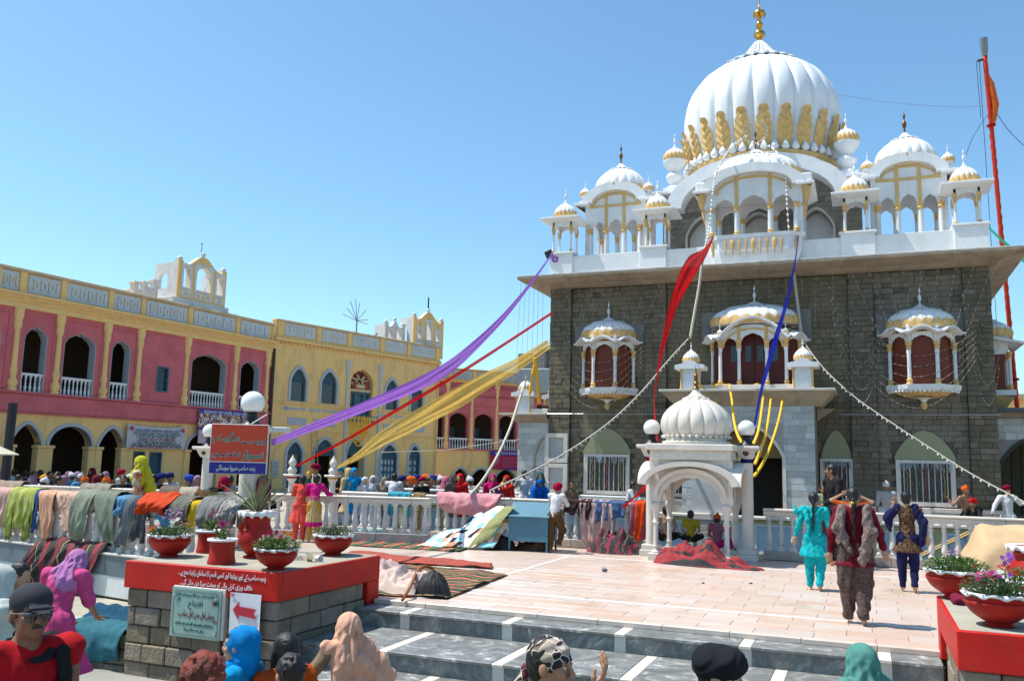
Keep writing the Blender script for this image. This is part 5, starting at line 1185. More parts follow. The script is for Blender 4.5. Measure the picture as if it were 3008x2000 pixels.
# kiosk
kx,ky=-3.07,17.3
K=T('marble_kiosk','small white marble kiosk with a ribbed onion dome on four slender columns','kiosk',(kx,ky,0))
hw,hd=.66,.62
q=MB()
for i in (-1,1):
    for j in (-1,1): q.bbox(i*hw-.13,i*hw+.13,j*hd-.13,j*hd+.13,0,.13,.008)
q.bbox(-hw-.1,hw+.1,hd-.12,hd+.12,.0,.11,.01)
q.pieces('base_block',MARB,K)
q=MB()
for i in (-1,1):
    for j in (-1,1): q.lathe(spline([(.085,.131),(.085,.16),(.05,.2),(.065,.26),(.05,.3),(.045,.62),(.05,.66),(.07,.70),(.05,.74),(.05,.8),(.07,.9),(.095,.97),(.1,1.03),(.09,1.06)],3),12,(i*hw,j*hd,0))
q.pieces('slender_column',MARB,K,SA)
def kface(w,y,map=None,big=True):
    q=MB(); n=26
    out=[(-w-.12,1.06),(-w-.12,1.88),(w+.12,1.88),(w+.12,1.06),(w-.06,1.06)]
    inn=[(-(w-.06),1.06)]
    a=[]
    for i in range(n+1):
        t=PI*i/n; rr=1-.05*abs(math.sin(t*7)); a.append(((w-.07)*math.cos(t)*rr,1.06+.50*math.sin(t)*rr))
    q.plate(out+a+inn,(),y-.05,y+.05,map=map); q.build('cusped_arch',MARB,K)
kface(hw,-hd+.02); kface(hw,hd-.02)
for s_ in (-1,1): kface(hd-.08,s_*(hw-.02),map=lambda p,y,z:(y,p,z))
# bowed hoods over each face
def hood(rz,w,y):
    n=26; o=[(-(w+.26)*math.cos(PI*i/n),1.42+.43*math.sin(PI*i/n)) for i in range(n+1)]+[((w+.13)*math.cos(PI*i/n),1.40+.36*math.sin(PI*i/n)) for i in range(n+1)]
    q=MB(); q.plate(o,(),-y-.30,-y-.07); c,s_=math.cos(rz),math.sin(rz); q.v=[(a*c-b*s_,a*s_+b*c,z) for a,b,z in q.v]; q.build('bowed_hood',MARB,K)
    o=[(-(w+.02)*math.cos(PI*i/n),1.2+.52*math.sin(PI*i/n)) for i in range(n+1)]+[((w-.05)*math.cos(PI*i/n),1.2+.44*math.sin(PI*i/n)) for i in range(n+1)]
    q=MB(); q.plate(o,(),-y-.12,-y-.051); q.v=[(a*c-b*s_,a*s_+b*c,z) for a,b,z in q.v]; q.build('arch_band',MARB,K)
hood(0,hw,hd); hood(PI,hw,hd); hood(PI/2,hd,hw); hood(-PI/2,hd,hw)
q=MB(); q.bbox(-hw-.1,hw+.1,-hd-.1,hd+.1,1.88,2.06,.01); q.build('frieze',MARB,K)
q=MB()
for i in range(8): xx=-hw+.05+i*.18; q.plate([(xx-.07,1.97),(xx,2.03),(xx+.07,1.97),(xx,1.91)],(),-hd-.112,-hd-.101)
q.stuff('frieze_carving',MARB,K)
q=MB(); q.bbox(-hw-.16,hw+.16,-hd-.18,hd+.18,2.06,2.18,.015); q.build('roof_slab',MARB,K)
q=MB(); q.lathe([(.62,2.18),(.66,2.2),(.66,2.24),(.58,2.26),(.58,2.30)],40); q.build('dome_ring',MARB,K,SA)
P=spline([(.56,0),(.65,.10),(.69,.26),(.66,.42),(.55,.58),(.36,.72),(.18,.80)],5)
q=MB(); q.lathe(P,16*9,(0,0,2.30),rib=lambda a,z:1-.075+.075*abs(math.sin(8*a))**.4,cap=False); q.build('ribbed_dome',MARB,K,R(50))
q=MB()
for i in range(32): q.ball((.645*math.cos(i*PI/16),.645*math.sin(i*PI/16),2.33),.035,7)
q.stuff('bead_ring',MARB,K,True)
q=MB(); q.lathe([(.10,.84),(.24,.80),(.26,.77),(.16,.79)],60,(0,0,2.30),rib=lambda a,z:1+.08*math.cos(10*a),cap=False); q.lathe([(.2,.82),(.13,.86),(.07,.93),(.05,.97)],24,(0,0,2.30)); q.build('lotus_cap',MARB,K,SA)
q=MB(); q.lathe([(.04,0),(.07,.04),(.04,.08),(.035,.1),(.06,.14),(.035,.18),(.045,.22),(.03,.26),(.05,.3),(.02,.34),(.012,.42),(.0,.52)],10,(0,0,3.25)); q.build('finial',BRONZE,K,SA)
# inscribed stone seen through the kiosk
root=T('inscribed_tablet','arched marble tablet with a framed inscription, behind the kiosk','tablet',(-3.15,19.7,0)); 
q=MB(); q.plate([(-.45,-1),(-.45,1.35)]+[(-.45*math.cos(PI*i/12),1.35+.42*math.sin(PI*i/12)) for i in range(13)]+[(.45,-1)],(),0,.15); q.build('slab',MARBT,root)
q=MB(); q.bbox(-.5,.5,-.12,-.0,-.8,.75,.01); q.build('panel',MARB,root)
q=MB(); q.plate(rect(-.4,.4,-.4,.62),[rect(-.385,.385,-.385,.605)],-.13,-.122); q.plate(rect(-.36,.36,-.36,.58),[rect(-.35,.35,-.35,.57)],-.13,-.122); q.stuff('inlaid_frame',MATS['dark_inlay'],root)
for k in range(5): text('inscription','ਪੰਜਾ ਸਾਹਿਬ ਗੁਰਦੁਆਰਾ ਸੇਵਾ',root,MATS['dark_inlay'],.06,(0,-.128,.45-k*.13),width=.5)
# ================================================================ notice board
sp=AT(*[ (616.7+789)/2, 1242],11.6); SBR=math.atan2(9.59-9.29,-7.37+8.09)
N=T('notice_board','orange red notice board with Urdu lettering and blue foot strip, on a lamp column','sign',(-7.76,9.50,1.85),SBR)
ORG=M('orange_red_board',(.60,.055,.02,1),.45,.06,2,0); BLB=M('board_blue',(.025,.02,.22,1),.45,.06,2,0)
q=MB(); q.bbox(-.385,.385,0,.04,-.33,.33,.003); q.build('frame',M('board_edge_white',(.75,.73,.72,1),.5),N)
q=MB(); q.box(-.375,.375,-.003,.001,-.165,.322); q.build('upper_panel',ORG,N); q=MB(); q.box(-.378,.375,-.003,.001,-.325,-.178); q.build('lower_panel',BLB,N)
for nm,s_,mt,x,z,w_,sz in (('lettering','گوردوارہ صاحب میں',INKK,.185,.10,.33,.10),('big_lettering','سگریٹ',INKG,-.14,.15,.30,.17),('lettering','یا',INKK,-.345,.12,.035,.12),('big_lettering','نسوار',INKG,.195,-.075,.30,.17),('lettering','اندر لانا سختی سے منع ہے',INKK,-.165,-.07,.38,.10),('lettering','پنجہ صاحب سیوا سوسائٹی',INKW,-.02,-.25,.52,.12)):
    if mt!=INKW: text(nm+'_outline',urdu(s_),N,INKW,sz,(x,-.006,z),width=w_+.006,ext=.001,bold=.007)
    text(nm,urdu(s_),N,mt,sz,(x,-.010,z),width=w_,ext=.001,bold=.0022 if nm[0]=='b' else .001)
q=MB(); q.tube([(.13,.05,.34),(.32,.12,.48)],.008,5); q.bbox(.38,.60,.1,.35,.24,.31,.01); q.pieces('bracket',WHITE2,N)
# painted words on the pier band, tablet, arrow sheet
PX=PIER.location
def onp(x,z): return (x-PX.x,7.966-PX.y,z-PX.z)
text('painted_lettering',urdu('پنجہ صاحب کے اوپر بیٹھنا اور کسی قسم کا سامان رکھنا منع ہے ۔'),PIER,INKW,.10,onp(-6.63,.455),width=1.20,bold=.0016)
text('painted_lettering',urdu('خلاف ورزی کرنے والے کو سخت سزا دی جائے گی ۔'),PIER,INKW,.10,onp(-6.70,.345),width=1.0,bold=.0016)
q=T('marble_plaque','inauguration plaque, pale green glass over marble with Urdu lines, on the pier front','plaque',(-6.92,7.98,.035))
b=MB(); b.bbox(-.36,.37,-.02,.05,-.27,.27,.006); b.build('back_slab',MARB,q); b=MB(); b.bbox(-.36,.33,-.036,-.024,-.275,.255,.002)
b.build('glass_sheet',M('pale_green_glass',(.26,.42,.36,1),.12,.12,2,0,spec=.6),q)
b=MB(); b.plate([(-.33,-.20),(-.33,.19),(-.30,.225),(.27,.225),(.30,.19),(.30,-.20),(.27,-.245),(-.30,-.245)],[[(-.327,-.199),(-.327,.189),(-.299,.222),(.269,.222),(.297,.189),(.297,-.199),(.269,-.242),(-.299,-.242)]],-.039,-.037); b.stuff('engraved_border',INKM,q)
DG=M('dark_green_ink',(.02,.10,.09,1),.6); DR=M('brown_red_ink',(.22,.03,.025,1),.6)
for s_,z,w_,m_,sz,x in (('گوردوارہ پنجہ صاحب حسن ابدال میں زیر تعمیر کام کا',.185,.56,DG,.05,-.01),('افتتاح',.095,.2,DG,.09,-.02),('رمیش لعل مدن لعل صاحب',-.02,.50,DR,.13,.0),('جناب',-.075,.07,DR,.05,.26),('سینئر ایڈیشنل سیکریٹری وزارت اقلیتی امور حکومت پاکستان',-.125,.52,DG,.05,-.02),('نے اپنے دست مبارک سے کیا',-.185,.28,DG,.055,-.02)):
    text('engraved_line',urdu(s_),q,m_,sz,(x,-.038,z),width=w_)
for x,z in ((-.31,.17),(.265,.165),(-.32,-.2),(.28,-.2)): b=MB(); b.lathe([(.016,0),(.016,.012),(.008,.016)],12); o=b.build('steel_stud',STEEL,q,SA,loc=(x,-.037,z)); o.rotation_euler.x=PI/2
b=MB(); b.box(-.27,-.235,-.0395,-.037,.115,.15); b.build('green_flag_sticker',M('flag_green',(.02,.2,.12,1),.5),q)
for i in range(3): b=MB(); b.box(.215+i*.032,.24+i*.032,-.0395,-.037,.095,.135); b.build('sticker',[INKM,INKK,INKG][i],q)
q=T('paper_notice','white paper sheet with a red arrow pointing left, on the pier front','notice',(-6.265,7.985,-.03))
b=MB(); b.grid(lambda u,v:(-.205+.41*u,-.035+.006*math.sin(u*7+v*5)-.012*(1-v)*u,-.34+.66*v),10,12); b.build('paper',M('white_paper',(.68,.68,.72,1),.7,.08,4,.2,8),q,True)
b=MB(); b.plate([(-.155,.14),(-.075,.235),(-.075,.18),(.155,.165),(.125,.12),(.155,.065),(-.075,.09),(-.075,.04)],(),-.05,-.047); b.build('red_arrow',M('arrow_red',(.50,.03,.05,1),.6,.15,20,0),q)
b=MB(); b.box(-.19,-.15,-.049,-.046,.275,.31); b.build('red_stamp',M('stamp_red',(.5,.2,.2,1),.6),q)
# ================================================================ pots
LEAF=[M('leaf_green',(.07,.14,.03,1),.55,.4,9,0,rnd=.2,trans=.2),M('leaf_bright',(.12,.20,.04,1),.55,.4,9,0,trans=.2),M('leaf_grey',(.10,.15,.07,1),.6,.4,9,0,trans=.15),M('palm_green',(.10,.15,.055,1),.5,.4,9,0,trans=.2,col2=(.22,.24,.12,1))]
FLM={k:M('petal_'+k,c,.6,.15,20,0,trans=.3) for k,c in dict(orange=(.75,.16,.01,1),white=(.75,.74,.66,1),pink=(.60,.25,.40,1),magenta=(.42,.015,.14,1),violet=(.22,.04,.38,1),red=(.45,.01,.03,1),lilac=(.42,.20,.36,1)).items()}
q=MB()
for k in range(6):
    a=k*PI/3; c,s_=math.cos(a),math.sin(a); q.add([(0,0,0),(.6*c-.28*s_,.6*s_+.28*c,.14),(1.*c,1.*s_,.10),(.6*c+.28*s_,.6*s_-.28*c,.14)],[(0,1,2,3)])
q.ball((0,0,.06),.2,6)
BLO={k:q.mesh('blossom',m_) for k,m_ in FLM.items()}
def soilleaves(root,z,r,h,n,mats,ls=.035,spread=1.1,seed=0,sh=0):
    rnd=random.Random(seed); q=MB()
    for i in range(n):
        a=rnd.random()*2*PI; rr=r*spread*math.sqrt(rnd.random()); zz=z+h*rnd.random()*(1-.45*(rr/(r*spread))**2)
        p=Vector((rr*math.cos(a),rr*math.sin(a),zz)); d=Vector((math.cos(a)*rr/r+rnd.uniform(-.6,.6),math.sin(a)*rr/r+rnd.uniform(-.6,.6),rnd.uniform(-.1,1))).normalized()
        s_=d.cross(Vector((0,0,1)) if abs(d.z)<.9 else Vector((1,0,0))).normalized()*ls*.42*rnd.uniform(.7,1.2); l=ls*rnd.uniform(.7,1.4); up=s_.cross(d).normalized()*ls*.2
        q.add([p,p+d*l*.5+s_+up,p+d*l,p+d*l*.5-s_+up],[(0,1,2,3)],i%len(mats))
    for i in range(n//14):
        a=rnd.random()*2*PI; rr=r*.8*math.sqrt(rnd.random()); x,y=rr*math.cos(a),rr*math.sin(a); q.tube([(x*.6,y*.6,z),(x,y,z+h*.8)],.004,3)
    return q.stuff('foliage',mats,root)
def flowers(root,lst,seed=1):
    rnd=random.Random(seed)
    for k,n,cx,cy,cz,rx,rz,s_ in lst:
        for i in range(n):
            a=rnd.random()*2*PI; rr=math.sqrt(rnd.random())*rx
            put('blossom',BLO[k],root,(cx+rr*math.cos(a),cy+rr*math.sin(a)*.8,cz+rnd.uniform(-rz,rz)),rot=(rnd.uniform(.3,1.3),rnd.uniform(-.5,.5),rnd.uniform(-.6,.6)),scale=(s_,s_,s_))
def bowl(label,px,py,Rr,h,cat='flower pot',kind='bowl',seed=0,zt=.53):
    p=G(px,py,zt); root=T('flower_pot',label,cat,p,seed*.7)
    if kind=='bowl': pr=[(Rr*.42,0),(Rr*.46,.01),(Rr*.38,h*.12),(Rr*.50,h*.18),(Rr*.78,h*.38),(Rr*.94,h*.62),(Rr*.97,h*.72),(Rr*.92,h*.78),(Rr*.97,h*.84),(Rr*.93,h*.9),(Rr*.88,h*.92),(Rr*.86,h*.8)]; wv=10
    elif kind=='cyl': pr=[(Rr*.95,0),(Rr*.97,.015),(Rr*.88,h*.25),(Rr*.85,h*.6),(Rr*.9,h*.93),(Rr*.82,h*.93),(Rr*.8,h*.8)]; wv=0
    else: pr=[(Rr*.62,0),(Rr*.62,.02),(Rr*.42,h*.06),(Rr*.62,h*.13),(Rr*.95,h*.28),(Rr*1.0,h*.42),(Rr*.9,h*.58),(Rr*.78,h*.72),(Rr*.76,h*.80),(Rr*.88,h*.96),(Rr*.8,h*.96),(Rr*.72,h*.85)]; wv=12
    q=MB(); q.lathe(spline(pr,3) if kind!='cyl' else pr,40); q.build('pot_body',POTRED,root,R(40))
    wob=lambda a,z:1+.022*math.sin(wv*a*1.0)
    q=MB(); vs=[];n=72; rim=[(Rr*.90,h*.90),(Rr*1.02,h*.905),(Rr*1.05,h*.95),(Rr*1.02,h*1.0),(Rr*.9,h*1.0),(Rr*.84,h*.93)]
    for r_,z in rim:
        for i in range(n):
            a=2*PI*i/n; zz=z+(.018*h/.3*math.sin(wv*a) if z<h*.97 and r_>Rr*.95 else 0); vs.append((r_*math.cos(a)*wob(a,z),r_*math.sin(a)*wob(a,z),zz))
    q.add(vs,[(j*n+i,j*n+(i+1)%n,(j+1)*n+(i+1)%n,(j+1)*n+i) for j in range(len(rim)-1) for i in range(n)]); q.build('wavy_rim',POTW,root,True)
    q=MB(); q.lathe([(0,h*.86),(Rr*.86,h*.86)],24,cap=False); q.build('soil',M('soil',(.06,.04,.025,1),.95,.3,10,.5),root)
    return root
b=bowl('round red bowl of white, orange and lilac flowers, nearest the draped balustrade',495,1634,.255,.27,seed=1)
soilleaves(b,.23,.24,.14,420,[LEAF[0],LEAF[1],LEAF[2]],.04,seed=1)
flowers(b,[('orange',6,-.20,-.05,.36,.07,.04,.034),('white',9,-.03,-.12,.40,.13,.05,.034),('lilac',48,.02,.06,.50,.12,.07,.016),('lilac',22,.17,.0,.38,.10,.06,.014)],1)
b=bowl('short red tub with a small magenta flowering plant, at the front of the pier top',650,1655,.165,.285,kind='cyl',seed=2); soilleaves(b,.24,.07,.16,90,[LEAF[0],LEAF[1]],.045,seed=2); flowers(b,[('magenta',8,.02,0,.44,.07,.05,.032)],2)
b=bowl('short red tub with green sprigs, behind the front tub on the pier',613,1622,.165,.285,kind='cyl',seed=3); soilleaves(b,.24,.08,.2,110,[LEAF[0],LEAF[1]],.045,seed=3); flowers(b,[('magenta',6,.1,0,.48,.07,.06,.03)],4)
b=bowl('tall red urn with a moulded leaf relief, holding the small palm',747,1637,.215,.565,kind='urn',seed=0); URN=b
q=MB()
for k in range(9):
    a=k*.7-.2; q.add([(0,0,0),(.05*math.cos(a)-.018*math.sin(a),-.02,.05*math.sin(a)+.018*math.cos(a)),(.085*math.cos(a),-.006,.085*math.sin(a)),(.05*math.cos(a)+.018*math.sin(a),-.02,.05*math.sin(a)-.018*math.cos(a))],[(0,1,2,3)])
q.build('leaf_relief',POTRED,b,loc=(-.045,-.185,.37))
b=bowl('round red bowl of orange, pink and white petunias at the left pier\'s front corner',810,1672,.235,.235,seed=5)
soilleaves(b,.2,.22,.15,460,[LEAF[1],LEAF[0]],.042,spread=1.15,seed=5); flowers(b,[('orange',4,-.10,-.05,.37,.06,.03,.034),('white',9,.13,-.05,.33,.08,.06,.030),('pink',4,.05,-.17,.28,.05,.04,.034),('magenta',6,.04,.02,.40,.09,.04,.026),('red',3,.0,-.03,.34,.06,.03,.025)],5)
b=bowl('round red bowl of green seedlings, at the back right corner of the left pier',977,1630,.25,.265,seed=6); soilleaves(b,.23,.22,.15,520,[LEAF[2],LEAF[0]],.03,seed=6)
b=bowl('round red bowl of bushy green with two pink blooms, farthest on the right pier',2812,1757,.29,.285,seed=7); soilleaves(b,.25,.27,.16,650,[LEAF[0],LEAF[1]],.036,spread=1.12,seed=7); flowers(b,[('pink',7,-.12,.06,.44,.05,.03,.022),('pink',3,-.22,.02,.42,.03,.02,.022)],7)
b=bowl('round red bowl of mixed red, white and violet flowers, nearest on the right pier',2936,1838,.265,.27,seed=8); soilleaves(b,.23,.24,.17,620,[LEAF[2],LEAF[0]],.036,spread=1.1,seed=8); flowers(b,[('red',8,-.08,-.02,.42,.12,.05,.024),('violet',7,.02,-.06,.40,.14,.05,.026),('white',7,.04,.0,.42,.07,.03,.024),('magenta',8,-.03,-.08,.38,.08,.05,.026),('violet',2,.05,.1,.56,.03,.02,.03)],8)
b=bowl('red bowl at the right edge of the right pier, mostly out of the picture',3035,1790,.25,.27,seed=9); soilleaves(b,.23,.24,.16,300,[LEAF[0]],.036,seed=9); flowers(b,[('violet',6,-.18,-.05,.45,.06,.05,.03),('red',5,-.2,0,.38,.06,.04,.026)],9)
b=bowl('tall red urn at the right edge behind the bowls, mostly out of the picture',3035,1745,.22,.5,kind='urn',seed=10)
# palm in the urn
pp=URN.location+Vector((0,0,.52)); PLM=T('potted_palm','young date palm with thin arching fronds growing in the tall red urn','palm',pp)
rnd=random.Random(4)
for i in range(17):
    a=i*2.4+rnd.random()*.3; lean=rnd.uniform(.25,1.0); L=rnd.uniform(.45,.68); q=MB(); pts=[];N=12
    for k in range(N):
        t=k/(N-1); rr=L*(math.sin(lean)*t+.25*t*t*lean); zz=L*(math.cos(lean)*t*1.15-.30*t*t*lean)
        pts.append(Vector((rr*math.cos(a),rr*math.sin(a),zz)))
    q.tube(pts,[.006*(1-.8*k/N)+.001 for k in range(N)],4)
    for k in range(3,N):
        for s_ in (-1,1):
            d=(pts[k]-pts[k-1]).normalized(); sd=d.cross(Vector((0,0,1))).normalized()*s_; l=.12*(1-.55*abs(k/N-.45)*1.6)*rnd.uniform(.8,1.1)
            for off in (0,.5):
                p=pts[k-1].lerp(pts[k],off); e=p+(sd*.62+d*.8+Vector((0,0,.12)))*l; w_=d.cross(sd)*.002+d*.0028
                q.add([p-w_,p+w_,p.lerp(e,.6)+w_*.9,e,p.lerp(e,.6)-w_*.9],[(0,1,2,3,4)])
    q.build('frond',LEAF[3],PLM)
q=MB(); q.lathe([(.03,-.04),(.035,.03),(.015,.1)],8); q.build('stem',M('palm_stem',(.2,.14,.07,1),.9),PLM)
# litter on the pier
p=G(908,1649,.53); root=T('plastic_tumbler','clear plastic tumbler with tea dregs, right of the front petunia bowl','cup',p)
def glass():
    m,t,b=nodes('clear_plastic'); b.inputs['Base Color'].default_value=(.85,.8,.72,1); b.inputs['Roughness'].default_value=.12; b.inputs['Transmission Weight'].default_value=.85; b.inputs['IOR'].default_value=1.15; return m
CP=glass()
q=MB(); q.lathe([(.034,0),(.046,.10),(.048,.10),(.045,.10),(.033,.004)],20,cap=False); q.build('wall',CP,root,True); q=MB(); q.lathe([(0,.003),(.034,.004),(.037,.03),(0,.031)],16); q.build('dregs',M('tea_dregs',(.3,.15,.06,1),.3),root)
p=G(935,1648,.53); root=T('paper_cup','white paper cup lying on its side beside the clear tumbler','cup',p+Vector((0,0,.035))); q=MB(); q.lathe([(.0,-.05),(.028,-.05),(.038,.05),(.036,.05),(.027,-.045)],20,cap=False); o=q.build('cup',M('white_card',(.75,.75,.75,1),.6),root,True); o.rotation_euler=(PI/2,0,R(70))
p=G(995,1630,.53); root=T('tea_glass','tall clear glass with a paper tag hanging on a string, before the seedling bowl','glass',p); q=MB(); q.lathe([(.025,0),(.03,.13),(.032,.13),(.028,.01)],18,cap=False); q.build('wall',CP,root,True); q=MB(); q.box(-.012,.02,-.04,-.038,.10,.14); q.build('tag',M('tag_red',(.5,.06,.05,1),.6),root); q=MB(); q.tube([(0,-.035,.14),(.0,-.04,.2),(.004,-.05,.26)],.0015,4); q.build('string',ROPE,root)
def crumple(name,label,cat,p,r,mat,seed,sz=.6,sub=2):
    q=MB(); q.ball((0,0,r*sz*.8),r,18,sz=sz); v=[]
    for a,b,c in q.v: k=1+.45*nz(a/r*1.7+seed,b/r*1.7,c/r*1.7); v.append((a*k,b*k,max(0,c*k)))
    q.v=v; return tag(q.build(name,mat,None,True,loc=p),label,cat)
crumple('crumpled_bag','crumpled plastic scrap between the petunia bowl and the tumbler','litter',G(880,1643,.53),.04,CP,3)
crumple('cloth_bundle','crumpled maroon cloth between the two bowls on the right pier','cloth',G(2822,1775,.53),.085,cloth('maroon_cloth',(.16,.01,.035,1),trans=0),5)
for i,(px,py,lb) in enumerate(((1776,1678,'small grey crumpled wrapper alone in the middle of the pink floor'),(2205,1713,'flat dark scrap on the pink floor right of the red blanket'),(2065,1712,'small dark leaf on the pink floor below the kiosk'),(1722,1757,'pale scrap of paper on the pink floor near the steps'))):
    crumple('floor_litter',lb,'litter',G(px,py,0.003),.03 if i else .045,M('litter_%d'%i,[(.12,.12,.15,1),(.05,.045,.05,1),(.1,.03,.02,1),(.5,.42,.35,1)][i],.7),7+i,.25 if i else .7)
# ================================================================ clothes drying on the rails
def drape(name,label,cat,fr,top,legs,mat,back=.3,seed=0,fold=.018,nf=5,thick=.115,group=None,puff=0.):
    """cloth laid over a rail. fr=(origin,dir,normal to the front,rail top z); legs=[(top0,top1,bot0,bot1,z bottom)] share the rail span"""
    o,d,n,zt=fr; rnd=random.Random(seed); q=MB(); ph=rnd.random()*9
    for li,(a0,a1,b0,b1,zb) in enumerate(legs):
        H=zt-zb; nu=max(8,int(abs(a1-a0)*42)); nv=22
        def f(u,v):
            # v: 0 bottom front .. .62 top front edge .. .78 rail .. 1 back hem
            if v<.62:
                t=v/.62; hgt=zb+H*t; dn=1-t; s=(a0+(a1-a0)*u)*(t)+(b0+(b1-b0)*u)*dn
                s+=.02*math.sin(dn*5+ph+li)*dn
                w_=fold*(.25+1.3*dn)*(math.sin(u*PI*nf+ph+dn*1.5)+.5*math.sin(u*PI*nf*2.3+ph*2+dn*3)+1.6*nz(u*7+seed,dn*3))
                off=thick+.012+abs(w_)*.6+w_+fold*1.2+.05*math.sin(dn*PI)*puff; z=hgt+(.03*math.sin(u*6+ph)+.02*nz(u*4+seed,li))*dn*(1 if dn>.8 else 0)
            elif v<.80:
                t=(v-.62)/.18; s=a0+(a1-a0)*u; ang=t*PI; off=(thick+.015)*math.cos(ang); z=zt+.012+.02*math.sin(ang)+.012*nz(u*7+seed,v*9)+.006*math.sin(u*30+ph)+puff*.05*math.sin(ang)*(1+nz(u*5,seed))
            else:
                t=(v-.80)/.20; s=a0+(a1-a0)*u; off=-(thick+.015)-.015*math.sin(u*PI*nf+ph)*t; z=zt-back*t+.03*math.sin(u*5+ph)*t
            p=o+d*s+n*off; return (p.x,p.y,z)
        q.grid(f,nu,nv)
        def g_(u,v): 
            a=f(u,v); return a
    me=q.mesh(name,mat,True,recalc=False); ob=put(name,me); 
    sm=ob.modifiers.new('thickness','SOLIDIFY'); sm.thickness=.006; sm.offset=0
    return tag(ob,label,cat,group)
FL=(Vector((LO.x,LO.y,0)),LD,LN,1.105)
c=cloth
PK=c('blush_cotton',(.62,.36,.32,1)); OL=c('olive_lime_print',(.30,.33,.06,1),(.42,.45,.16,1),sc=6); PE=c('peach_cotton',(.70,.37,.24,1)); SG=c('sage_cotton',(.24,.27,.20,1)); SL=c('slate_cotton',(.15,.17,.19,1)); CHC=c('charcoal_cotton',(.07,.08,.095,1))
BLU=c('blue_cotton',(.03,.09,.30,1)); RST=c('rust_orange_cotton',(.55,.06,.015,1)); GRY=c('warm_grey_cotton',(.16,.16,.135,1)); YLW=c('mustard_cotton',(.62,.40,.02,1)); SKY=c('sky_blue_cotton',(.10,.25,.42,1))
drape('hanging_shirt','pale pink shirt hanging at the left end of the near balustrade','clothing',FL,0,[(6.6,5.12,6.6,5.18,.50)],PK,seed=1,nf=9)
drape('hanging_tunic','lime green patterned tunic with dangling sleeves on the near balustrade','clothing',FL,0,[(5.10,4.38,5.22,4.36,.52),(5.08,4.9,5.12,4.93,.34),(4.62,4.4,4.62,4.42,.36)],OL,seed=2,nf=7,puff=.5)
drape('hanging_scarf','narrow strip of bright blue cloth between the lime tunic and peach trousers','clothing',FL,0,[(4.41,4.30,4.40,4.26,.50)],BLU,seed=3,nf=2)
drape('hanging_trousers','peach trousers with long legs right of the blue strip','trousers',FL,0,[(4.30,3.84,4.12,3.86,.38)],PE,seed=4,nf=4)
drape('hanging_trousers','peach trousers with twisted short leg, left of the sage trousers','trousers',FL,0,[(3.83,3.30,3.46,3.27,.53),(3.7,3.5,3.62,3.5,.9)],c('light_peach_cotton',(.66,.42,.32,1)),seed=5,nf=4)
drape('hanging_trousers','sage grey trousers spread wide, left pair on the near balustrade','trousers',FL,0,[(3.29,2.84,3.38,3.02,.45)],SG,seed=6,nf=3,puff=1)
drape('hanging_trousers','sage grey trousers gathered to a point, right pair on the near balustrade','trousers',FL,0,[(2.82,2.30,2.52,2.22,.47)],c('dark_sage_cotton',(.19,.22,.165,1)),seed=7,nf=3,puff=1)
drape('hanging_towel','faded blue grey cloth bunched behind the sage trousers','clothing',FL,0,[(2.40,1.95,2.38,2.05,.86)],SKY,seed=8,nf=3)
drape('hanging_jeans','dark slate jeans with straight legs, left pair','trousers',FL,0,[(2.12,1.86,2.22,1.98,.40)],SL,seed=9,nf=2)
drape('hanging_jeans','dark charcoal jeans folded over, right pair beside the orange cloth','trousers',FL,0,[(1.88,1.45,1.84,1.58,.52)],CHC,seed=10,nf=3)
drape('hanging_cloth','crumpled rust orange cloth piled on the near balustrade','cloth',FL,0,[(1.72,.98,1.70,1.1,.92)],RST,seed=11,nf=7,puff=1.4,fold=.03)
drape('hanging_cloth','denim blue shirt hanging under the rust orange cloth','clothing',FL,0,[(1.35,.92,1.38,.98,.62)],SKY,seed=12,nf=5)
drape('hanging_cloth','dark grey green cloth laid beside the rust orange one','cloth',FL,0,[(.98,.62,1.0,.66,.80)],GRY,seed=13,nf=5,fold=.03,puff=1)
drape('hanging_shirt','mustard yellow shirt hanging among grey clothes near the lamp column','clothing',FL,0,[(.74,.42,.80,.48,.74)],YLW,seed=14,nf=4)
drape('hanging_cloth','grey jacket heaped over the rail left of the feathery bundle','clothing',FL,0,[(.44,.02,.42,.06,.72)],c('mid_grey_cotton',(.20,.205,.20,1)),seed=15,nf=5,fold=.03,puff=1.2)
drape('hanging_bundle','grey white frayed bundle at the rail end behind the red urn','bundle',FL,0,[(-.0,-.38,-.02,-.3,.80)],c('ash_white_cotton',(.38,.36,.36,1),(.10,.09,.09,1),sc=30),seed=16,nf=9,fold=.035,puff=1.3)
BST=stripes('black_maroon_stripe',[(0,'17120f'),(.22,'6d1620'),(.42,'17120f'),(.5,'a08a58'),(.53,'17120f'),(.75,'7d1a2a'),(.95,'17120f')],axis=0,period=.62,warp=.05)
BH=drape('striped_blanket','long black and maroon striped blanket hanging down the left terrace wall','blanket',(Vector((LO.x,LO.y,0)),LD,LN,.335),0,[(4.15,2.45,5.1,2.95,-.62)],BST,seed=17,nf=10,fold=.03,thick=.16,back=.0,puff=1.)
TEAL=c('teal_cotton',(.035,.15,.19,1)); 
FS=(Vector((-8.05,8.35,0)),Vector((-1,0,0)),Vector((0,-1,0)),-.33)
drape('teal_cloth','teal cloth laid over the stone ledge beside the pier','cloth',FS,0,[(1.0,.06,.95,.06,-.66)],TEAL,seed=18,nf=4,thick=.22,back=.02,puff=.8)
drape('dark_teal_cloth','crumpled dark blue cloth lying at the back of the stone ledge','cloth',(Vector((-8.05,8.8,0)),Vector((-1,0,0)),Vector((0,-1,0)),-.27),0,[(1.25,.1,1.2,.15,-.33)],c('petrol_cotton',(.01,.07,.13,1)),seed=19,nf=9,thick=.07,back=.05,puff=1.5)
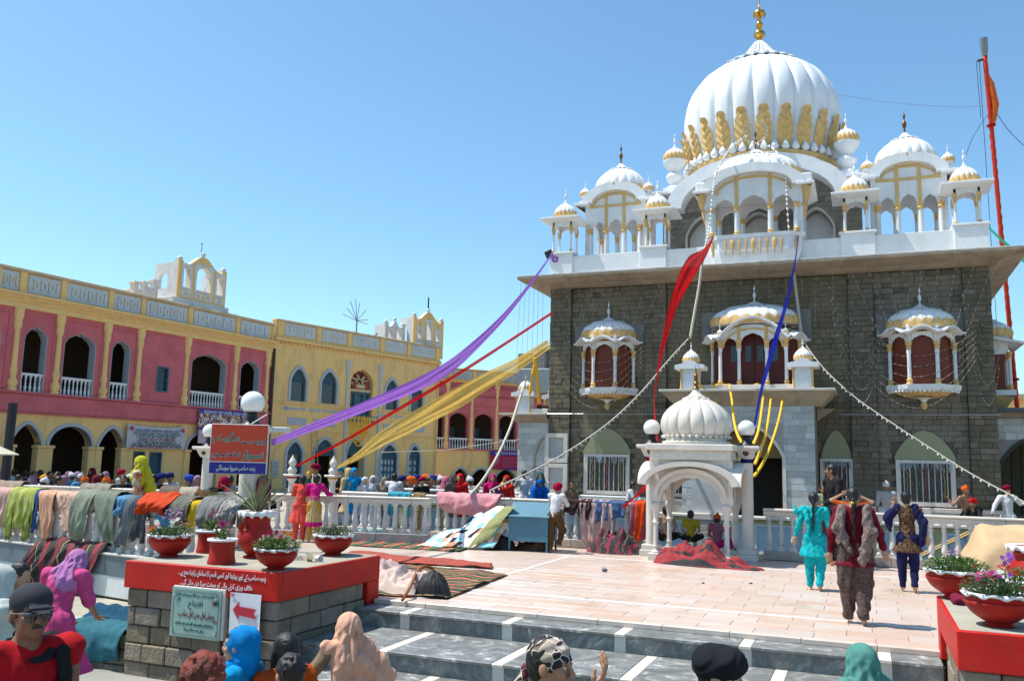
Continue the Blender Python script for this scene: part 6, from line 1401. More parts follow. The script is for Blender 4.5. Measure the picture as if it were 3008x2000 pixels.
drape('white_cloth','bright white cloth under the pink woman\'s hands on the ledge','cloth',FS,0,[(1.65,1.0,1.6,1.1,-.58)],c('plain_white_cotton',(.72,.72,.74,1)),seed=20,nf=4,thick=.2,back=.03)
# front rail cloths
FR=(Vector((0,18.1,0)),Vector((1,0,0)),Vector((0,-1,0)),.98)
TQ=c('turquoise_cotton',(.05,.33,.42,1))
drape('hanging_shirt','turquoise shirt with two dangling sleeves on the middle balustrade','clothing',FR,0,[(-10.32,-9.72,-10.24,-9.8,.74),(-10.3,-10.1,-10.32,-10.16,.50),(-9.92,-9.72,-9.9,-9.72,.46)],TQ,seed=21,nf=5)
drape('hanging_trousers','green and orange flowered trousers beside the turquoise shirt','trousers',FR,0,[(-9.66,-9.36,-9.58,-9.42,.2)],c('flowered_print',(.05,.16,.08,1),(.5,.16,.06,1),sc=22),seed=22,nf=3)
drape('hanging_sheet','pink checked sheet sagging from the middle balustrade above the quilt','sheet',FR,0,[(-9.05,-7.5,-8.85,-7.6,.60)],c('pink_check',(.62,.24,.27,1),(.68,.34,.36,1),sc=5),seed=23,nf=4,puff=.8)
drape('hanging_trousers','short dark brown trousers on the balustrade right of the blue box','trousers',FR,0,[(-5.98,-5.66,-5.98,-5.74,.70),(-5.70,-5.36,-5.62,-5.40,.62)],c('dark_brown_cotton',(.045,.025,.025,1)),seed=24,nf=3)
drape('hanging_shorts','denim blue shorts on the balustrade left of the kiosk','shorts',FR,0,[(-5.36,-5.02,-5.38,-5.05,.58),(-5.05,-4.66,-5.0,-4.68,.66)],c('denim',(.07,.13,.27,1)),seed=25,nf=3)
drape('hanging_cloth','pale pink cloth hanging behind the brown trousers and denim shorts','cloth',FR,0,[(-5.68,-4.95,-5.56,-4.9,.12)],c('shell_pink_cotton',(.62,.42,.38,1)),seed=26,nf=6,back=.1)
drape('hanging_cloth','dusty rose striped cloth beside the orange scarf','cloth',FR,0,[(-4.55,-4.16,-4.58,-4.2,.28)],c('dusty_rose_cotton',(.40,.12,.16,1)),seed=27,nf=6,back=.1)
drape('hanging_scarf','narrow orange scarf hanging to a point left of the kiosk column','scarf',(FR[0]+Vector((0,-.06,0)),FR[1],FR[2],1.0),0,[(-4.42,-4.22,-4.44,-4.3,.22)],c('hot_orange_cotton',(.72,.07,.01,1)),seed=28,nf=2)
# cloths on the far left rail
F2=(Vector((-22.6,14.4,0)),Vector((math.cos(R(8)),math.sin(R(8)),0)),Vector((math.sin(R(8)),-math.cos(R(8)),0)),.965)
for i,(a,b,zb,m_,lb) in enumerate(((3.2,4.3,.72,c('mushroom_cotton',(.34,.26,.2,1)),'mushroom brown cloth heaped on the farther left balustrade'),(2.5,3.2,.75,c('brick_cotton',(.32,.08,.04,1),(.12,.05,.03,1),sc=8),'brick red wrap heaped at the left end of the farther balustrade'),(5.9,6.7,.6,c('plaid_grey',(.3,.27,.22,1)),'grey plaid cloth on the farther left balustrade'),(8.0,8.5,.5,c('umber_cotton',(.18,.13,.10,1)),'plain umber cloth near the right end of the farther balustrade'),(8.5,8.95,.45,c('stone_cotton',(.42,.36,.27,1)),'cream shawl beside the umber cloth'),(8.9,9.45,.42,c('dark_paisley',(.07,.06,.03,1),(.2,.08,.03,1),sc=12),'dark paisley cloth at the right end of the farther balustrade'))):
    drape('hanging_cloth',lb,'cloth',F2,0,[(a,b,a,b,zb)],m_,seed=40+i,nf=4,fold=.025,puff=1)
drape('magenta_shawl','magenta shawl hanging behind the palm right of the lamp column','shawl',(Vector((g1.x+.1,g1.y+.12,0)),Vector((1,0,0)),Vector((0,-1,0)),1.42),0,[(.02,.16,-.05,.5,.2)],c('magenta_cotton',(.32,.005,.10,1)),seed=50,nf=3,thick=.05,back=.3)
# ================================================================ things lying on the platform
def sheet(name,label,cat,P,mat,seed=0,lift=.008,amp=.012,nu=40,nv=26):
    """flat cloth on the floor through four corners (near left, near right, far right, far left)"""
    A,B_,C_,D_=[Vector(p) for p in P]; ctr=(A+B_+C_+D_)/4; ax=(B_-A).to_2d(); rz=math.atan2(ax.y,ax.x); inv=Matrix.Rotation(-rz,3,'Z')
    def f(u,v):
        p=(A*(1-u)+B_*u)*(1-v)+(D_*(1-u)+C_*u)*v; e=.035*nz(u*7+seed,v*7); p=p+Vector((e*(abs(v-.5)*2)**3,e*(abs(u-.5)*2)**3+.03*nz(u*5,seed)*(abs(v-.5)*2)**4,0))
        l=inv@(p-ctr); return (l.x,l.y,lift+amp*max(0,nz(p.x*2.2+seed,p.y*2.2)*1.6+.3)+amp*.6*abs(nz(p.x*8,p.y*3+seed)))
    q=MB(); q.grid(f,nu,nv); me=q.mesh(name,mat,True,recalc=False); o=put(name,me,loc=(ctr.x,ctr.y,0),rz=rz); s_=o.modifiers.new('thickness','SOLIDIFY'); s_.thickness=.008; s_.offset=1
    return tag(o,label,cat)
RUG=stripes('green_red_stripe',[(0,'141513'),(.20,'6f8f3c'),(.24,'141513'),(.34,'b8322c'),(.44,'c9a45a'),(.47,'141513'),(.62,'20301c'),(.70,'7f9f4a'),(.74,'141513'),(.86,'a52a26'),(.93,'d8b27a'),(.96,'141513')],axis=1,period=.52,warp=.08)
RUG2=stripes('green_red_stripe_slant',[(0,'141513'),(.20,'6f8f3c'),(.26,'141513'),(.40,'b8322c'),(.58,'c9a45a'),(.62,'141513'),(.80,'7f9f4a'),(.86,'141513')],axis=0,period=.42,warp=.08)
sheet('striped_rug','black rug with green and red stripes lying along the middle balustrade','rug',[(-9.95,15.5,0),(-7.4,15.75,0),(-7.55,16.75,0),(-10.6,16.9,0)],RUG2,1)
sheet('red_rug','narrow mottled red rug lying above the black striped one','rug',[(-8.6,13.35,0),(-5.75,13.55,0),(-6.0,14.1,0),(-9.0,14.5,0)],M('mottled_red_rug',(.42,.05,.035,1),.95,.3,9,.5,60,col2=(.16,.07,.04,1)),2,lift=.02,amp=.03)
sheet('striped_rug','black rug with green and red stripes reaching the top step, beside the left pier','rug',[(-6.1,10.15,0),(-5.02,10.35,0),(-5.25,13.0,0),(-8.4,13.5,0)],RUG,3,amp=.03)
def heap(name,label,cat,c0,rx,ry,h,mat,seed=0,rz=0,peak=(0,0),rough=.5,nu=44,nv=34,group=None):
    """loose heap of cloth: a crumpled mound with a ragged edge"""
    q=MB()
    def f(u,v):
        a=u*2*PI; r_=v; ed=1+.22*nz(math.cos(a)*1.8+seed,math.sin(a)*1.8)+.07*nz(math.cos(a)*6+seed,math.sin(a)*6)
        x=rx*r_*ed*math.cos(a); y=ry*r_*ed*math.sin(a)
        px,py=x/rx-peak[0],y/ry-peak[1]; m_=max(0,1-(px*px+py*py)*.72)**.45*max(0,1-r_**5)
        n1=nz(x*3.2/1+seed,y*3.2,seed); n2=abs(nz(x*7+seed,y*7)); n3=abs(nz(x*3+9,y*9+seed))
        z=h*m_*(1+rough*n1)-h*rough*.6*n2*m_-h*rough*.12*abs(nz(x*13+3,y*9))*m_+.035*n3*min(1,(1-r_)*4)+.012
        return (x,y,max(.004,z*(1 if r_<.995 else 0)))
    q.grid(f,nu*2,nv); me=q.mesh(name,mat,True,recalc=False); o=put(name,me,loc=Vector(c0),rz=rz); return tag(o,label,cat,group)
FB=M('cream_mauve_blanket',(.60,.50,.42,1),.98,.25,3,.6,40,col2=(.40,.27,.27,1))
heap('fleece_blanket','cream and mauve blanket heap against the left pier at the top step','blanket',G(1180,1735,0),.72,.42,.36,FB,1,R(-20),peak=(-.35,.2),rough=.9)
heap('black_bag','soft black bag half under the cream blanket','bag',G(1262,1752,0)+Vector((0,.08,0)),.26,.2,.30,M('black_nylon',(.012,.012,.013,1),.6,.3,5,.4,30),2,0,rough=.3)
q=MB(); a=G(1185,1768,0); b_=G(1275,1705,0); q.tube([a.lerp(b_,t)+Vector((0,0,.03+.26*math.sin(t*PI*.85)))+Vector((.02*math.sin(t*9),-.03,0)) for t in [k/10 for k in range(11)]],.022,6)
tag(q.build('blanket_binding',c('tan_binding',(.33,.13,.05,1)),None,True),'tan satin edge of the cream blanket folded over the black bag','blanket edge')
MB2=stripes('maroon_pink_heap',[(0,'16130f'),(.25,'6a1830'),(.45,'16130f'),(.55,'57503a'),(.62,'16130f'),(.72,'7d1e3c'),(.92,'16130f')],axis=0,period=.5,warp=.5,wsc=3)
heap('blanket_heap','crumpled black, pink and olive striped blanket left of the kiosk','blanket',G(1800,1625,0)+Vector((0,.12,0)),.62,.32,.42,MB2,3,0,peak=(-.1,.2),rough=1.1)
RB=stripes('red_black_blanket',[(0,'860a18'),(.46,'15100f'),(.80,'860a18')],axis=1,period=.27,warp=.12)
heap('red_striped_blanket','big red blanket with broad black stripes heaped before the kiosk','blanket',G(2050,1662,0)+Vector((0,.22,0)),.84,.42,.34,RB,4,R(-6),peak=(-.1,.25),rough=.8)
heap('red_blanket_tail','flat red and black trailing end of the blanket, at the right of the kiosk','blanket',G(2170,1672,0)+Vector((0,.12,0)),.40,.20,.07,RB,5,R(-10),rough=1)
heap('brown_bundle','dark brown bundles stored under the blue metal box','bundle',(-6.3,16.95,0),.42,.22,.2,M('brown_bundle',(.10,.05,.025,1),.9,.5,6,.4),6)
heap('dark_bundle','black bundle in the shade under the patchwork quilt','bundle',(-6.95,16.75,0),.34,.25,.3,M('black_bundle',(.015,.014,.014,1),.9,.5,6,.4),7)
def quiltmat():
    m,t,b=nodes('patchwork'); g=t.nodes.new('ShaderNodeTexCoord'); mp=t.nodes.new('ShaderNodeMapping'); mp.inputs['Scale'].default_value=(15,9,1); t.links.new(g.outputs['UV'],mp.inputs[0])
    f=t.nodes.new('ShaderNodeVectorMath'); f.operation='FLOOR'; t.links.new(mp.outputs[0],f.inputs[0]); w_=t.nodes.new('ShaderNodeTexWhiteNoise'); t.links.new(f.outputs[0],w_.inputs[0])
    cc=ramp(t,w_.outputs[0],[(0,sr('e9e6de')),(.3,sr('8fd0d8')),(.42,sr('b98b6c')),(.55,sr('e6d3b8')),(.68,sr('20242c')),(.78,sr('f0eee8')),(.9,sr('6fb6c8'))],True)
    t.links.new(cc,b.inputs['Base Color']); b.inputs['Roughness'].default_value=.95; setbump(t,b,noise(t,coords(t),9,3),.5,.03); return m
def quilt():
    A=[Vector(p) for p in ((-8.55,16.15,.02),(-6.95,16.35,.05),(-6.62,17.05,.92),(-7.75,17.5,.62))]
    def f(u,v):
        p=(A[0]*(1-u)+A[1]*u)*(1-v)+(A[3]*(1-u)+A[2]*u)*v; z=p.z+.10*nz(p.x*2.5,p.y*2.5+3)*(.2+v)+.04*abs(nz(p.x*7,p.y*7))+.15*math.sin(u*PI)*v*.2
        return (p.x+.05*nz(v*5,1),p.y+.05*nz(u*5,4),max(.02,z))
    q=MB(); q.grid(f,46,30); me=q.mesh('quilt',quiltmat(),True,recalc=False,uvgrid=(46,30)); o=put('patchwork_quilt',me); o.modifiers.new('t','SOLIDIFY').thickness=.012
    tag(o,'patchwork quilt of white, turquoise, tan and black squares spread beside the blue box','quilt')
    B2=[Vector(p) for p in ((-7.45,16.25,.03),(-7.0,16.42,.25),(-6.58,16.6,.92),(-6.72,17.1,.95))]
    def g_(u,v):
        a=B2[0].lerp(B2[1],u); b=Vector((-6.95,16.95,.85)).lerp(Vector((-6.56,16.62,.90)),u); p=a.lerp(b,v); return (p.x+.03*nz(u*4,v*4),p.y-.03+.04*nz(v*6,2),p.z+.05*math.sin(v*PI))
    q=MB(); q.grid(g_,14,20); me=q.mesh('quilt_border',c('olive_green_border',(.28,.29,.13,1)),True,recalc=False); put('border',me,o)
quilt()
# blue tin box on legs
bx=T('metal_box','blue sheet metal box with a sloping lid on angle iron legs','box',(-6.32,16.95,0),R(4)); BM=M('blue_grey_paint',(.07,.19,.26,1),.45,.2,2,.08,15,dirt=.2,dcol=(.05,.08,.09,1))
w_,d_=.41,.36
q=MB(); q.add([(-w_,-d_,.2),(w_,-d_,.2),(w_,d_,.2),(-w_,d_,.2),(-w_,-d_,.68),(w_,-d_,.68),(w_,d_,.88),(-w_,d_,.88),(w_,0,.93),(-w_,0,.93)],[(0,1,5,4),(1,2,6,8,5),(2,3,7,6),(3,0,4,9,7),(3,2,1,0),(4,5,8,9),(9,8,6,7)]); q.build('body',BM,bx)
q=MB(); q.add([(-w_-.03,-d_-.04,.675),(w_+.03,-d_-.04,.675),(w_+.03,.02,.945),(-w_-.03,.02,.945),(-w_-.03,-d_-.04,.69),(w_+.03,-d_-.04,.69),(w_+.03,.02,.96),(-w_-.03,.02,.96)],[(0,1,2,3),(4,5,6,7),(0,1,5,4),(1,2,6,5),(2,3,7,6),(3,0,4,7)]); q.build('lid',BM,bx)
for i in (-1,1):
    for j in (-1,1): q=MB(); q.box(i*(w_-.02)-.018,i*(w_-.02)+.018,j*(d_-.02)-.018,j*(d_-.02)+.018,0,.2); q.build('leg',BM,bx)
crumple('plastic_bag','pale green plastic bag lying on the striped rug by the balustrade','bag',G(1080,1570,.02),.34,sheer('mint_plastic',(.35,.62,.55,1),.8),4,.25)
# tarpaulin at right with its ladder
def tarp():
    q=MB(); c0=Vector((2.35,16.9,0)); m_=M('brown_paper_tarp',(.52,.36,.20,1),.7,.2,2,.6,9)
    def f(u,v):
        x=-.95+2.6*u; t=v; prof=[(-.62,.02),(-.55,.30),(-.42,.62),(-.15,.86),(.25,.9),(.6,.8)]
        k=t*(len(prof)-1); i=min(int(k),len(prof)-2); fr=k-i; y=prof[i][0]*(1-fr)+prof[i+1][0]*fr; z=prof[i][1]*(1-fr)+prof[i+1][1]*fr
        e=min(1,u*7+.0); z*= (.35+.65*e) if v>.25 else 1; return (x+.28*(1-z)*(1-e)*.5+.05*nz(z*4,u*3),y+.07*nz(x*2.5,z*3)+.02*abs(nz(x*8,z*8)),z+.05*nz(x*3,y*3+5)*min(1,z*3))
    q.grid(f,44,26); me=q.mesh('paper_tarp',m_,True,recalc=False); o=put('paper_tarp',me,loc=c0); o.modifiers.new('t','SOLIDIFY').thickness=.01; tag(o,'crinkled tan paper tarpaulin draped over goods at the right edge','tarpaulin')
tarp()
L=T('wooden_stair','thin wooden hand ladder leaning behind the right balustrade','ladder',(1.3,19.3,-.3))
q=MB()
a,b_=Vector((-.9,0,.1)),Vector((.9,0,1.1))
for dy in (0,.4): q.tube([a+Vector((0,dy,0)),b_+Vector((0,dy,0))],.025,5)
q.pieces('side_rail',M('raw_wood',(.5,.33,.16,1),.8,.3,5,.3,20),L)
for k in range(6): t=(k+.5)/6; p=a.lerp(b_,t); q=MB(); q.tube([p,p+Vector((0,0,-.45))],.014,5); q.build('baluster_stick',MATS['raw_wood'],L)
# ================================================================ streamers
def ribbon(name,label,pts,widths,Ds,mat,seed=0,flat=0.,folds=3,dep=.28,cat='streamer'):
    """long cloth hanging between two anchors: px path, width there, and its distance"""
    P=[tuple(a)+(w_,D) for a,w_,D in zip(pts,widths,Ds)]; S_=spline(P,7); n=len(S_); q=MB(); NU=14
    C3=[AT(x,y,D) for x,y,w_,D in S_]
    W=[.74*w_*D/FPX for x,y,w_,D in S_]
    up=[]
    for i in range(n):
        d=(C3[min(i+1,n-1)]-C3[max(i-1,0)]).normalized(); u_=Vector((0,0,1))-d*d.z
        if abs(d.z)>.8: u_=Vector((1,0,0))-d*d.x
        up.append((u_.normalized(),d.cross(u_.normalized())))
    def f(u,v):
        i=min(n-1,int(round(v*(n-1)))); a,b=up[i]; w=W[i]; t=u-.5
        ac=.7*math.sin(u*PI*folds*1.3+v*9+seed+2.5*nz(v*4,seed))+1.6*nz(u*6+seed,v*5)
        return tuple(C3[i]+a*(t*w+.04*w*nz(u*5,v*9+seed))+b*(w*.13*ac*dep+.25*w*dep*(t*t)))
    q.grid(f,NU*2,n-1); me=q.mesh(name,mat,True,recalc=False); return tag(put(name,me),label,cat)
PUR=sheer('purple_satin',(.40,.16,.66,1),.97); YSH=sheer('yellow_voile',(.84,.55,.13,1),.88); REDS=sheer('red_satin',(.66,.01,.015,1),.95); BLS=sheer('blue_satin',(.02,.035,.50,1),.96); GRS=sheer('green_satin',(.02,.38,.17,1),.9)
ribbon('purple_streamer','long purple satin streamer from the temple parapet to the notice board column',[(1626,740),(1560,832),(1480,930),(1400,1010),(1320,1078),(1225,1130),(1100,1183),(950,1242),(797,1300)],[8,14,28,42,56,52,44,36,26],[29.8,28,26,24,22,19.5,17,14.6,12.3],PUR,1)
ribbon('red_streamer','thin scarlet streamer rising from the finial post to the temple corner',[(1622,919),(1480,1012),(1330,1108),(1180,1196),(1030,1284),(872,1368)],[11,12,13,14,12,9],[28.6,27,25.6,24.4,23,22],REDS,2,folds=2)
ribbon('yellow_streamer','wide sheer yellow streamer between the finial post and the temple corner',[(1612,1010),(1520,1070),(1430,1118),(1320,1182),(1220,1235),(1120,1290),(1050,1340),(990,1374)],[38,50,66,80,74,56,32,10],[28.6,27.5,26.5,25.6,24.6,23.8,23,22.2],YSH,3)
ribbon('red_hanging','broad red cloth hanging from the central balcony to the left kiosk column','M' and [(2096,695),(2070,742),(2030,785),(1992,860),(1964,950),(1942,1040),(1928,1120),(1922,1200),(1932,1290)],[8,34,84,92,80,54,30,36,50],[27,26.4,25.8,24.8,23.4,21.8,20.4,19,17.6],REDS,4,cat='hanging cloth')
ribbon('blue_hanging','deep blue cloth hanging from the central balcony to the right kiosk column',[(2348,678),(2338,760),(2318,860),(2294,950),(2266,1040),(2240,1130),(2222,1220),(2206,1312)],[9,20,32,42,48,48,42,26],[27.2,26.2,25,23.6,22.2,20.8,19.2,17.7],BLS,5,cat='hanging cloth')
ribbon('green_streamer','green streamer tied to the right end of the temple parapet',[(2890,655),(2950,712),(3010,765),(3080,820)],[6,14,22,26],[29,28,27,26],GRS,6)
ribbon('red_knotted_scarf','red scarf stretched from the left kiosk column down to the balustrade','' or [(1908,1415),(1880,1445),(1852,1470),(1830,1490)],[26,14,8,14],[17.6,17.8,17.9,18.0],REDS,7,cat='scarf')
def cord(name,label,pts,Ds,r,mat,bulbs=0,bs=.02,cat='rope',drop=0,alt=None):
    S_=spline([tuple(p)+(D,) for p,D in zip(pts,Ds)],8); C3=[AT(x,y,D) for x,y,D in S_]; q=MB(); q.tube(C3,r,5)
    root=T(name,label,cat,C3[0]); q.v=[tuple(Vector(v)-C3[0]) for v in q.v]; q.build('cord',mat,root,True)
    if bulbs:
        L=0; q=MB(); nxt=bulbs
        for a,b in zip(C3[:-1],C3[1:]):
            L+=(b-a).length
            if L>=nxt: nxt+=bulbs; q.ball(b-C3[0]-Vector((0,0,drop)),bs,6,sz=1.4)
        if q.v: q.stuff('bulbs',BULB,root,True)
    return root
cord('lamp_rope','pale bulbed rope from the central balcony down to the left porch turret',[(2066,742),(2054,840),(2040,920),(2028,992)],[27,26.8,26.6,26.4],.045,ROPE,.25,.022)
cord('lamp_rope','pale bulbed rope from the central balcony down to the right porch turret',[(2318,700),(2332,800),(2344,900),(2355,985)],[27.2,27,26.8,26.5],.045,ROPE,.25,.022)
cord('lamp_rope','rope with bulbs slanting from the right porch turret to the far right',[(2358,1000),(2420,1082),(2510,1165),(2620,1242),(2740,1320),(2860,1395),(3040,1490)],[26.4,25.5,24.5,23.5,22.5,21.5,20],.018,ROPE,.22,.022,drop=.05)
cord('lamp_rope','rope with bulbs slanting from the left porch turret down past the marble tablets',[(2022,995),(1960,1062),(1880,1155),(1790,1240),(1680,1318),(1580,1375),(1440,1440)],[26.4,25.5,24.3,23,21.6,20.4,18.6],.02,ROPE,.22,.022,drop=.05)
cord('lamp_rope','thick pale rope from the annex turret down to the middle balustrade',[(1546,1112),(1520,1190),(1495,1265),(1455,1350),(1410,1420),(1365,1468)],[27.5,26,24.6,23,21.4,20],.04,ROPE,.2,.03,drop=.05)
cord('lamp_chain','string of round bulbs looping from the hoop over the left of the central pavilion','s' and [(2200,395),(2150,432),(2118,480),(2102,515),(2092,580),(2082,680),(2066,742)],[28.2,28,27.6,27.3,27.1,27,27],.012,ROPE,.12,.035)
cord('lamp_chain','string of round bulbs looping from the hoop over the right of the central pavilion',[(2212,423),(2260,430),(2290,460),(2306,505),(2312,600),(2320,720)],[28.2,28,27.6,27.3,27.1,27.1],.012,ROPE,.12,.035)
cord('overhead_wire','thin wire from the great dome to the flag pole','s' and [(2440,275),(2600,300),(2780,314),(2895,312)],[33,33,33,33],.007,GREYM,cat='wire')
cord('overhead_wire','thin wire slanting right from the flag pole collar',[(2918,316),(2960,380),(3030,450)],[33,33,33],.012,BLACK,cat='wire')
cord('overhead_wire','thin guy wire slanting left from the flag pole collar',[(2900,338),(2860,400),(2838,455)],[33,33,33],.01,BLACK,cat='wire')
cord('overhead_wire','thin horizontal wire crossing before the ochre block and annex','s' and [(1120,1328),(1300,1322),(1400,1308),(1530,1290)],[26,26,26,26],.012,ROPE,cat='wire')
# marigold garlands
GM=M('marigold',(.85,.55,.03,1),.8,.35,30,.8,60,col2=(.82,.34,.01,1))
def garland(label,pts,Ds,r=.030):
    S_=spline([tuple(p)+(D,) for p,D in zip(pts,Ds)],9); C3=[AT(x,y,D) for x,y,D in S_]; L=0; q=MB()
    seg=[C3[0]]
    for a,b in zip(C3[:-1],C3[1:]):
        n=max(1,int((b-a).length/.05)); seg+=[a.lerp(b,(k+1)/n) for k in range(n)]
    q.tube(seg,[r*(1+.22*math.sin(i*2.1)+.15*math.cos(i*.9)) for i in range(len(seg))],8)
    return tag(q.build('marigold_garland',GM,None,True),label,'garland',None)
def z6(x,y): return (2200+x/2.24,800+y/2.24)
def z5(x,y): return (1500+x/2.614,700+y/2.614)
garland('short marigold garland end at the left of the porch balcony',[z5(1465,1125),z5(1460,1190)],[26.2,26.1])
garland('marigold garland falling from the porch slab just right of the kiosk dome',[z5(1690,1125),z5(1570,1128),z5(1562,1170),z5(1570,1230),z5(1585,1290)],[26.3,26.2,26.0,26,26])
garland('long marigold garland curving from the porch to the right kiosk column, leftmost',[z5(1680,1135),z5(1700,1250),z5(1712,1380),z5(1740,1500),(2185,1310)],[26.1,24.8,23,20.5,18])
garland('marigold garland hanging as a U under the porch slab',[z5(1740,1125),z5(1748,1230),z5(1800,1320),z5(1850,1240),z5(1865,1135),z5(1905,1120)],[26.1,26,26,26,26,26.2])
garland('marigold garland beside the blue hanging, inner one',[z6(60,745),z6(95,760),z6(84,900),z6(60,1050),z6(20,1150)],[26.2,26.1,23.6,20.6,18])
garland('marigold garland beside the blue hanging, middle one',[z6(120,745),z6(147,765),z6(130,950),z6(95,1120),z6(40,1260)],[26.2,26.1,23.6,20.6,17.6])
garland('marigold garland farthest right, sweeping down to the kiosk column',[z6(265,745),z6(233,765),z6(205,930),z6(160,1090),z6(100,1240),z6(35,1340)],[26.2,26.1,24,21.6,19.4,17.5])
garland('marigold garland wound round the porch corner above the annex, left strand',[(1572,1060),(1563,1110),(1556,1160)],[27.6,27.6,27.6],.05)
garland('marigold garland wound round the porch corner above the annex, right strand',[(1571,1050),(1578,1110),(1584,1185)],[27.6,27.6,27.6],.06)
for i,(a,b) in enumerate((((1072,1215),(1068,1290)),((1056,1216),(1050,1298)))): pass
for i in range(4):
    x=1040+i*13; w_=10+i*3
    garland(['outermost','second','third','innermost'][i]+' garland loop on the little balcony of the ochre block',[(x-10+0*i,1222),(1030+i*9,1260),(1052,1310-i*14),(1080-i*6,1262),(1088-i*8,1226)],[50.2]*5,.05)
# fairy lights on the temple front
FLT=M('fairy_bulb',(.75,.72,.65,1),.4,.1,5,0); LW=M('fairy_wire',(.22,.19,.15,1),.7)
rnd=random.Random(9)
ORD='first second third fourth fifth sixth seventh eighth ninth tenth eleventh twelfth thirteenth fourteenth fifteenth'.split()
def fairy(x0,y0,z0,x1,y1,z1,sag,k=.0,lb=''):
    n=18; P_=[Vector((x0+(x1-x0)*t,y0+(y1-y0)*t,z0+(z1-z0)*t-sag*4*t*(1-t))) for t in [i/n for i in range(n+1)]]
    root=T('fairy_light_string',lb,'lights',P_[0],group='fairy light strings on the temple front')
    q=MB(); q.tube([p-P_[0] for p in P_],.006,3); q.build('wire',LW,root)
    q=MB(); L=sum((b-a).length for a,b in zip(P_[:-1],P_[1:])); m_=int(L/.19)
    for i in range(m_):
        t=(i+.5)/m_*n; j=min(n-1,int(t)); p=P_[j].lerp(P_[j+1],t-j)-P_[0]; q.ball(p,.011,4)
    q.stuff('bulbs',FLT,root)
for cxx,bw in ((-7.86,1.1),(1.63,1.1)):
    for i in range(9):
        x=cxx-1.9+i*.48; t=(i-4)/4
        fairy(x,27.35,7.8,cxx+t*bw*.9,27.28,5.8-.12*abs(t)*4,.0 if abs(t)<.9 else .05,lb='%s light string from the left, running from the eave to the %s balcony dome'%(ORD[i],'left' if cxx<0 else 'right'))
    for i in range(6): fairy(cxx-1.5,27.6,5.5-.2*i,cxx+1.35,27.2,5.7-.15*i,.55+.12*i,lb='%s swag of tiny lights from the top across the %s hanging balcony'%(ORD[i],'left' if cxx<0 else 'right'))
for i in range(12): x=-5.7+i*.45; fairy(x,27.3,7.75,x+rnd.uniform(-.1,.1),27.6,6.0 if abs(x+3.1)>1.5 else 6.9,0,lb='%s vertical light string from the left above the central balcony'%ORD[i])
for i in range(7): fairy(-.9,27.6,7.4,.6-.02*i,27.6,6.6-.25*i,.9+.25*i,lb='%s light swag from the top between the central and right balconies'%ORD[i])
for i in range(5): fairy(2.7,27.6,7.0,3.6,27.8,6.0-.3*i,.5+.4*i,lb='%s light swag from the top at the right corner of the temple front'%ORD[i])
for i in range(6): fairy(-10.75+.12*i,27.2+.1*i,7.95,-11.0+.2*i,27.4,3.9+.1*i,0,lb='%s light string from the left under the left eave tip against the sky'%ORD[i])
for i in range(4): fairy(4.3+.12*i,27.3,7.9,4.25+.3*i,27.6,3.8,0,lb='%s light string from the left under the right eave tip'%ORD[i])
# flag pole
root=T('flag_pole','tall flag pole wrapped in orange red cloth, grey capped, right of the temple','flag pole',AT(2988,1200,33))
a=AT(2988,1200,33); b_=AT(2893,165,33); q=MB(); v=(b_-a)
def PLt(t): return v*t
q.tube([Vector((0,0,-5.)),Vector((0,0,0))]+[PLt(t/70)+Vector((.012*math.sin(t*3),0,0)) for t in range(1,71)],[.07,.07]+[.07+.022*abs(math.sin(t*1.37)) for t in range(1,71)],8); q.build('wrapped_pole',M('orange_red_wrap',(.75,.045,.01,1),.7,.3,8,.4),root,True)
q=MB(); q.tube([PLt(.955),PLt(.92)+Vector((.12,0,0)),PLt(.86)+Vector((.2,0,0)),PLt(.82)+Vector((.1,0,0)),PLt(.79)],[.04,.11,.13,.1,.05],8); q.build('furled_flag',M('orange_flag',(.80,.14,.01,1),.7,.3,5,.4),root,True)
q=MB(); q.tube([PLt(1.0),PLt(1.012),PLt(1.05)],[.09,.13,.15],10); q.build('grey_cap',GREYM,root,SA)
q=MB(); q.tube([PLt(.992),PLt(.99)+Vector((-.26,0,-.02))],.05,6); q.build('pulley',BLACK,root); q=MB(); q.tube([PLt(.895)+Vector((-.3,-.1,-1)),PLt(.99)+Vector((-.3,0,0))],.01,4); q.tube([Vector((-.5,0,0)),PLt(.99)+Vector((-.2,0,0))],.01,4); q.pieces('halyard',BLACK,root)
for t in (.80,.08): q=MB(); q.tube([PLt(t),PLt(t+.006)],.16,8); q.build('collar',REDC,root)
# floodlight by the parapet
root=T('floodlight','black floodlight on the left end of the temple parapet','floodlight',FY(1612,745,27.9)); 
q=MB(); q.bbox(-.13,.13,-.06,.06,-.16,.12,.02); o=q.build('housing',BLACK,root); o.rotation_euler=(R(20),R(-20),0)
q=MB(); q.box(-.1,.1,-.068,-.061,-.13,.09); q.build('glass',GLASSD,root).rotation_euler=(R(20),R(-20),0)
q=MB(); q.tube([(.0,.0,-.1),(.14,.03,-.22),(.18,.05,-.3)],.025,5); q.build('bracket',BLACK,root)
q=MB(); q.tube([(.16+.09*math.cos(t),.0,-.22+.09*math.sin(t)) for t in [k*.6 for k in range(11)]],.035,6); tag(q.build('purple_knot',PUR,None,True,loc=root.location+Vector((.08,-.03,.0))),'knotted end of the purple streamer beside the floodlight','knot')

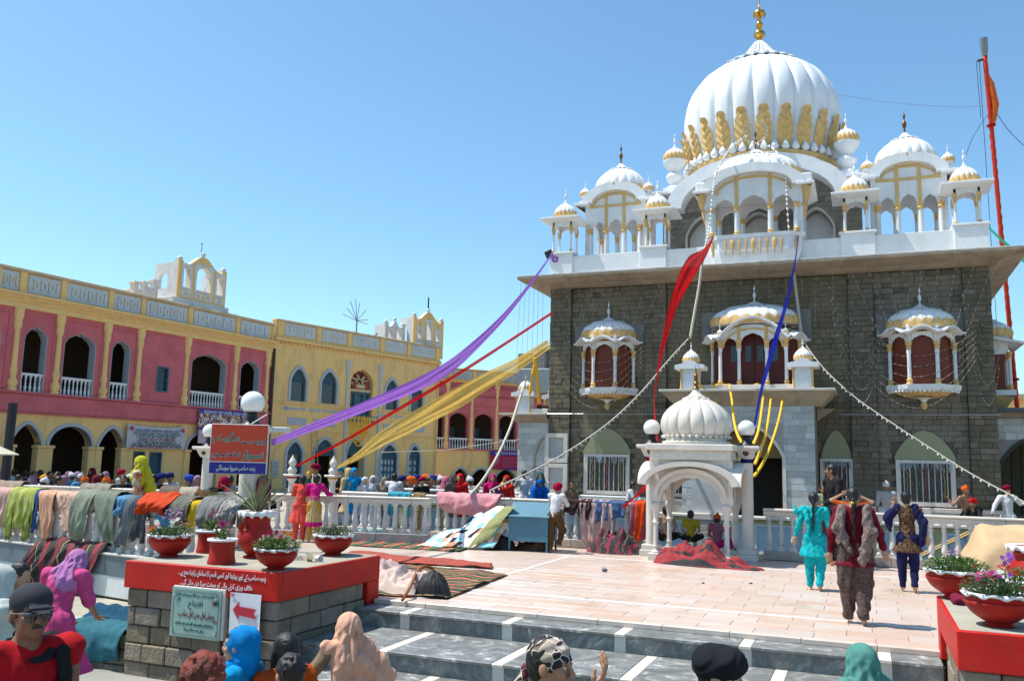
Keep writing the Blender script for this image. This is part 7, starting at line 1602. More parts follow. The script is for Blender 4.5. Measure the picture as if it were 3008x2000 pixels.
# dark post and sunshade at the left edge, ladder and notice on the ochre block
p=AT(20,1350,26); q=MB(); q.tube([(p.x,p.y,0),(p.x+.02,p.y,zat(1183,34,p))],.13,8); tag(q.build('dark_post',M('dark_post_paint',(.02,.02,.03,1),.6),None,SA),'thick dark post standing before the pink wing at the left edge','post')
p=AT(-18,1345,24); root=T('sunshade','pale cream sunshade just entering the picture at the left edge','parasol',(p.x,p.y,0)); z0=zat(1336,0,p)
q=MB(); q.lathe([(1.0*.62,z0),(.62,z0+.03),(.05,z0+.27),(0,z0+.3)],10,cap=False); q.build('canopy',cloth('cream_canopy',(.62,.58,.45,1)),root); q=MB(); q.tube([(0,0,0),(0,0,z0+.28)],.02,6); q.build('pole',GREYM,root)
root=T('bamboo_ladder','thin bamboo ladder leaning on the ochre block between its left doors','ladder',oB+Vector((math.cos(rB)*2.75,math.sin(rB)*2.75,0)),rB)
q=MB(); q.tube([(0,-.5,0),(.0,-.12,3.3)],.025,5); q.tube([(.42,-.5,0),(.42,-.12,3.3)],.025,5); q.pieces('side_rail',MATS['raw_wood'],root)
for k in range(9): t=(k+.6)/9.5; q=MB(); q.tube([(-.03,-.5+.38*t,3.3*t),(.45,-.5+.38*t,3.3*t)],.016,5); q.build('rung',MATS['raw_wood'],root)
root=T('wall_plaque','small grey lettered plaque on the ochre block beside the leftmost door','plaque',oB+Vector((math.cos(rB)*.45,math.sin(rB)*.45,1.0)),rB)
q=MB(); q.bbox(-.22,.26,-.06,-.005,-.4,.55,.01); q.build('slab',BLUEG,root)
for k in range(5): text('plaque_line','ਗੁਰਦੁਆਰਾ ਪੰਜਾ ਸਾਹਿਬ',root,M('grey_ink',(.15,.15,.18,1),.6),.08,(.02,-.065,.38-k*.14),width=.36)
# ================================================================ people
import openvdb
def rotm(yaw=0,pitch=0,roll=0): return np.array(Euler((pitch,roll,yaw)).to_matrix())
def sdf_mesh(prims,vox,k=.02,disp=None,pad=.03):
    """smooth union of round cones and ellipsoids, meshed. c:(a,b,ra,rb,sy) e:(c,r,rot) -e: carved"""
    lo=np.full(3,9.);hi=np.full(3,-9.)
    for p in prims:
        if p[0]=='c':
            for q_,r_ in ((p[1],p[3]),(p[2],p[4])): lo=np.minimum(lo,np.array(q_)-r_); hi=np.maximum(hi,np.array(q_)+r_)
        elif p[0]=='e': lo=np.minimum(lo,np.array(p[1])-max(p[2])); hi=np.maximum(hi,np.array(p[1])+max(p[2]))
    lo-=pad+vox*2; hi+=pad+vox*2; n=np.ceil((hi-lo)/vox).astype(int)+1
    D=np.full(n,.5,np.float32); ax=[lo[i]+np.arange(n[i])*vox for i in range(3)]
    for p in prims:
        if p[0]=='c': pts=np.array([p[1],p[2]]); rr=max(p[3],p[4])
        else: pts=np.array([p[1]]); rr=max(p[2])
        m_=rr+k*2+vox*2+.03; i0=np.maximum(0,((pts.min(0)-m_-lo)/vox).astype(int)); i1=np.minimum(n,((pts.max(0)+m_-lo)/vox).astype(int)+2)
        X,Y,Z=np.meshgrid(*[ax[i][i0[i]:i1[i]] for i in range(3)],indexing='ij')
        if p[0]=='c':
            sy=p[5] if len(p)>5 else 1; a=np.array(p[1],float); b=np.array(p[2],float); yc=(a[1]+b[1])/2
            Yq=yc+(Y-yc)/sy if sy!=1 else Y
            ba=b-a; L=max(ba@ba,1e-9); t=np.clip(((X-a[0])*ba[0]+(Yq-a[1])*ba[1]+(Z-a[2])*ba[2])/L,0,1)
            d=np.sqrt((X-a[0]-ba[0]*t)**2+(Yq-a[1]-ba[1]*t)**2+(Z-a[2]-ba[2]*t)**2)-(p[3]+(p[4]-p[3])*t)
            if sy!=1: d*=.85
        else:
            x,y,z=X-p[1][0],Y-p[1][1],Z-p[1][2]
            if len(p)>3 and p[3] is not None: Rm=p[3]; x,y,z=[Rm[0][i]*x+Rm[1][i]*y+Rm[2][i]*z for i in range(3)]
            rx,ry,rz=p[2]; k0=np.sqrt((x/rx)**2+(y/ry)**2+(z/rz)**2); k1=np.sqrt((x/rx**2)**2+(y/ry**2)**2+(z/rz**2)**2)+1e-9; d=k0*(k0-1)/k1
        sl_=(slice(i0[0],i1[0]),slice(i0[1],i1[1]),slice(i0[2],i1[2])); o=D[sl_]
        if p[0]=='-e': kk=.006; h=np.clip(.5+.5*(-d-o)/kk,0,1); D[sl_]=o*(1-h)+(-d)*h+kk*h*(1-h)
        else: kk=p[4] if p[0]=='e' and len(p)>4 else k; h=np.clip(.5+.5*(o-d)/kk,0,1); D[sl_]=o*(1-h)+d*h-kk*h*(1-h)
    if disp is not None:
        X,Y,Z=np.meshgrid(*ax,indexing='ij'); D=D+disp(X,Y,Z).astype(np.float32)
    g=openvdb.FloatGrid(.5); g.copyFromArray(np.ascontiguousarray(D,np.float32)); v,q_=g.convertToQuads(isovalue=0.)
    return v*vox+lo, q_[:,::-1].copy()
def joinm(parts):
    vs=[];qs=[];o=0
    for v,q_ in parts: vs.append(v); qs.append(q_+o); o+=len(v)
    return np.concatenate(vs),np.concatenate(qs)
def tomesh(name,v,q_,mat):
    me=bpy.data.meshes.new(name); me.from_pydata(v.tolist(),[],q_.tolist()); me.materials.append(mat); me.polygons.foreach_set('use_smooth',[True]*len(me.polygons)); return me
HC={}
def headpiece(kind,vox,smile=0):
    key=(kind,vox)
    if key in HC: return HC[key]
    cr=('e',(0,-.012,.022),(.076,.097,.092)); d=None; k=.018
    if kind=='head':
        P=[cr,('e',(0,.018,-.055),(.058,.068,.062)),('e',(0,.055,-.088),(.028,.026,.022)),('c',(0,.082,.012),(0,.108,-.030),.009,.0135),('e',(0,.10,-.034),(.019,.012,.010),None,.008),
           ('c',(-.038,.072,.024),(.038,.072,.024),.013,.013),('e',(-.040,.060,-.028),(.026,.026,.026)),('e',(.040,.060,-.028),(.026,.026,.026)),
           ('c',(0,-.012,-.06),(0,-.022,-.19),.052,.058),('e',(-.079,-.008,-.012),(.011,.020,.031),None,.006),('e',(.079,-.008,-.012),(.011,.020,.031),None,.006),
           ('c',(-.018,.088,-.062),(.018,.088,-.062),.0075,.0075),('c',(-.014,.085,-.071),(.014,.085,-.071),.008,.008),
           ('-e',(-.031,.094,.004),(.017,.014,.009)),('-e',(.031,.094,.004),(.017,.014,.009)),('-e',(0,.101,-.0665),(.021,.012,.0022))]
        k=.014
    elif kind in('short','messy'):
        P=[('e',(0,-.018,.030),(.084,.100,.093)),('e',(0,-.05,-.02),(.072,.06,.07)),('-e',(0,.115,-.055),(.074,.085,.105)),('-e',(0,.02,-.135),(.10,.09,.08))]
        if kind=='messy':
            rr=random.Random(3)
            for i in range(70):
                a=rr.uniform(-PI,PI); e=rr.uniform(.0,1.45); u_=np.array((math.cos(e)*math.sin(a)*.082,-.018-math.cos(e)*math.cos(a)*.098,.03+math.sin(e)*.090)); 
                if u_[1]>.045 and u_[2]<.06: continue
                t_=np.array((rr.uniform(-.02,.02),rr.uniform(-.03,.0),rr.uniform(-.035,.005))); P.insert(2,('c',u_*.98,u_*1.03+t_,.012,.006))
        d=lambda X,Y,Z:.006*(np.abs(np.sin(X*60+3*np.sin(Z*30)+Y*40))-.5)+.004*(np.abs(np.sin(Y*90+X*60))-.5)
    elif kind=='long':
        P=[('e',(0,-.018,.028),(.086,.104,.095)),('c',(0,-.055,-.02),(0,-.085,-.34),.082,.06,.8),('c',(-.07,-.0,-.02),(-.075,.01,-.20),.03,.02),('c',(.07,-.0,-.02),(.075,.01,-.20),.03,.02),('-e',(0,.115,-.05),(.060,.085,.10))]
        d=lambda X,Y,Z:.003*np.sin(np.arctan2(X,Y+.02)*38+Z*6)
    elif kind in('braid','bun'):
        P=[('e',(0,-.018,.028),(.084,.102,.094)),('e',(0,-.085,-.02),(.055,.04,.05)),('-e',(0,.115,-.05),(.066,.085,.10)),('-e',(0,.03,-.135),(.10,.09,.08))]
        if kind=='braid': P+=[('e',(0.008*math.sin(i*1.9),-.115-.004*i,-.05-.043*i),(.028-.0012*i,.026-.001*i,.032)) for i in range(11)]
        else: P+=[('e',(0,-.11,.02),(.035,.03,.035))]
        d=lambda X,Y,Z:.002*np.sin(np.arctan2(X,Y+.02)*40+Z*6)
    elif kind=='turban':
        P=[('e',(0,-.012,.062),(.102,.118,.082)),('e',(0,-.035,.04),(.10,.105,.085)),('e',(0,.03,.09),(.085,.085,.06)),('-e',(0,.13,-.045),(.085,.085,.085)),('-e',(0,.01,-.10),(.12,.12,.075))]
        d=lambda X,Y,Z:.005*np.sin((Z+.5*np.abs(X)-.25*Y)*150)
    elif kind=='sikh_turban':
        P=[('e',(0,.0,.060),(.108,.128,.085)),('e',(0,-.05,.055),(.10,.09,.09)),('e',(.045,.075,.085),(.07,.055,.062)),('-e',(0,.15,-.05),(.085,.085,.085)),('-e',(0,.01,-.10),(.13,.13,.075))]
        d=lambda X,Y,Z:.004*np.sin((Z*.8+.9*np.abs(X)-.6*Y)*130)
    elif kind=='patka':
        P=[('e',(0,-.015,.040),(.086,.103,.088)),('e',(0,.03,.135),(.03,.03,.025)),('-e',(0,.125,-.05),(.08,.085,.085)),('-e',(0,.0,-.12),(.12,.13,.09))]
        d=lambda X,Y,Z:.002*np.sin(Z*160+X*90)
    elif kind=='cap':
        P=[('e',(0,-.010,.050),(.087,.107,.080)),('c',(-.035,.10,.028),(.035,.10,.028),.010,.010),('c',(-.05,.12,.022),(.05,.12,.022),.008,.008),('c',(-.045,.145,.012),(.045,.145,.012),.007,.007),('c',(-.03,.165,.004),(.03,.165,.004),.006,.006),('-e',(0,.0,-.09),(.12,.20,.09))]; k=.014
    elif kind=='bandana':
        P=[('e',(0,-.012,.036),(.083,.103,.088)),('e',(0,-.11,-.03),(.025,.02,.02)),('c',(0,-.115,-.035),(-.02,-.15,-.17),.018,.028),('c',(0,-.115,-.035),(.03,-.15,-.13),.016,.024),('-e',(0,.135,-.065),(.085,.085,.10)),('-e',(0,.0,-.13),(.12,.11,.09))]
        d=lambda X,Y,Z:.003*np.sin((Z-.5*Y)*120)
    elif kind in('scarf','hood'):
        rg=[('c',(.092*math.sin(a),-.022-.112*math.cos(a),.02),(.165*math.sin(a+.25),-.045-.135*math.cos(a+.25),-.25),.012,.022) for a in (-2.1,-1.6,-1.1,-.55,.0,.5,1.05,1.55,2.1)]+[('c',(-.09,.03,-.10-.03*i),(.0,.105,-.15-.03*i),.022,.02) for i in range(3)]+[('c',(.0,.105,-.15-.03*i),(.10,.0,-.13-.035*i),.02,.024) for i in range(3)]
        P=rg+[('e',(0,-.022,.022),(.098,.118,.112)),('c',(0,-.030,.0),(0,-.045,-.25),.100,.165,.85),('c',(0,.02,-.12),(0,.03,-.24),.07,.13,.8),('-e',(0,.125,-.015),(.062,.092,.108))]
        d=lambda X,Y,Z:.011*(np.abs(np.sin(np.arctan2(X,Y+.03)*3.5+Z*9+1.5*np.sin(Z*14)))-.6)*np.clip((.12-Z)*5,0.1,1)
    elif kind=='headscarf': # tied cloth round the head showing hair in front
        P=[('e',(0,-.03,.018),(.096,.115,.110)),('e',(0,-.10,-.06),(.055,.05,.07)),('c',(0,-.05,-.09),(0,-.05,-.16),.09,.075),('-e',(0,.115,.0),(.085,.085,.13))]
        d=lambda X,Y,Z:.010*(np.abs(np.sin((Z*.8-Y)*30+2*np.sin(X*16)))-.6)
    elif kind=='hand':
        P=[('e',(0,0,-.05),(.040,.015,.052)),('c',(0,0,.02),(0,0,-.02),.026,.024)]; k=.010
        for x,l,z in ((-.030,.058,-.088),(-.010,.070,-.098),(.011,.066,-.096),(.030,.050,-.086)):
            a=np.array((x,0,z)); b=a+np.array((x*.15,.010,-l*.45)); c_=b+np.array((0,.018,-l*.33)); e=c_+np.array((0,.020,-l*.2))
            P+=[('c',a,b,.0095,.009),('c',b,c_,.0088,.008),('c',c_,e,.008,.007)]
        a=np.array((-.034,.006,-.028)); b=a+np.array((-.022,.014,-.026)); c_=b+np.array((-.006,.012,-.026)); P+=[('c',a,b,.012,.011),('c',b,c_,.010,.008)]; k=.006
    HC[key]=sdf_mesh(P,vox,k,d); return HC[key]
def skinm(i):
    cs=[(.36,.19,.11,1),(.27,.13,.07,1),(.42,.24,.15,1),(.20,.09,.05,1)]
    m_=M('skin_%d'%i,cs[i],.5,.12,9,.05,90,spec=.4)
    b=m_.node_tree.nodes['Principled BSDF']; b.inputs['Subsurface Weight'].default_value=.08; b.inputs['Subsurface Scale'].default_value=.02; return m_
HAIRM=M('black_hair',(.010,.008,.007,1),.45,.4,30,.6,140,stretch=(1,1,.2),spec=.4,bd=.006); REDHAIR=M('henna_red_hair',(.26,.035,.012,1),.5,.6,10,1.0,45,bd=.02,col2=(.07,.014,.008,1)); GREYH=M('greying_hair',(.15,.14,.14,1),.5,.6,40,.5,140,col2=(.02,.02,.02,1))
EYEW=M('eye_white',(.6,.57,.52,1),.25,.05,5,0); EYED=M('eye_dark',(.015,.01,.008,1),.15,.1,5,0); LIP=M('lip',(.22,.07,.06,1),.45,.1,9,0)
BASE=dict(pel=(0,0,.93),wa=(0,0,1.06),ch=(0,-.005,1.27),ne=(0,-.01,1.43),hd=(0,.015,1.575),shL=(-.175,-.01,1.385),shR=(.175,-.01,1.385),elL=(-.225,-.03,1.11),elR=(.225,-.03,1.11),haL=(-.235,.03,.87),haR=(.235,.03,.87),hiL=(-.085,0,.90),hiR=(.085,0,.90),knL=(-.095,.02,.49),knR=(.095,.02,.49),anL=(-.095,-.02,.075),anR=(.095,-.02,.075),toL=(-.11,.13,.03),toR=(.11,.13,.03))
SIT=dict(BASE); 
for k_ in ('pel','wa','ch','ne','hd','shL','shR','elL','elR','haL','haR','hiL','hiR'): SIT[k_]=tuple(np.array(BASE[k_])-(0,0,.80))
SIT.update(elL=(-.25,.04,.34),elR=(.25,.04,.34),haL=(-.14,.24,.24),haR=(.14,.24,.24),knL=(-.28,.26,.16),knR=(.28,.26,.16),anL=(.06,.30,.07),anR=(-.06,.34,.07),toL=(.16,.30,.04),toR=(-.16,.36,.04))
NP=0
def lerp(a,b,t): return tuple(np.array(a)*(1-t)+np.array(b)*t)
def person(label,pos=None,head=None,gz=0.,h=None,face=180,J=None,pose=BASE,skin=1,hair='short',hairm=None,wear=None,wearm=None,top=None,bottom=None,extra=(),vox=.018,hrot=(0,0,0),female=False,feat=False,hands=True,group=None,build=True,wide=1.,cat='person'):
    """head=(px,py,D): where the centre of the head is; pos: the feet. face: 0 to the camera, 180 away, 90 to the viewer's right"""
    j=dict(pose); 
    if J: j.update(J)
    hz=j['hd'][2]
    if head is not None:
        hp=AT(*head); s=h/1.7 if h else (hp.z-gz)/hz; base=Vector((hp.x,hp.y,gz))
        if h: base.z=hp.z-hz*s
    else: base=Vector(pos); s=(h or 1.6)/1.7; hp=base+Vector((0,0,hz*s))
    tc=Vector((-base.x,-base.y,0)).normalized(); rv=Vector((_r[0],_r[1],0)).normalized(); f=tc*math.cos(R(face))+rv*math.sin(R(face)); rz=math.atan2(-f.x,f.y)
    if head is not None: off=Matrix.Rotation(rz,3,'Z')@Vector((j['hd'][0]*s,j['hd'][1]*s,0)); base=base-off
    root=T('person',label,cat,base,rz,group); root.scale=(s,s,s)
    hs=min(1.25,1.0/s**.45) if s<.95 else 1.; Hc=np.array(j['hd']); Rm=rotm(*[R(a) for a in hrot]); hv=.009 if vox<=.013 else (.012 if vox<.022 else .018)
    if vox<=.010: hv=.006
    place=lambda vq:((vq[0]*hs)@Rm.T+Hc,vq[1])
    w=wide; fw=.94 if female else 1.
    # body, one skin
    P=[('c',j['pel'],j['wa'],.115*w,.10*w,.72),('c',j['wa'],j['ch'],.105*w,.125*w,.70),('c',j['ch'],j['ne'],.11,.055,.8),('c',j['ne'],tuple(Hc+Rm@np.array((0,-.02,-.10))*hs),.052,.05),
       ('c',j['shL'],j['shR'],.058,.058)]
    for a in 'LR':
        P+=[('c',j['sh'+a],j['el'+a],.048*w,.037),('c',j['el'+a],j['ha'+a],.036,.025),('c',j['hi'+a],j['kn'+a],.085*w,.056),('c',j['kn'+a],j['an'+a],.053,.034),('c',j['an'+a],j['to'+a],.038,.026,1)]
        if not hands or vox>.02: P+=[('e',tuple(np.array(j['ha'+a])+(np.array(j['ha'+a])-np.array(j['el'+a]))*.25),(.035,.03,.045))]
    parts=[sdf_mesh(P,vox,.03),place(headpiece('head',hv))]
    if hands and vox<=.02:
        hv0,hq=headpiece('hand',.0045 if vox<.013 else .007)
        for a,sg in (('L',1),('R',-1)):
            d=np.array(j['ha'+a],float)-np.array(j['el'+a]); d/=np.linalg.norm(d); zz=-d; fx=np.array((sg*1.,0,0)) if abs(d[0])<.9 else np.array((0,sg*1.,0)); yy=np.cross(zz,fx); 
            if yy[1]<0 and abs(d[0])<.9: pass
            yy/=np.linalg.norm(yy)+1e-9; xx=np.cross(yy,zz)
            vv=hv0.copy(); 
            if a=='R': vv[:,0]*=-1
            B_=np.stack([xx*sg if a=='R' else xx,yy if a=='L' else yy,zz],1)
            if a=='R': B_=np.stack([-xx,-yy,zz],1)
            parts.append((vv@B_.T+np.array(j['ha'+a]),hq if a=='L' else hq[:,::-1].copy()))
    v,q_=joinm(parts); SK=skinm(skin); put('body',tomesh('body',v,q_,SK),root)
    # face
    if feat:
        def loc(p,r_,nm,m_,sz=(1,1,1)):
            c=Hc+Rm@(np.array(p)*hs); b=MB(); b.ball((0,0,0),r_*hs,12); o=b.build(nm,m_,root,True); o.location=c; o.rotation_euler=Euler([R(hrot[1]),R(hrot[2]),R(hrot[0])]); o.scale=sz
        for x in (-.031,.031):
            loc((x,.079,.004),.0125,'eye',EYEW,(1,.8,.75)); loc((x,.0865,.004),.0065,'iris',EYED,(1,.6,1)); loc((x,.0855,.0105),.0145,'eyelid',SK,(1,.6,.30)); loc((x,.0835,.026),.018,'eyebrow',hairm or HAIRM,(1,.35,.22))
        loc((0,.094,-.0665),.020,'lips',LIP,(1,.35,.30))
    if hair: v,q_=place(headpiece(hair,hv)); put('hair',tomesh('hair',v,q_,hairm or HAIRM),root)
    if wear:
        v,q_=place(headpiece(wear,hv)); put({'scarf':'head_scarf','hood':'head_scarf','headscarf':'head_scarf','cap':'cap','bandana':'bandana','patka':'head_cloth'}.get(wear,'turban'),tomesh(wear,v,q_,wearm),root)
    # garments
    def garment(nm,P,m_,disp=None,k=.03): v,q_=sdf_mesh(P,vox,k,disp); o=put(nm,tomesh(nm,v,q_,m_),root); return o
    if top:
        kind,m_,hem,slv=top; g=.016
        P=[('c',j['pel'],j['wa'],.128*w,.112*w,.76),('c',j['wa'],j['ch'],.118*w,.142*w*fw,.74),('c',lerp(j['ch'],j['ne'],.1),lerp(j['ch'],j['ne'],.72 if kind!='vest' else .35),.125,.075 if kind!='vest' else .095,.8),('c',j['shL'],j['shR'],.074,.074)]
        for a in 'LR':
            P.append(('c',j['sh'+a],lerp(j['sh'+a],j['el'+a],min(1,slv*2)),.068*w,.055*w))
            if slv>.5: P.append(('c',j['el'+a],lerp(j['el'+a],j['ha'+a],(slv-.5)*2),.055,.043))
        if hem>0:   # skirt of the kameez
            kn=lerp(j['knL'],j['knR'],.5); hp_=lerp(j['pel'],kn,hem); fl=(.145+.17*hem) if female else (.14+.05*hem)
            P.append(('c',j['pel'],hp_,.135*w,fl*w,.72)); 
        zc=j['wa'][2]; zb=(hp_[2]-.02) if hem>0 else j['pel'][2]-.10
        def disp(X,Y,Z,zb=zb,zc=zc,hem=hem):
            a=np.arctan2(X,Y); m2=np.clip((zc-Z)/.5,0,1); f_=.026*(np.abs(np.sin(a*5+2.2*np.sin(Z*4)+Z*2))-.6)*m2+.008*(np.abs(np.sin(Z*17+X*16+2*np.sin(X*9)))-.6)+.005*(np.abs(np.sin(Z*31-X*26))-.6)*(1-m2)
            return f_+ (np.where(Z<zb,(zb-Z)*6,0) if hem>0 and pose is not SIT else 0)
        garment(kind,P,m_,disp)
    if bottom:
        kind,m_,bag=bottom; P=[('c',j['pel'],lerp(j['pel'],j['wa'],.5),.122*w,.115*w,.78)]
        for a in 'LR': P+=[('c',j['hi'+a],j['kn'+a],.095*w+bag*.03,.072+bag*.05),('c',j['kn'+a],lerp(j['kn'+a],j['an'+a],.93 if kind!='shorts' else .1),.070+bag*.045,.050+bag*.018)]
        garment(kind,P,m_,lambda X,Y,Z,b_=bag:(.008+.010*b_)*(np.abs(np.sin(X*30+Y*22+Z*6+2*np.sin(Z*5)))-.6)+.005*(np.abs(np.sin(Z*19+X*12))-.6))
    for e in extra:
        nm,P,m_=e[:3]; P=P(j) if callable(P) else P
        garment(nm,P,m_,e[3] if len(e)>3 else (lambda X,Y,Z:(.022 if vox<.013 else .014)*(np.abs(np.sin(X*19+Z*8+2.2*np.sin(Z*7+X*3)))-.6)+.010*(np.abs(np.sin(X*31-Z*19+1+np.sin(Z*11)))-.6)),k=.02)
    return root
def shawl(j,dn=.45,sp=1.):
    c=np.array; S1,S2=c(j['shL']),c(j['shR']); n_=c(j['ne'])
    return [('c',S1+c((-.01,-.02,.02)),S2+c((.01,-.02,.02)),.085,.085),('c',n_+c((0,-.02,.05)),n_+c((0,-.06,-.15)),.085,.14),('c',c(j['ch'])+c((-.08,-.06,0)),c(j['ch'])+c((-.06,-.10,-dn)),.10,.09*sp),('c',c(j['ch'])+c((.08,-.06,0)),c(j['ch'])+c((.06,-.10,-dn)),.10,.09*sp)]+[('c',n_+c((-.15+.05*i,-.11+.02*abs(i-3),-.01)),c(j['ch'])+c((-.02+.05*i,-.165+.02*abs(i-3),-dn*.9)),.020,.026) for i in range(7)]+[('c',S2+c((0,-.07,.03)),c(j['ch'])+c((-.16+.04*i,-.15,-.05-.09*i)),.018,.02) for i in range(3)]
K=cloth
# --- in the foreground, below the steps
GZ=-.75
BK=K('black_cotton',(.014,.014,.016,1),trans=0); WHC=K('white_cotton',(.66,.66,.68,1)); CAPM=K('grey_cap_cloth',(.035,.037,.045,1),trans=0,bump=.15); DENIM=K('dark_denim',(.03,.045,.09,1),trans=0); REDV=K('red_vest',(.42,.006,.012,1),trans=.05)
def sunglasses(root,Hc):
    for x in (-.034,.034):
        b=MB(); b.lathe([(0,-.003),(.026,-.002),(.0265,0),(.0255,.003),(0,.005)],20); o=b.build('sunglass_lens',M('mirror_lens',(.012,.012,.014,1),.06,.2,3,0,spec=.8),root,True); o.location=Hc+Vector((x,.099,.0)); o.rotation_euler=(-PI/2,0,-x*6); o.scale=(1,1.1,1)
    b=MB(); b.tube([(-.06,.098,.012),(0,.106,.012),(.06,.098,.012)],.002,5); b.tube([(-.06,.098,.012),(-.084,.0,.004)],.002,5); b.tube([(.06,.098,.012),(.084,.0,.004)],.002,5); o=b.build('sunglass_frame',STEEL,root); o.location=Hc
r=person('man in a dark grey cap, sunglasses and red vest, bottom left corner',head=(92,1797,4.3),gz=GZ,face=24,skin=3,hair='short',wear='cap',wearm=CAPM,top=('vest',REDV,0,.05),bottom=('jeans',DENIM,.2),vox=.012,feat=True,hrot=(0,4,0),wide=1.12,  # darkest skin tone stands in for the shadow on his face
 extra=[('neckband',lambda j:[('c',(.100*math.sin(a),-.01+.098*math.cos(a),1.41-.035*math.cos(a)),(.100*math.sin(a+.3),-.01+.098*math.cos(a+.3),1.41-.035*math.cos(a+.3)),.014,.014) for a in np.arange(-3.1,3.1,.3)],BK),
        ('backpack_strap',[('c',(-.13,-.05,1.45),(-.14,.075,1.40),.026,.026),('c',(-.14,.075,1.40),(-.155,.115,1.12),.026,.024),('c',(-.12,-.09,1.42),(-.12,-.13,1.1),.05,.08)],BK)])
Hc=Vector(BASE['hd']); sunglasses(r,Hc)
b=MB(); b.lathe([(.0,0),(.012,0),(.012,.002),(0,.003)],20); o=b.build('moustache',HAIRM,r,loc=Hc+Vector((0,.1,-.053))); o.scale=(2.1,.5,.5); o.rotation_euler.x=-PI/2
b=MB(); b.lathe([(0,0),(.034,0),(.034,.003),(.028,.004),(.027,.0025),(0,.003)],24); o=b.build('round_badge',M('badge_grey_red',(.25,.05,.06,1),.6,.5,40,0,col2=(.2,.2,.22,1)),r,loc=(-.075,.125,1.24)); o.rotation_euler=(-PI/2+.15,0,.25)
person('figure in a pale grey green veil at the left edge, behind the capped man',head=(5,1712,6.2),gz=GZ,face=130,wear='hood',wearm=K('pale_veil',(.52,.56,.52,1)),hair=None,top=('kameez',K('pale_grey_green',(.48,.52,.46,1)),.8,1.),bottom=('shalwar',WHC,1),female=True,extra=[('veil',lambda j:shawl(j,.6),K('pale_veil',(0,0,0,1)))],vox=.018)
person('dark haired child in profile beside the left retaining wall',head=(60,1686,8.2),gz=GZ,face=95,hrot=(0,-18,0),hair='short',skin=2,top=('shirt',K('plum_cotton',(.09,.03,.09,1)),.2,.4),bottom=('trousers',BK,.2),vox=.018)
PKD=K('rose_pink_kameez',(.58,.07,.22,1),trans=.06); LIL=K('lilac_dupatta',(.48,.20,.44,1))
Jb=dict(ch=(0,.09,1.24),ne=(.01,.18,1.39),hd=(.03,.27,1.48),shL=(-.19,.13,1.35),shR=(.19,.13,1.35),elL=(-.24,.20,1.06),elR=(.26,.20,1.06),haL=(-.16,.42,.86),haR=(.19,.44,.90),wa=(0,.04,1.06))
person('woman in a long rose pink kameez and lilac headscarf bending over the stone ledge',head=(228,1650,9.0),gz=GZ-.03,face=150,J=Jb,hair=None,wear='hood',wearm=LIL,hrot=(0,-30,0),top=('kameez',PKD,1.15,.45),bottom=('shalwar',PKD,1),female=True,wide=1.25,vox=.012,skin=1,
 extra=[('dupatta_end',lambda j:[('c',(.06,.13,1.44),(.17,.27,1.30),.07,.06),('c',(.17,.27,1.30),(.20,.30,1.05),.06,.05),('c',(0,.12,1.41),(-.1,.10,1.40),.07,.05)],LIL)])
person('head of henna red hair at the bottom edge, nearest the camera',head=(598,2008,3.5),gz=GZ,face=168,hair='messy',hairm=REDHAIR,skin=2,top=('shirt',K('dull_brown_shirt',(.12,.07,.05,1)),.2,.4),bottom=('trousers',BK,.2),vox=.012,wide=1.1)
SBL=K('sky_blue_dupatta',(.0,.26,.62,1),(.0,.17,.46,1),sc=3)
person('woman in profile with a bright blue embroidered headscarf, below the pier',head=(703,1893,5.3),gz=GZ,face=-100,hair='short',wear='headscarf',wearm=SBL,feat=True,skin=2,top=('kameez',K('sky_blue_kameez',(.0,.30,.60,1)),.7,.6),bottom=('shalwar',SBL,1),female=True,vox=.012,
 extra=[('scarf_tail',lambda j:[('c',(0,-.08,1.50),(.0,-.06,1.42),.06,.075),('c',(-.04,.04,1.44),(.02,.09,1.40),.04,.035),('c',(.0,-.03,1.44),(.1,-.0,1.41),.05,.05)],SBL)])
person('girl with long glossy black hair seen from behind, right of the blue scarfed woman',head=(838,1908,5.4),gz=GZ,face=-150,hair='long',skin=2,top=('kameez',K('orange_rust_kameez',(.50,.08,.01,1)),.7,.6),bottom=('shalwar',BK,1),female=True,vox=.012,wide=.9)
person('small boy with cropped black hair at the bottom edge, before the long haired girl',head=(851,1978,4.9),gz=GZ,face=-158,hair='messy',skin=2,top=('shirt',K('orange_shirt',(.55,.07,.01,1)),.2,.5),bottom=('trousers',BK,.2),vox=.012,wide=.85)
PCH=K('peach_shawl',(.72,.40,.27,1),trans=.1); KHA=K('khaki_brown_jacket',(.20,.14,.08,1),trans=0)
Jk=dict(elL=(-.36,-.02,1.16),haL=(-.20,.12,.98),elR=(.42,-.06,1.10),haR=(.19,.02,.93))
person('woman in a peach headscarf and shawl, hand on hip, beside the steps',head=(1020,1842,6.6),gz=GZ,face=-160,J=Jk,hair='short',hairm=GREYH,wear='hood',wearm=PCH,skin=2,top=('jacket',KHA,.3,.95),bottom=('shalwar',KHA,1),female=True,vox=.012,wide=1.1,hrot=(20,0,0),
 extra=[('shawl',lambda j:shawl(j,.25)+[('c',(.17,-.04,1.40),(.40,-.09,1.14),.085,.075),('c',(.40,-.09,1.12),(.16,-.11,1.05),.07,.09),('c',(.08,-.12,1.3),(.28,-.10,1.12),.09,.08),('c',(-.10,-.08,1.42),(-.14,-.13,1.0),.06,.05)],PCH)])
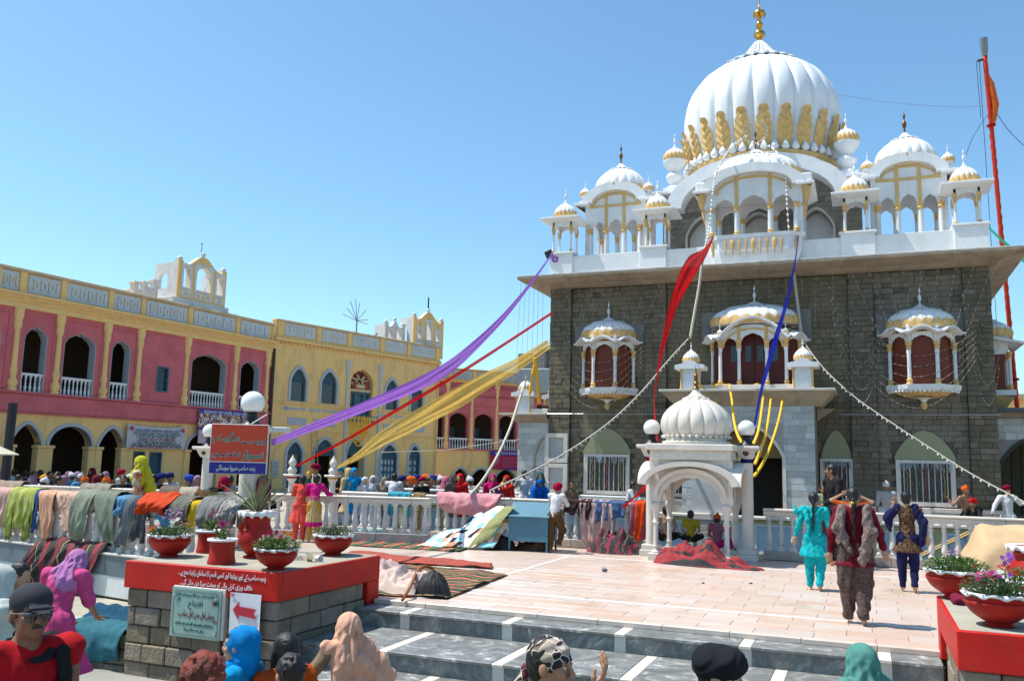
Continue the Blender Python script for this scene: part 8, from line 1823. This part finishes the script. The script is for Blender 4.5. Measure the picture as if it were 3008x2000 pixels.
def bandm():
    m_,t,b=nodes('patterned_bandana'); v=coords(t); w_=t.nodes.new('ShaderNodeTexVoronoi'); w_.feature='DISTANCE_TO_EDGE'; w_.inputs['Scale'].default_value=20; t.links.new(v,w_.inputs[0]); w2=t.nodes.new('ShaderNodeTexVoronoi'); w2.inputs['Scale'].default_value=20; t.links.new(v,w2.inputs[0]); s_=t.nodes.new('ShaderNodeSeparateColor'); t.links.new(w2.outputs['Color'],s_.inputs[0])
    c1=ramp(t,s_.outputs[0],[(0,(.015,.01,.02,1)),(.4,(.16,.10,.07,1)),(.6,(.30,.24,.19,1)),(.75,(.10,.012,.03,1)),(.85,(.012,.01,.012,1))],True); c2=mix(t,(.55,.48,.40,1),c1,ramp(t,w_.outputs[0],[(.03,(0,0,0,1)),(.05,(1,1,1,1))]))
    t.links.new(c2,b.inputs['Base Color']); b.inputs['Roughness'].default_value=.85; return m_
GRN=K('olive_green_shirt',(.09,.11,.03,1),trans=0)
person('man in a dark patterned bandana shading his brow with a braceleted hand, bottom centre',head=(1618,1950,4.0),gz=GZ,face=68,J=dict(elR=(.30,.16,1.30),haR=(.19,.27,1.52),elL=(-.22,.10,1.15),haL=(-.05,.25,1.20)),hair='short',wear='bandana',wearm=bandm(),feat=True,skin=0,top=('shirt',GRN,0,.7),bottom=('jeans',DENIM,.2),vox=.010,hrot=(0,-3,0),extra=[('bracelet',lambda j:[('c',lerp(j['elR'],j['haR'],.90),lerp(j['elR'],j['haR'],.93),.033,.033)],STEEL),('beard',lambda j:[('c',(-.045,.055,1.50),(.045,.055,1.50),.022,.022),('e',(0,.075,1.485),(.03,.022,.02))],HAIRM)])
person('man in a black Sikh turban looking right, at the bottom right of centre',head=(2118,1985,4.1),gz=GZ,face=62,hair='short',wear='sikh_turban',wearm=K('black_turban_cloth',(.008,.010,.014,1),trans=0,bump=.35),feat=True,skin=2,top=('shirt',K('navy_shirt',(.02,.03,.07,1)),.2,.6),bottom=('trousers',BK,.2),vox=.012)
person('woman under a sea green embroidered veil at the bottom right',head=(2525,1942,5.6),gz=GZ,face=-140,hair=None,wear='hood',wearm=K('sea_green_veil',(.09,.27,.23,1)),skin=2,top=('kameez',K('sea_green_veil',(0,0,0,1)),.7,.9),bottom=('shalwar',WHC,1),female=True,vox=.012,extra=[('veil',lambda j:shawl(j,.4),MATS['sea_green_veil'])])
# --- walking on the platform
TQD=K('turquoise_chiffon',(.0,.36,.40,1),(.02,.50,.52,1),sc=20,trans=.2); MAR=K('maroon_kameez',(.15,.006,.018,1),trans=.03); PAT=K('speckled_dupatta',(.06,.04,.045,1),(.34,.26,.22,1),sc=90,trans=.05); PATD=K('dark_speckled_shalwar',(.035,.02,.022,1),(.17,.12,.10,1),sc=80,trans=.03); NV=K('navy_chiffon',(.012,.014,.07,1)); BRD=K('brown_brocade',(.03,.018,.016,1),(.19,.10,.05,1),sc=35,trans=.03)
walk=dict(knL=(-.10,.03,.50),anL=(-.10,.05,.075),toL=(-.11,.20,.03),knR=(.09,.04,.49),anR=(.08,-.13,.10),toR=(.09,-.08,.02),haL=(-.27,.06,.86),haR=(.28,-.02,.88))
p=G(2397,1733,0); person('girl in a glittering turquoise tunic and trousers walking away toward the temple',pos=p,h=1.42,face=172,J=dict(walk,elL=(-.26,-.03,1.14),haL=(-.33,.02,.90),elR=(.25,-.02,1.12),haR=(.36,-.03,.93)),hair='braid',skin=2,top=('kameez',TQD,.75,.9),bottom=('trousers',TQD,.6),female=True,vox=.015,extra=[('chiffon_scarf',lambda j:[('c',(-.16,-.06,1.42),(-.09,-.12,1.22),.045,.05),('c',(-.09,-.12,1.22),(-.08,-.13,.98),.05,.035),('c',(-.18,-.03,1.40),(-.30,-.04,1.34),.06,.03),('c',(-.30,-.04,1.34),(-.33,-.04,1.46),.05,.015),('c',(.13,-.06,1.42),(.02,-.1,1.33),.04,.04)],TQD)])
p=G(2518,1832,0); person('barefoot woman with a long braid in a maroon kameez and speckled dupatta, walking away',pos=p,h=1.57,face=178,J=dict(walk,haL=(-.30,.02,.86),haR=(.34,-.0,.92),elL=(-.27,-.05,1.12),elR=(.29,-.05,1.13)),hair='braid',skin=2,top=('kameez',MAR,.45,.92),bottom=('shalwar',PATD,1.0),female=True,vox=.012,wide=1.08,extra=[('speckled_dupatta',lambda j:[('c',(-.15,-.09,1.42),(-.19,-.14,1.20),.055,.075),('c',(-.19,-.14,1.20),(-.06,-.15,.92),.07,.04),('c',(.15,-.09,1.42),(.19,-.14,1.15),.055,.08),('c',(.19,-.14,1.15),(.09,-.15,.78),.08,.06),('c',(-.16,-.03,1.44),(.0,.07,1.42),.05,.04),('c',(.16,-.03,1.44),(.0,.07,1.42),.05,.04)],PAT),('hair_clip',lambda j:[('e',(0,-.125,1.50),(.03,.012,.02))],GOLD)])
p=G(2672,1738,0); person('short haired youth in a brown and navy tunic walking away, hand at the shoulder',pos=p,h=1.47,face=182,J=dict(walk,elL=(-.30,-.02,1.22),haL=(-.22,.0,1.44),elR=(.27,-.04,1.14),haR=(.30,-.01,.93)),hair='short',skin=2,top=('tunic',BRD,.55,.0),bottom=('trousers',NV,.25),female=True,vox=.014,extra=[('navy_wrap',lambda j:[('c',(-.15,-.02,1.42),(-.31,-.03,1.23),.075,.085),('c',(-.30,-.03,1.22),(-.27,-.06,1.02),.08,.03),('c',(.13,-.02,1.42),(.25,-.05,1.18),.075,.08),('c',(.25,-.05,1.18),(.22,-.05,.82),.08,.05)],NV)])
p=G(2452,1660,0); person('tall man in black shalwar kameez glancing back over his shoulder, by the balustrade',pos=p,h=1.88,face=-75,hrot=(-42,0,0),hair='short',skin=1,feat=True,top=('kameez',BK,.95,.98),bottom=('shalwar',BK,.8),vox=.016,J=dict(elL=(-.24,.05,1.14),haL=(-.12,.24,1.02)))
person('figure with both elbows raised behind the maroon dressed woman',head=(2500,1455,15.9),gz=0,face=172,J=dict(elL=(-.42,.0,1.46),haL=(-.18,-.06,1.60),elR=(.44,.0,1.45),haR=(.18,-.06,1.58)),skin=2,top=('kameez',K('orange_print',(.55,.12,.02,1),(.3,.04,.02,1),sc=30),.7,.35),bottom=('shalwar',TQD,.8),female=True,vox=.02)
person('child in a green and white cloth held beside the man in black',head=(2418,1437,17.2),gz=0,h=1.25,face=20,skin=1,top=('kameez',K('green_white_print',(.12,.22,.08,1),(.6,.6,.5,1),sc=25),.7,.8),bottom=('shalwar',K('orange_print',(0,0,0,1)),.8),vox=.02)
for k_,v_ in ():
    pass
# people at the middle balustrade and in the kiosk
lean=dict(ch=(0,.06,1.26),ne=(0,.10,1.42),hd=(0,.15,1.55),shL=(-.17,.09,1.38),shR=(.17,.09,1.38),elL=(-.24,.22,1.18),elR=(.24,.22,1.18),haL=(-.10,.34,1.15),haR=(.10,.34,1.15))
CRL=K('coral_red_suit',(.72,.08,.06,1),trans=.1); FUS=K('fuchsia_top',(.58,.01,.20,1)); SKT=K('pleated_beige_skirt',(.60,.40,.18,1))
person('girl in a coral red suit leaning over the middle balustrade',head=(890,1410,18.6),gz=.0,face=170,J=lean,hair='short',skin=2,top=('kameez',CRL,.95,.6),bottom=('trousers',CRL,.5),female=True,vox=.018,extra=[('white_hem',lambda j:[('c',(-.05,.0,.62),(.05,0,.62),.165,.165,.75)],WHC,lambda X,Y,Z:np.abs(Z-.60)*2.-.05)])
person('girl in a fuchsia top and pleated beige skirt leaning over the middle balustrade',head=(930,1408,18.5),gz=.0,face=172,J=dict(lean,elR=(.30,.2,1.2),haR=(.45,.3,1.18)),hair='short',skin=2,top=('top',FUS,0,.8),bottom=('trousers',K('gold_trousers',(.55,.30,.04,1)),.3),female=True,vox=.018,extra=[('pleated_skirt',lambda j:[('c',(0,.02,1.08),(0,.0,.52),.12,.20,.85)],SKT,lambda X,Y,Z:.012*np.sin(np.arctan2(X,Y)*16)+np.where(Z<.50,(.50-Z)*6,0)),('fuchsia_border',lambda j:[('c',(0,.0,.60),(0,.0,.44),.195,.215,.85)],FUS,lambda X,Y,Z:.012*np.sin(np.arctan2(X,Y)*16)+np.where(Z<.40,(.40-Z)*6,0)+np.where(Z>.50,(Z-.50)*6,0))])
person('youth in a white shirt and crimson turban leaning on the balustrade beside the blue box',head=(1639,1436,17.5),gz=0,face=150,J=dict(lean,knR=(.12,.20,.55),anR=(.12,.02,.20),toR=(.13,.12,.17)),hair=None,wear='turban',wearm=K('crimson_turban',(.32,.0,.03,1)),skin=2,top=('shirt',WHC,.12,.95),bottom=('trousers',K('brown_trousers',(.10,.055,.02,1)),.5),vox=.018)
def sitter(label,hx,hy,D,gz,**kw): return person(label,head=(hx,hy,D),gz=gz,pose=SIT,**kw)
sitter('boy in a faded brown shirt and dark cap sitting at the kiosk back, left',1956,1500,18.,.08,h=1.35,face=175,hair='short',wear='patka',wearm=K('plum_cap',(.07,.02,.04,1)),skin=2,top=('shirt',K('faded_brown_shirt',(.33,.25,.19,1)),.0,.4),bottom=('trousers',BK,.3),vox=.018)
sitter('small boy in a mustard yellow shirt sitting at the back of the kiosk, centre',2029,1512,17.9,.08,h=1.2,face=178,hair='short',skin=2,top=('shirt',K('olive_yellow_shirt',(.38,.34,.03,1)),.0,.3),bottom=('trousers',BK,.3),vox=.018)
person('girl with an orange cap in grey and magenta crouching at the right of the kiosk',head=(2107,1524,17.5),gz=.05,pose=SIT,h=1.25,face=160,hair='short',wear='patka',wearm=K('orange_cap',(.62,.09,.02,1)),skin=1,J=dict(knR=(.30,.05,.20),anR=(.50,-.22,.06),toR=(.58,-.26,.02)),top=('shirt',K('grey_print_shirt',(.15,.15,.18,1),(.4,.03,.12,1),sc=12),.0,.3),bottom=('trousers',K('magenta_trousers',(.50,.01,.15,1)),.2),vox=.018)
person('woman in a lemon scarf and floral cream dress walking along the left terrace',head=(410,1360,14.6),gz=0,face=-85,hair=None,wear='hood',wearm=K('lemon_scarf',(.55,.50,.03,1)),skin=1,h=1.6,J=walk,top=('kameez',K('floral_cream',(.62,.52,.34,1),(.45,.03,.03,1),sc=9),.85,.7),bottom=('shalwar',K('cream_shalwar',(.6,.5,.3,1)),.8),female=True,vox=.018,extra=[('scarf_tail',lambda j:[('c',(0,-.10,1.45),(0,-.20,1.15),.09,.10),('c',(0,-.20,1.15),(.02,-.24,.86),.10,.06)],MATS['lemon_scarf'])])
# --- across the pool, along the temple
WZ=-.35
def C_(n,*c): return K(n,tuple(c)+(1,))
RC=C_('bright_red_scarf',.66,.01,.015); BLW=C_('royal_blue_shawl',.0,.10,.45); PKW=C_('hot_pink_scarf',.55,.01,.13); TEA=C_('teal_shawl',.0,.22,.32)
def bank(label,hx,hy,D=24.4,face=10,**kw):
    kw.setdefault('bottom',('trousers',WHC,.5)); return person(label,head=(hx,hy,D),gz=WZ,face=face,vox=.028,hands=False,**kw)
bank('boy in a white kurta standing with his back turned, left of the marble tablets',1541,1392,24.8,175,h=1.7,hair='short',top=('kameez',WHC,.9,.9),J=dict(elL=(-.28,.15,1.2),haL=(-.2,.35,1.25)))
bank('woman wrapped in a bright blue shawl stooping beside the white kurta boy',1586,1420,24.5,15,wear='hood',wearm=BLW,hair=None,hrot=(0,-25,0),top=('kameez',BLW,.9,.9),extra=[('shawl',lambda j:shawl(j,.5,1.2)+[('c',(-.2,0,1.35),(-.2,.1,1.0),.09,.1),('c',(.2,0,1.35),(.2,.1,1.0),.09,.1)],BLW)])
bank('small figure with a teal headscarf behind the blue shawled woman',1588,1400,26,0,wear='hood',wearm=C_('deep_teal',.0,.12,.10),hair=None,top=('kameez',WHC,.9,.9))
bank('boy in a brown checked shirt at the pool edge below the barred window',1680,1428,24.3,30,hair='short',top=('shirt',C_('brown_check',.30,.17,.09),.1,.9))
bank('boy with black hair in a white shirt reaching down, left of the kiosk',1862,1426,23.9,70,hair='short',top=('shirt',WHC,.1,.9),J=lean,bottom=('trousers',C_('grey_trousers',.3,.3,.3),.5))
bank('boy in a white cap with his back turned, under the right barred window',2603,1428,24.4,180,wear='patka',wearm=WHC,hair=None,top=('shirt',C_('light_grey_shirt',.42,.42,.43),.1,.5))
bank('bare chested boy with an orange head cloth and arms spread, right side',2836,1440,24.0,40,hair=None,wear='patka',wearm=C_('orange_patka',.75,.13,.01),skin=1,J=dict(elL=(-.30,-.02,1.12),haL=(-.36,.05,.85),elR=(.34,-.1,1.18),haR=(.38,-.2,1.34)),bottom=('trousers',BK,.2))
bank('boy in a scarlet turban and dark shirt, stooping before the bare chested boy',2858,1478,21.9,-50,wear='turban',wearm=RC,hair=None,top=('shirt',BK,.1,.6),J=lean)
bank('man in a white shirt and maroon turban with his hand to his mouth, far right',2958,1440,23.8,20,wear='turban',wearm=C_('maroon_turban',.20,.0,.03),hair=None,top=('kameez',WHC,.7,.95),J=dict(elL=(-.28,.1,1.25),haL=(-.05,.16,1.47),elR=(.34,.1,1.2),haR=(.45,.2,1.0)))
bank('man in a dark cap standing inside the porch doorway, left',2225,1428,27.3,10,hair='short',wear='patka',wearm=C_('dark_red_cap',.12,.02,.02),top=('kameez',C_('faded_teal',.22,.30,.28),.8,.9))
bank('man in a white head cloth and black shirt inside the porch doorway, right',2258,1416,27.2,20,hair=None,wear='patka',wearm=WHC,top=('kameez',BK,.8,.9))
bank('man in a white cap behind the two others in the porch doorway',2274,1420,27.7,0,hair=None,wear='patka',wearm=C_('cream_cap',.5,.48,.4),top=('kameez',BK,.8,.9))
mid=[(757,1412,'man with black hair in a white shirt behind the palm','short',None,WHC,180),(908,1394,'child in a yellow head cloth behind the coral suited girl','pat',C_('yellow_patka',.7,.45,.03),C_('deep_teal',0,0,0),0),(926,1378,'stooping man in a cream shirt and maroon turban before the dark doorway','tur',C_('maroon_turban',0,0,0),C_('cream_shirt',.6,.52,.32),-60),
(999,1386,'man in a teal turban left of the blue shawled woman','tur',TEA,BK,0),(1000,1404,'child with brown hair leaning on the pipe rail','short',None,C_('pale_mauve',.45,.35,.35),0),(1026,1388,'woman in a beige veil beside the turquoise shawled one','sc',C_('beige_veil',.55,.42,.22),C_('beige_veil',0,0,0),60),(1041,1388,'woman wrapped in a turquoise blue shawl standing at the pipe rail','sc',C_('cyan_blue_shawl',.0,.28,.60),C_('cyan_blue_shawl',0,0,0),30),
(1072,1413,'small child in a white headscarf at the pipe rail','sc',WHC,WHC,0),(1096,1409,'woman in a white headscarf leaning low on the pipe rail','sc',C_('lilac_white',.55,.55,.62),C_('lilac_white',0,0,0),0),(1130,1413,'woman in a brown grey headscarf leaning on the pipe rail','sc',C_('taupe_scarf',.26,.21,.16),C_('taupe_scarf',0,0,0),10),(1159,1402,'boy in a white kurta standing right of the leaning women','short',None,WHC,170),
(1240,1414,'child in a crimson turban before the blue doors','tur',C_('crimson_turban',0,0,0),BK,20),(1332,1404,'woman with a taupe shawl beside the red scarfed one','sc',C_('mole_scarf',.17,.12,.10),C_('mole_scarf',0,0,0),40),(1350,1404,'woman in a bright red scarf and dress bending at the pool edge','sc',RC,RC,-30),(1401,1436,'dark haired girl peering over the balustrade below the lamp rope','short',None,BK,0),(1447,1405,'woman in a hot pink scarf holding a bundle','sc',PKW,PKW,0),(1487,1409,'woman in a bright red scarf beside the pink scarfed one','sc',C_('deep_red_scarf',.58,.02,.01),C_('deep_red_scarf',0,0,0),-40),(1478,1427,'small child in a yellow head cloth and denim jacket','pat',C_('yellow_patka',0,0,0),C_('denim_jacket',.06,.14,.22),0),(1452,1436,'crouching child in a beige hood','sc',C_('buff_hood',.55,.40,.27),C_('buff_hood',0,0,0),90)]
for i,(x,y,lb,kd,wm,tm_,fc) in enumerate(mid):
    bank(lb,x,y,24.4 if x<1200 or x>1300 else 24.2,fc,h=1.25 if ('child' in lb and y<1412) else None,hair='short' if kd in('short','pat') else None,wear={'short':None,'tur':'turban','sc':'hood','pat':'patka'}[kd],wearm=wm,top=('kameez',tm_,.8,.8),J=lean if 'lean' in lb else None,skin=[1,2][i%2],female=kd=='sc')
# --- the seated crowd in the far court: copies of four sitters with their own colours
def linkmats(r,mats):
    for ch in KIDS.get(r.name,[]):
        if ch.name.split('.')[0] in mats: ch.material_slots[0].link='OBJECT'; ch.material_slots[0].material=mats[ch.name.split('.')[0]]
protos={}
for kd in ('turban','hood','patka','short'):
    r=person('seated figure',pos=(0,0,0),h=1.6,pose=SIT,wear=None if kd=='short' else kd,wearm=WHC,hair=None if kd in('turban','hood') else 'short',top=('shirt',WHC,0,.9),bottom=('trousers',BK,.4),vox=.03,hands=False,skin=1,female=kd=='hood'); protos[kd]=r
CC=dict(navy=(.015,.02,.14),orange=(.72,.12,.01),saffron=(.80,.34,.01),crimson=(.30,.0,.03),white=(.62,.63,.66),black=(.015,.015,.02),sky=(.10,.30,.55),teal=(.0,.20,.26),maroon=(.14,.01,.02),olive=(.12,.13,.05),mauve=(.30,.18,.28),grey=(.22,.23,.25),pink=(.50,.12,.2),brown=(.12,.07,.04),cream=(.55,.48,.36),royal=(.02,.06,.38))
rnd=random.Random(21); crowd=[]
xs=[(8,1391,'orange','royal','p'),(42,1388,'black','white','s'),(75,1392,'black','navy','s'),(55,1405,'black','grey','s'),(100,1394,'black','black','s'),(118,1390,'black','orange','s'),(93,1412,'mauve','brown','h'),(127,1408,'saffron','white','p'),(130,1419,'white','black','p'),(147,1394,'black','grey','s'),(169,1396,'black','black','s'),(172,1412,'black','navy','s'),(187,1410,'mauve','teal','h'),(200,1397,'mauve','sky','h'),(210,1400,'white','teal','p'),(228,1397,'mauve','grey','h'),(237,1403,'white','sky','p'),(249,1414,'orange','black','p'),(270,1385,'maroon','maroon','h'),(281,1409,'maroon','maroon','h'),(297,1403,'black','navy','s'),(310,1397,'mauve','brown','h'),(312,1417,'orange','crimson','p'),(355,1392,'crimson','white','t'),(380,1406,'white','sky','p'),(362,1408,'black','black','s'),(452,1405,'black','navy','s'),(473,1405,'navy','black','t'),(499,1404,'navy','white','t'),(557,1412,'royal','black','t'),(580,1412,'mauve','brown','h'),(610,1409,'black','brown','s'),(660,1416,'crimson','crimson','h'),(676,1411,'black','grey','s'),(718,1408,'orange','navy','t'),(775,1404,'black','sky','s'),
(1180,1413,'navy','black','t'),(1192,1410,'black','navy','s'),(1209,1416,'orange','brown','t'),(1222,1411,'navy','white','t'),(1253,1407,'orange','white','t'),(1262,1412,'black','grey','s'),(1272,1408,'royal','white','t'),(1284,1407,'orange','navy','t'),(1295,1410,'white','grey','p'),(1160,1414,'black','brown','s'),(1310,1412,'pink','cream','h'),(1380,1410,'white','white','p')]
place_=[(120,'under the first arch of the pink wing'),(240,'under the second arch'),(330,'under the third arch'),(440,'before the pier left of the lemon scarf'),(540,'before the small blue window'),(640,'left of the notice board column'),(800,'right of the notice board column'),(1230,'before the blue doors of the ochre block'),(1300,'before the right corner of the ochre block'),(1500,'before the far wing')]
KD={'p':'patka','s':'short','h':'hood','t':'turban'}; WD={'p':'head cloth','h':'headscarf','t':'turban'}
seen={}
for x,y,hc,tc_,k in xs:
    D=30. if x<800 else 34.; D-=(y-1400)*.35; hp=AT(x,y,D); pr_=protos[KD[k]]; s=max(.55,min(1.2,(hp.z+.12)/(SIT['hd'][2]))) 
    wh=next(w for lim,w in place_ if x<lim); lb=('seated figure with %s hair in a %s top, %s'%(hc,tc_,wh)) if k=='s' else 'seated figure with a %s %s and %s clothes, %s'%(hc,WD[k],tc_,wh)
    seen[lb]=seen.get(lb,0)+1
    if seen[lb]>1: lb=lb.replace('seated figure','second seated figure' if seen[lb]==2 else 'third seated figure')
    if len(lb.split())>16: lb=lb.replace('seated figure with a ','sitter with ').replace('seated figure','sitter')
    gz_=hp.z-SIT['hd'][2]*.94; gz_=max(-.02,min(.0,gz_))
    c2=copytree(pr_,None,(hp.x,hp.y,0),rnd.uniform(-PI,PI),lb); c2['group']='crowd seated in the far courtyard'
    sc_=hp.z/SIT['hd'][2]; sc_=max(.7,min(1.35,sc_)); c2.scale=(sc_,sc_,sc_)
    ch=[o for o in bpy.data.objects if o.parent==c2]
    for o in ch:
        n_=o.name.split('.')[0]; mt=None
        if n_ in('turban','head_scarf','head_cloth'): mt=C_('crowd_'+hc,*CC[hc])
        elif n_=='shirt': mt=C_('crowd_'+tc_,*CC[tc_])
        if mt: o.material_slots[0].link='OBJECT'; o.material_slots[0].material=mt
for r in protos.values():
    for o in list(r.children): bpy.data.objects.remove(o)
    bpy.data.objects.remove(r)
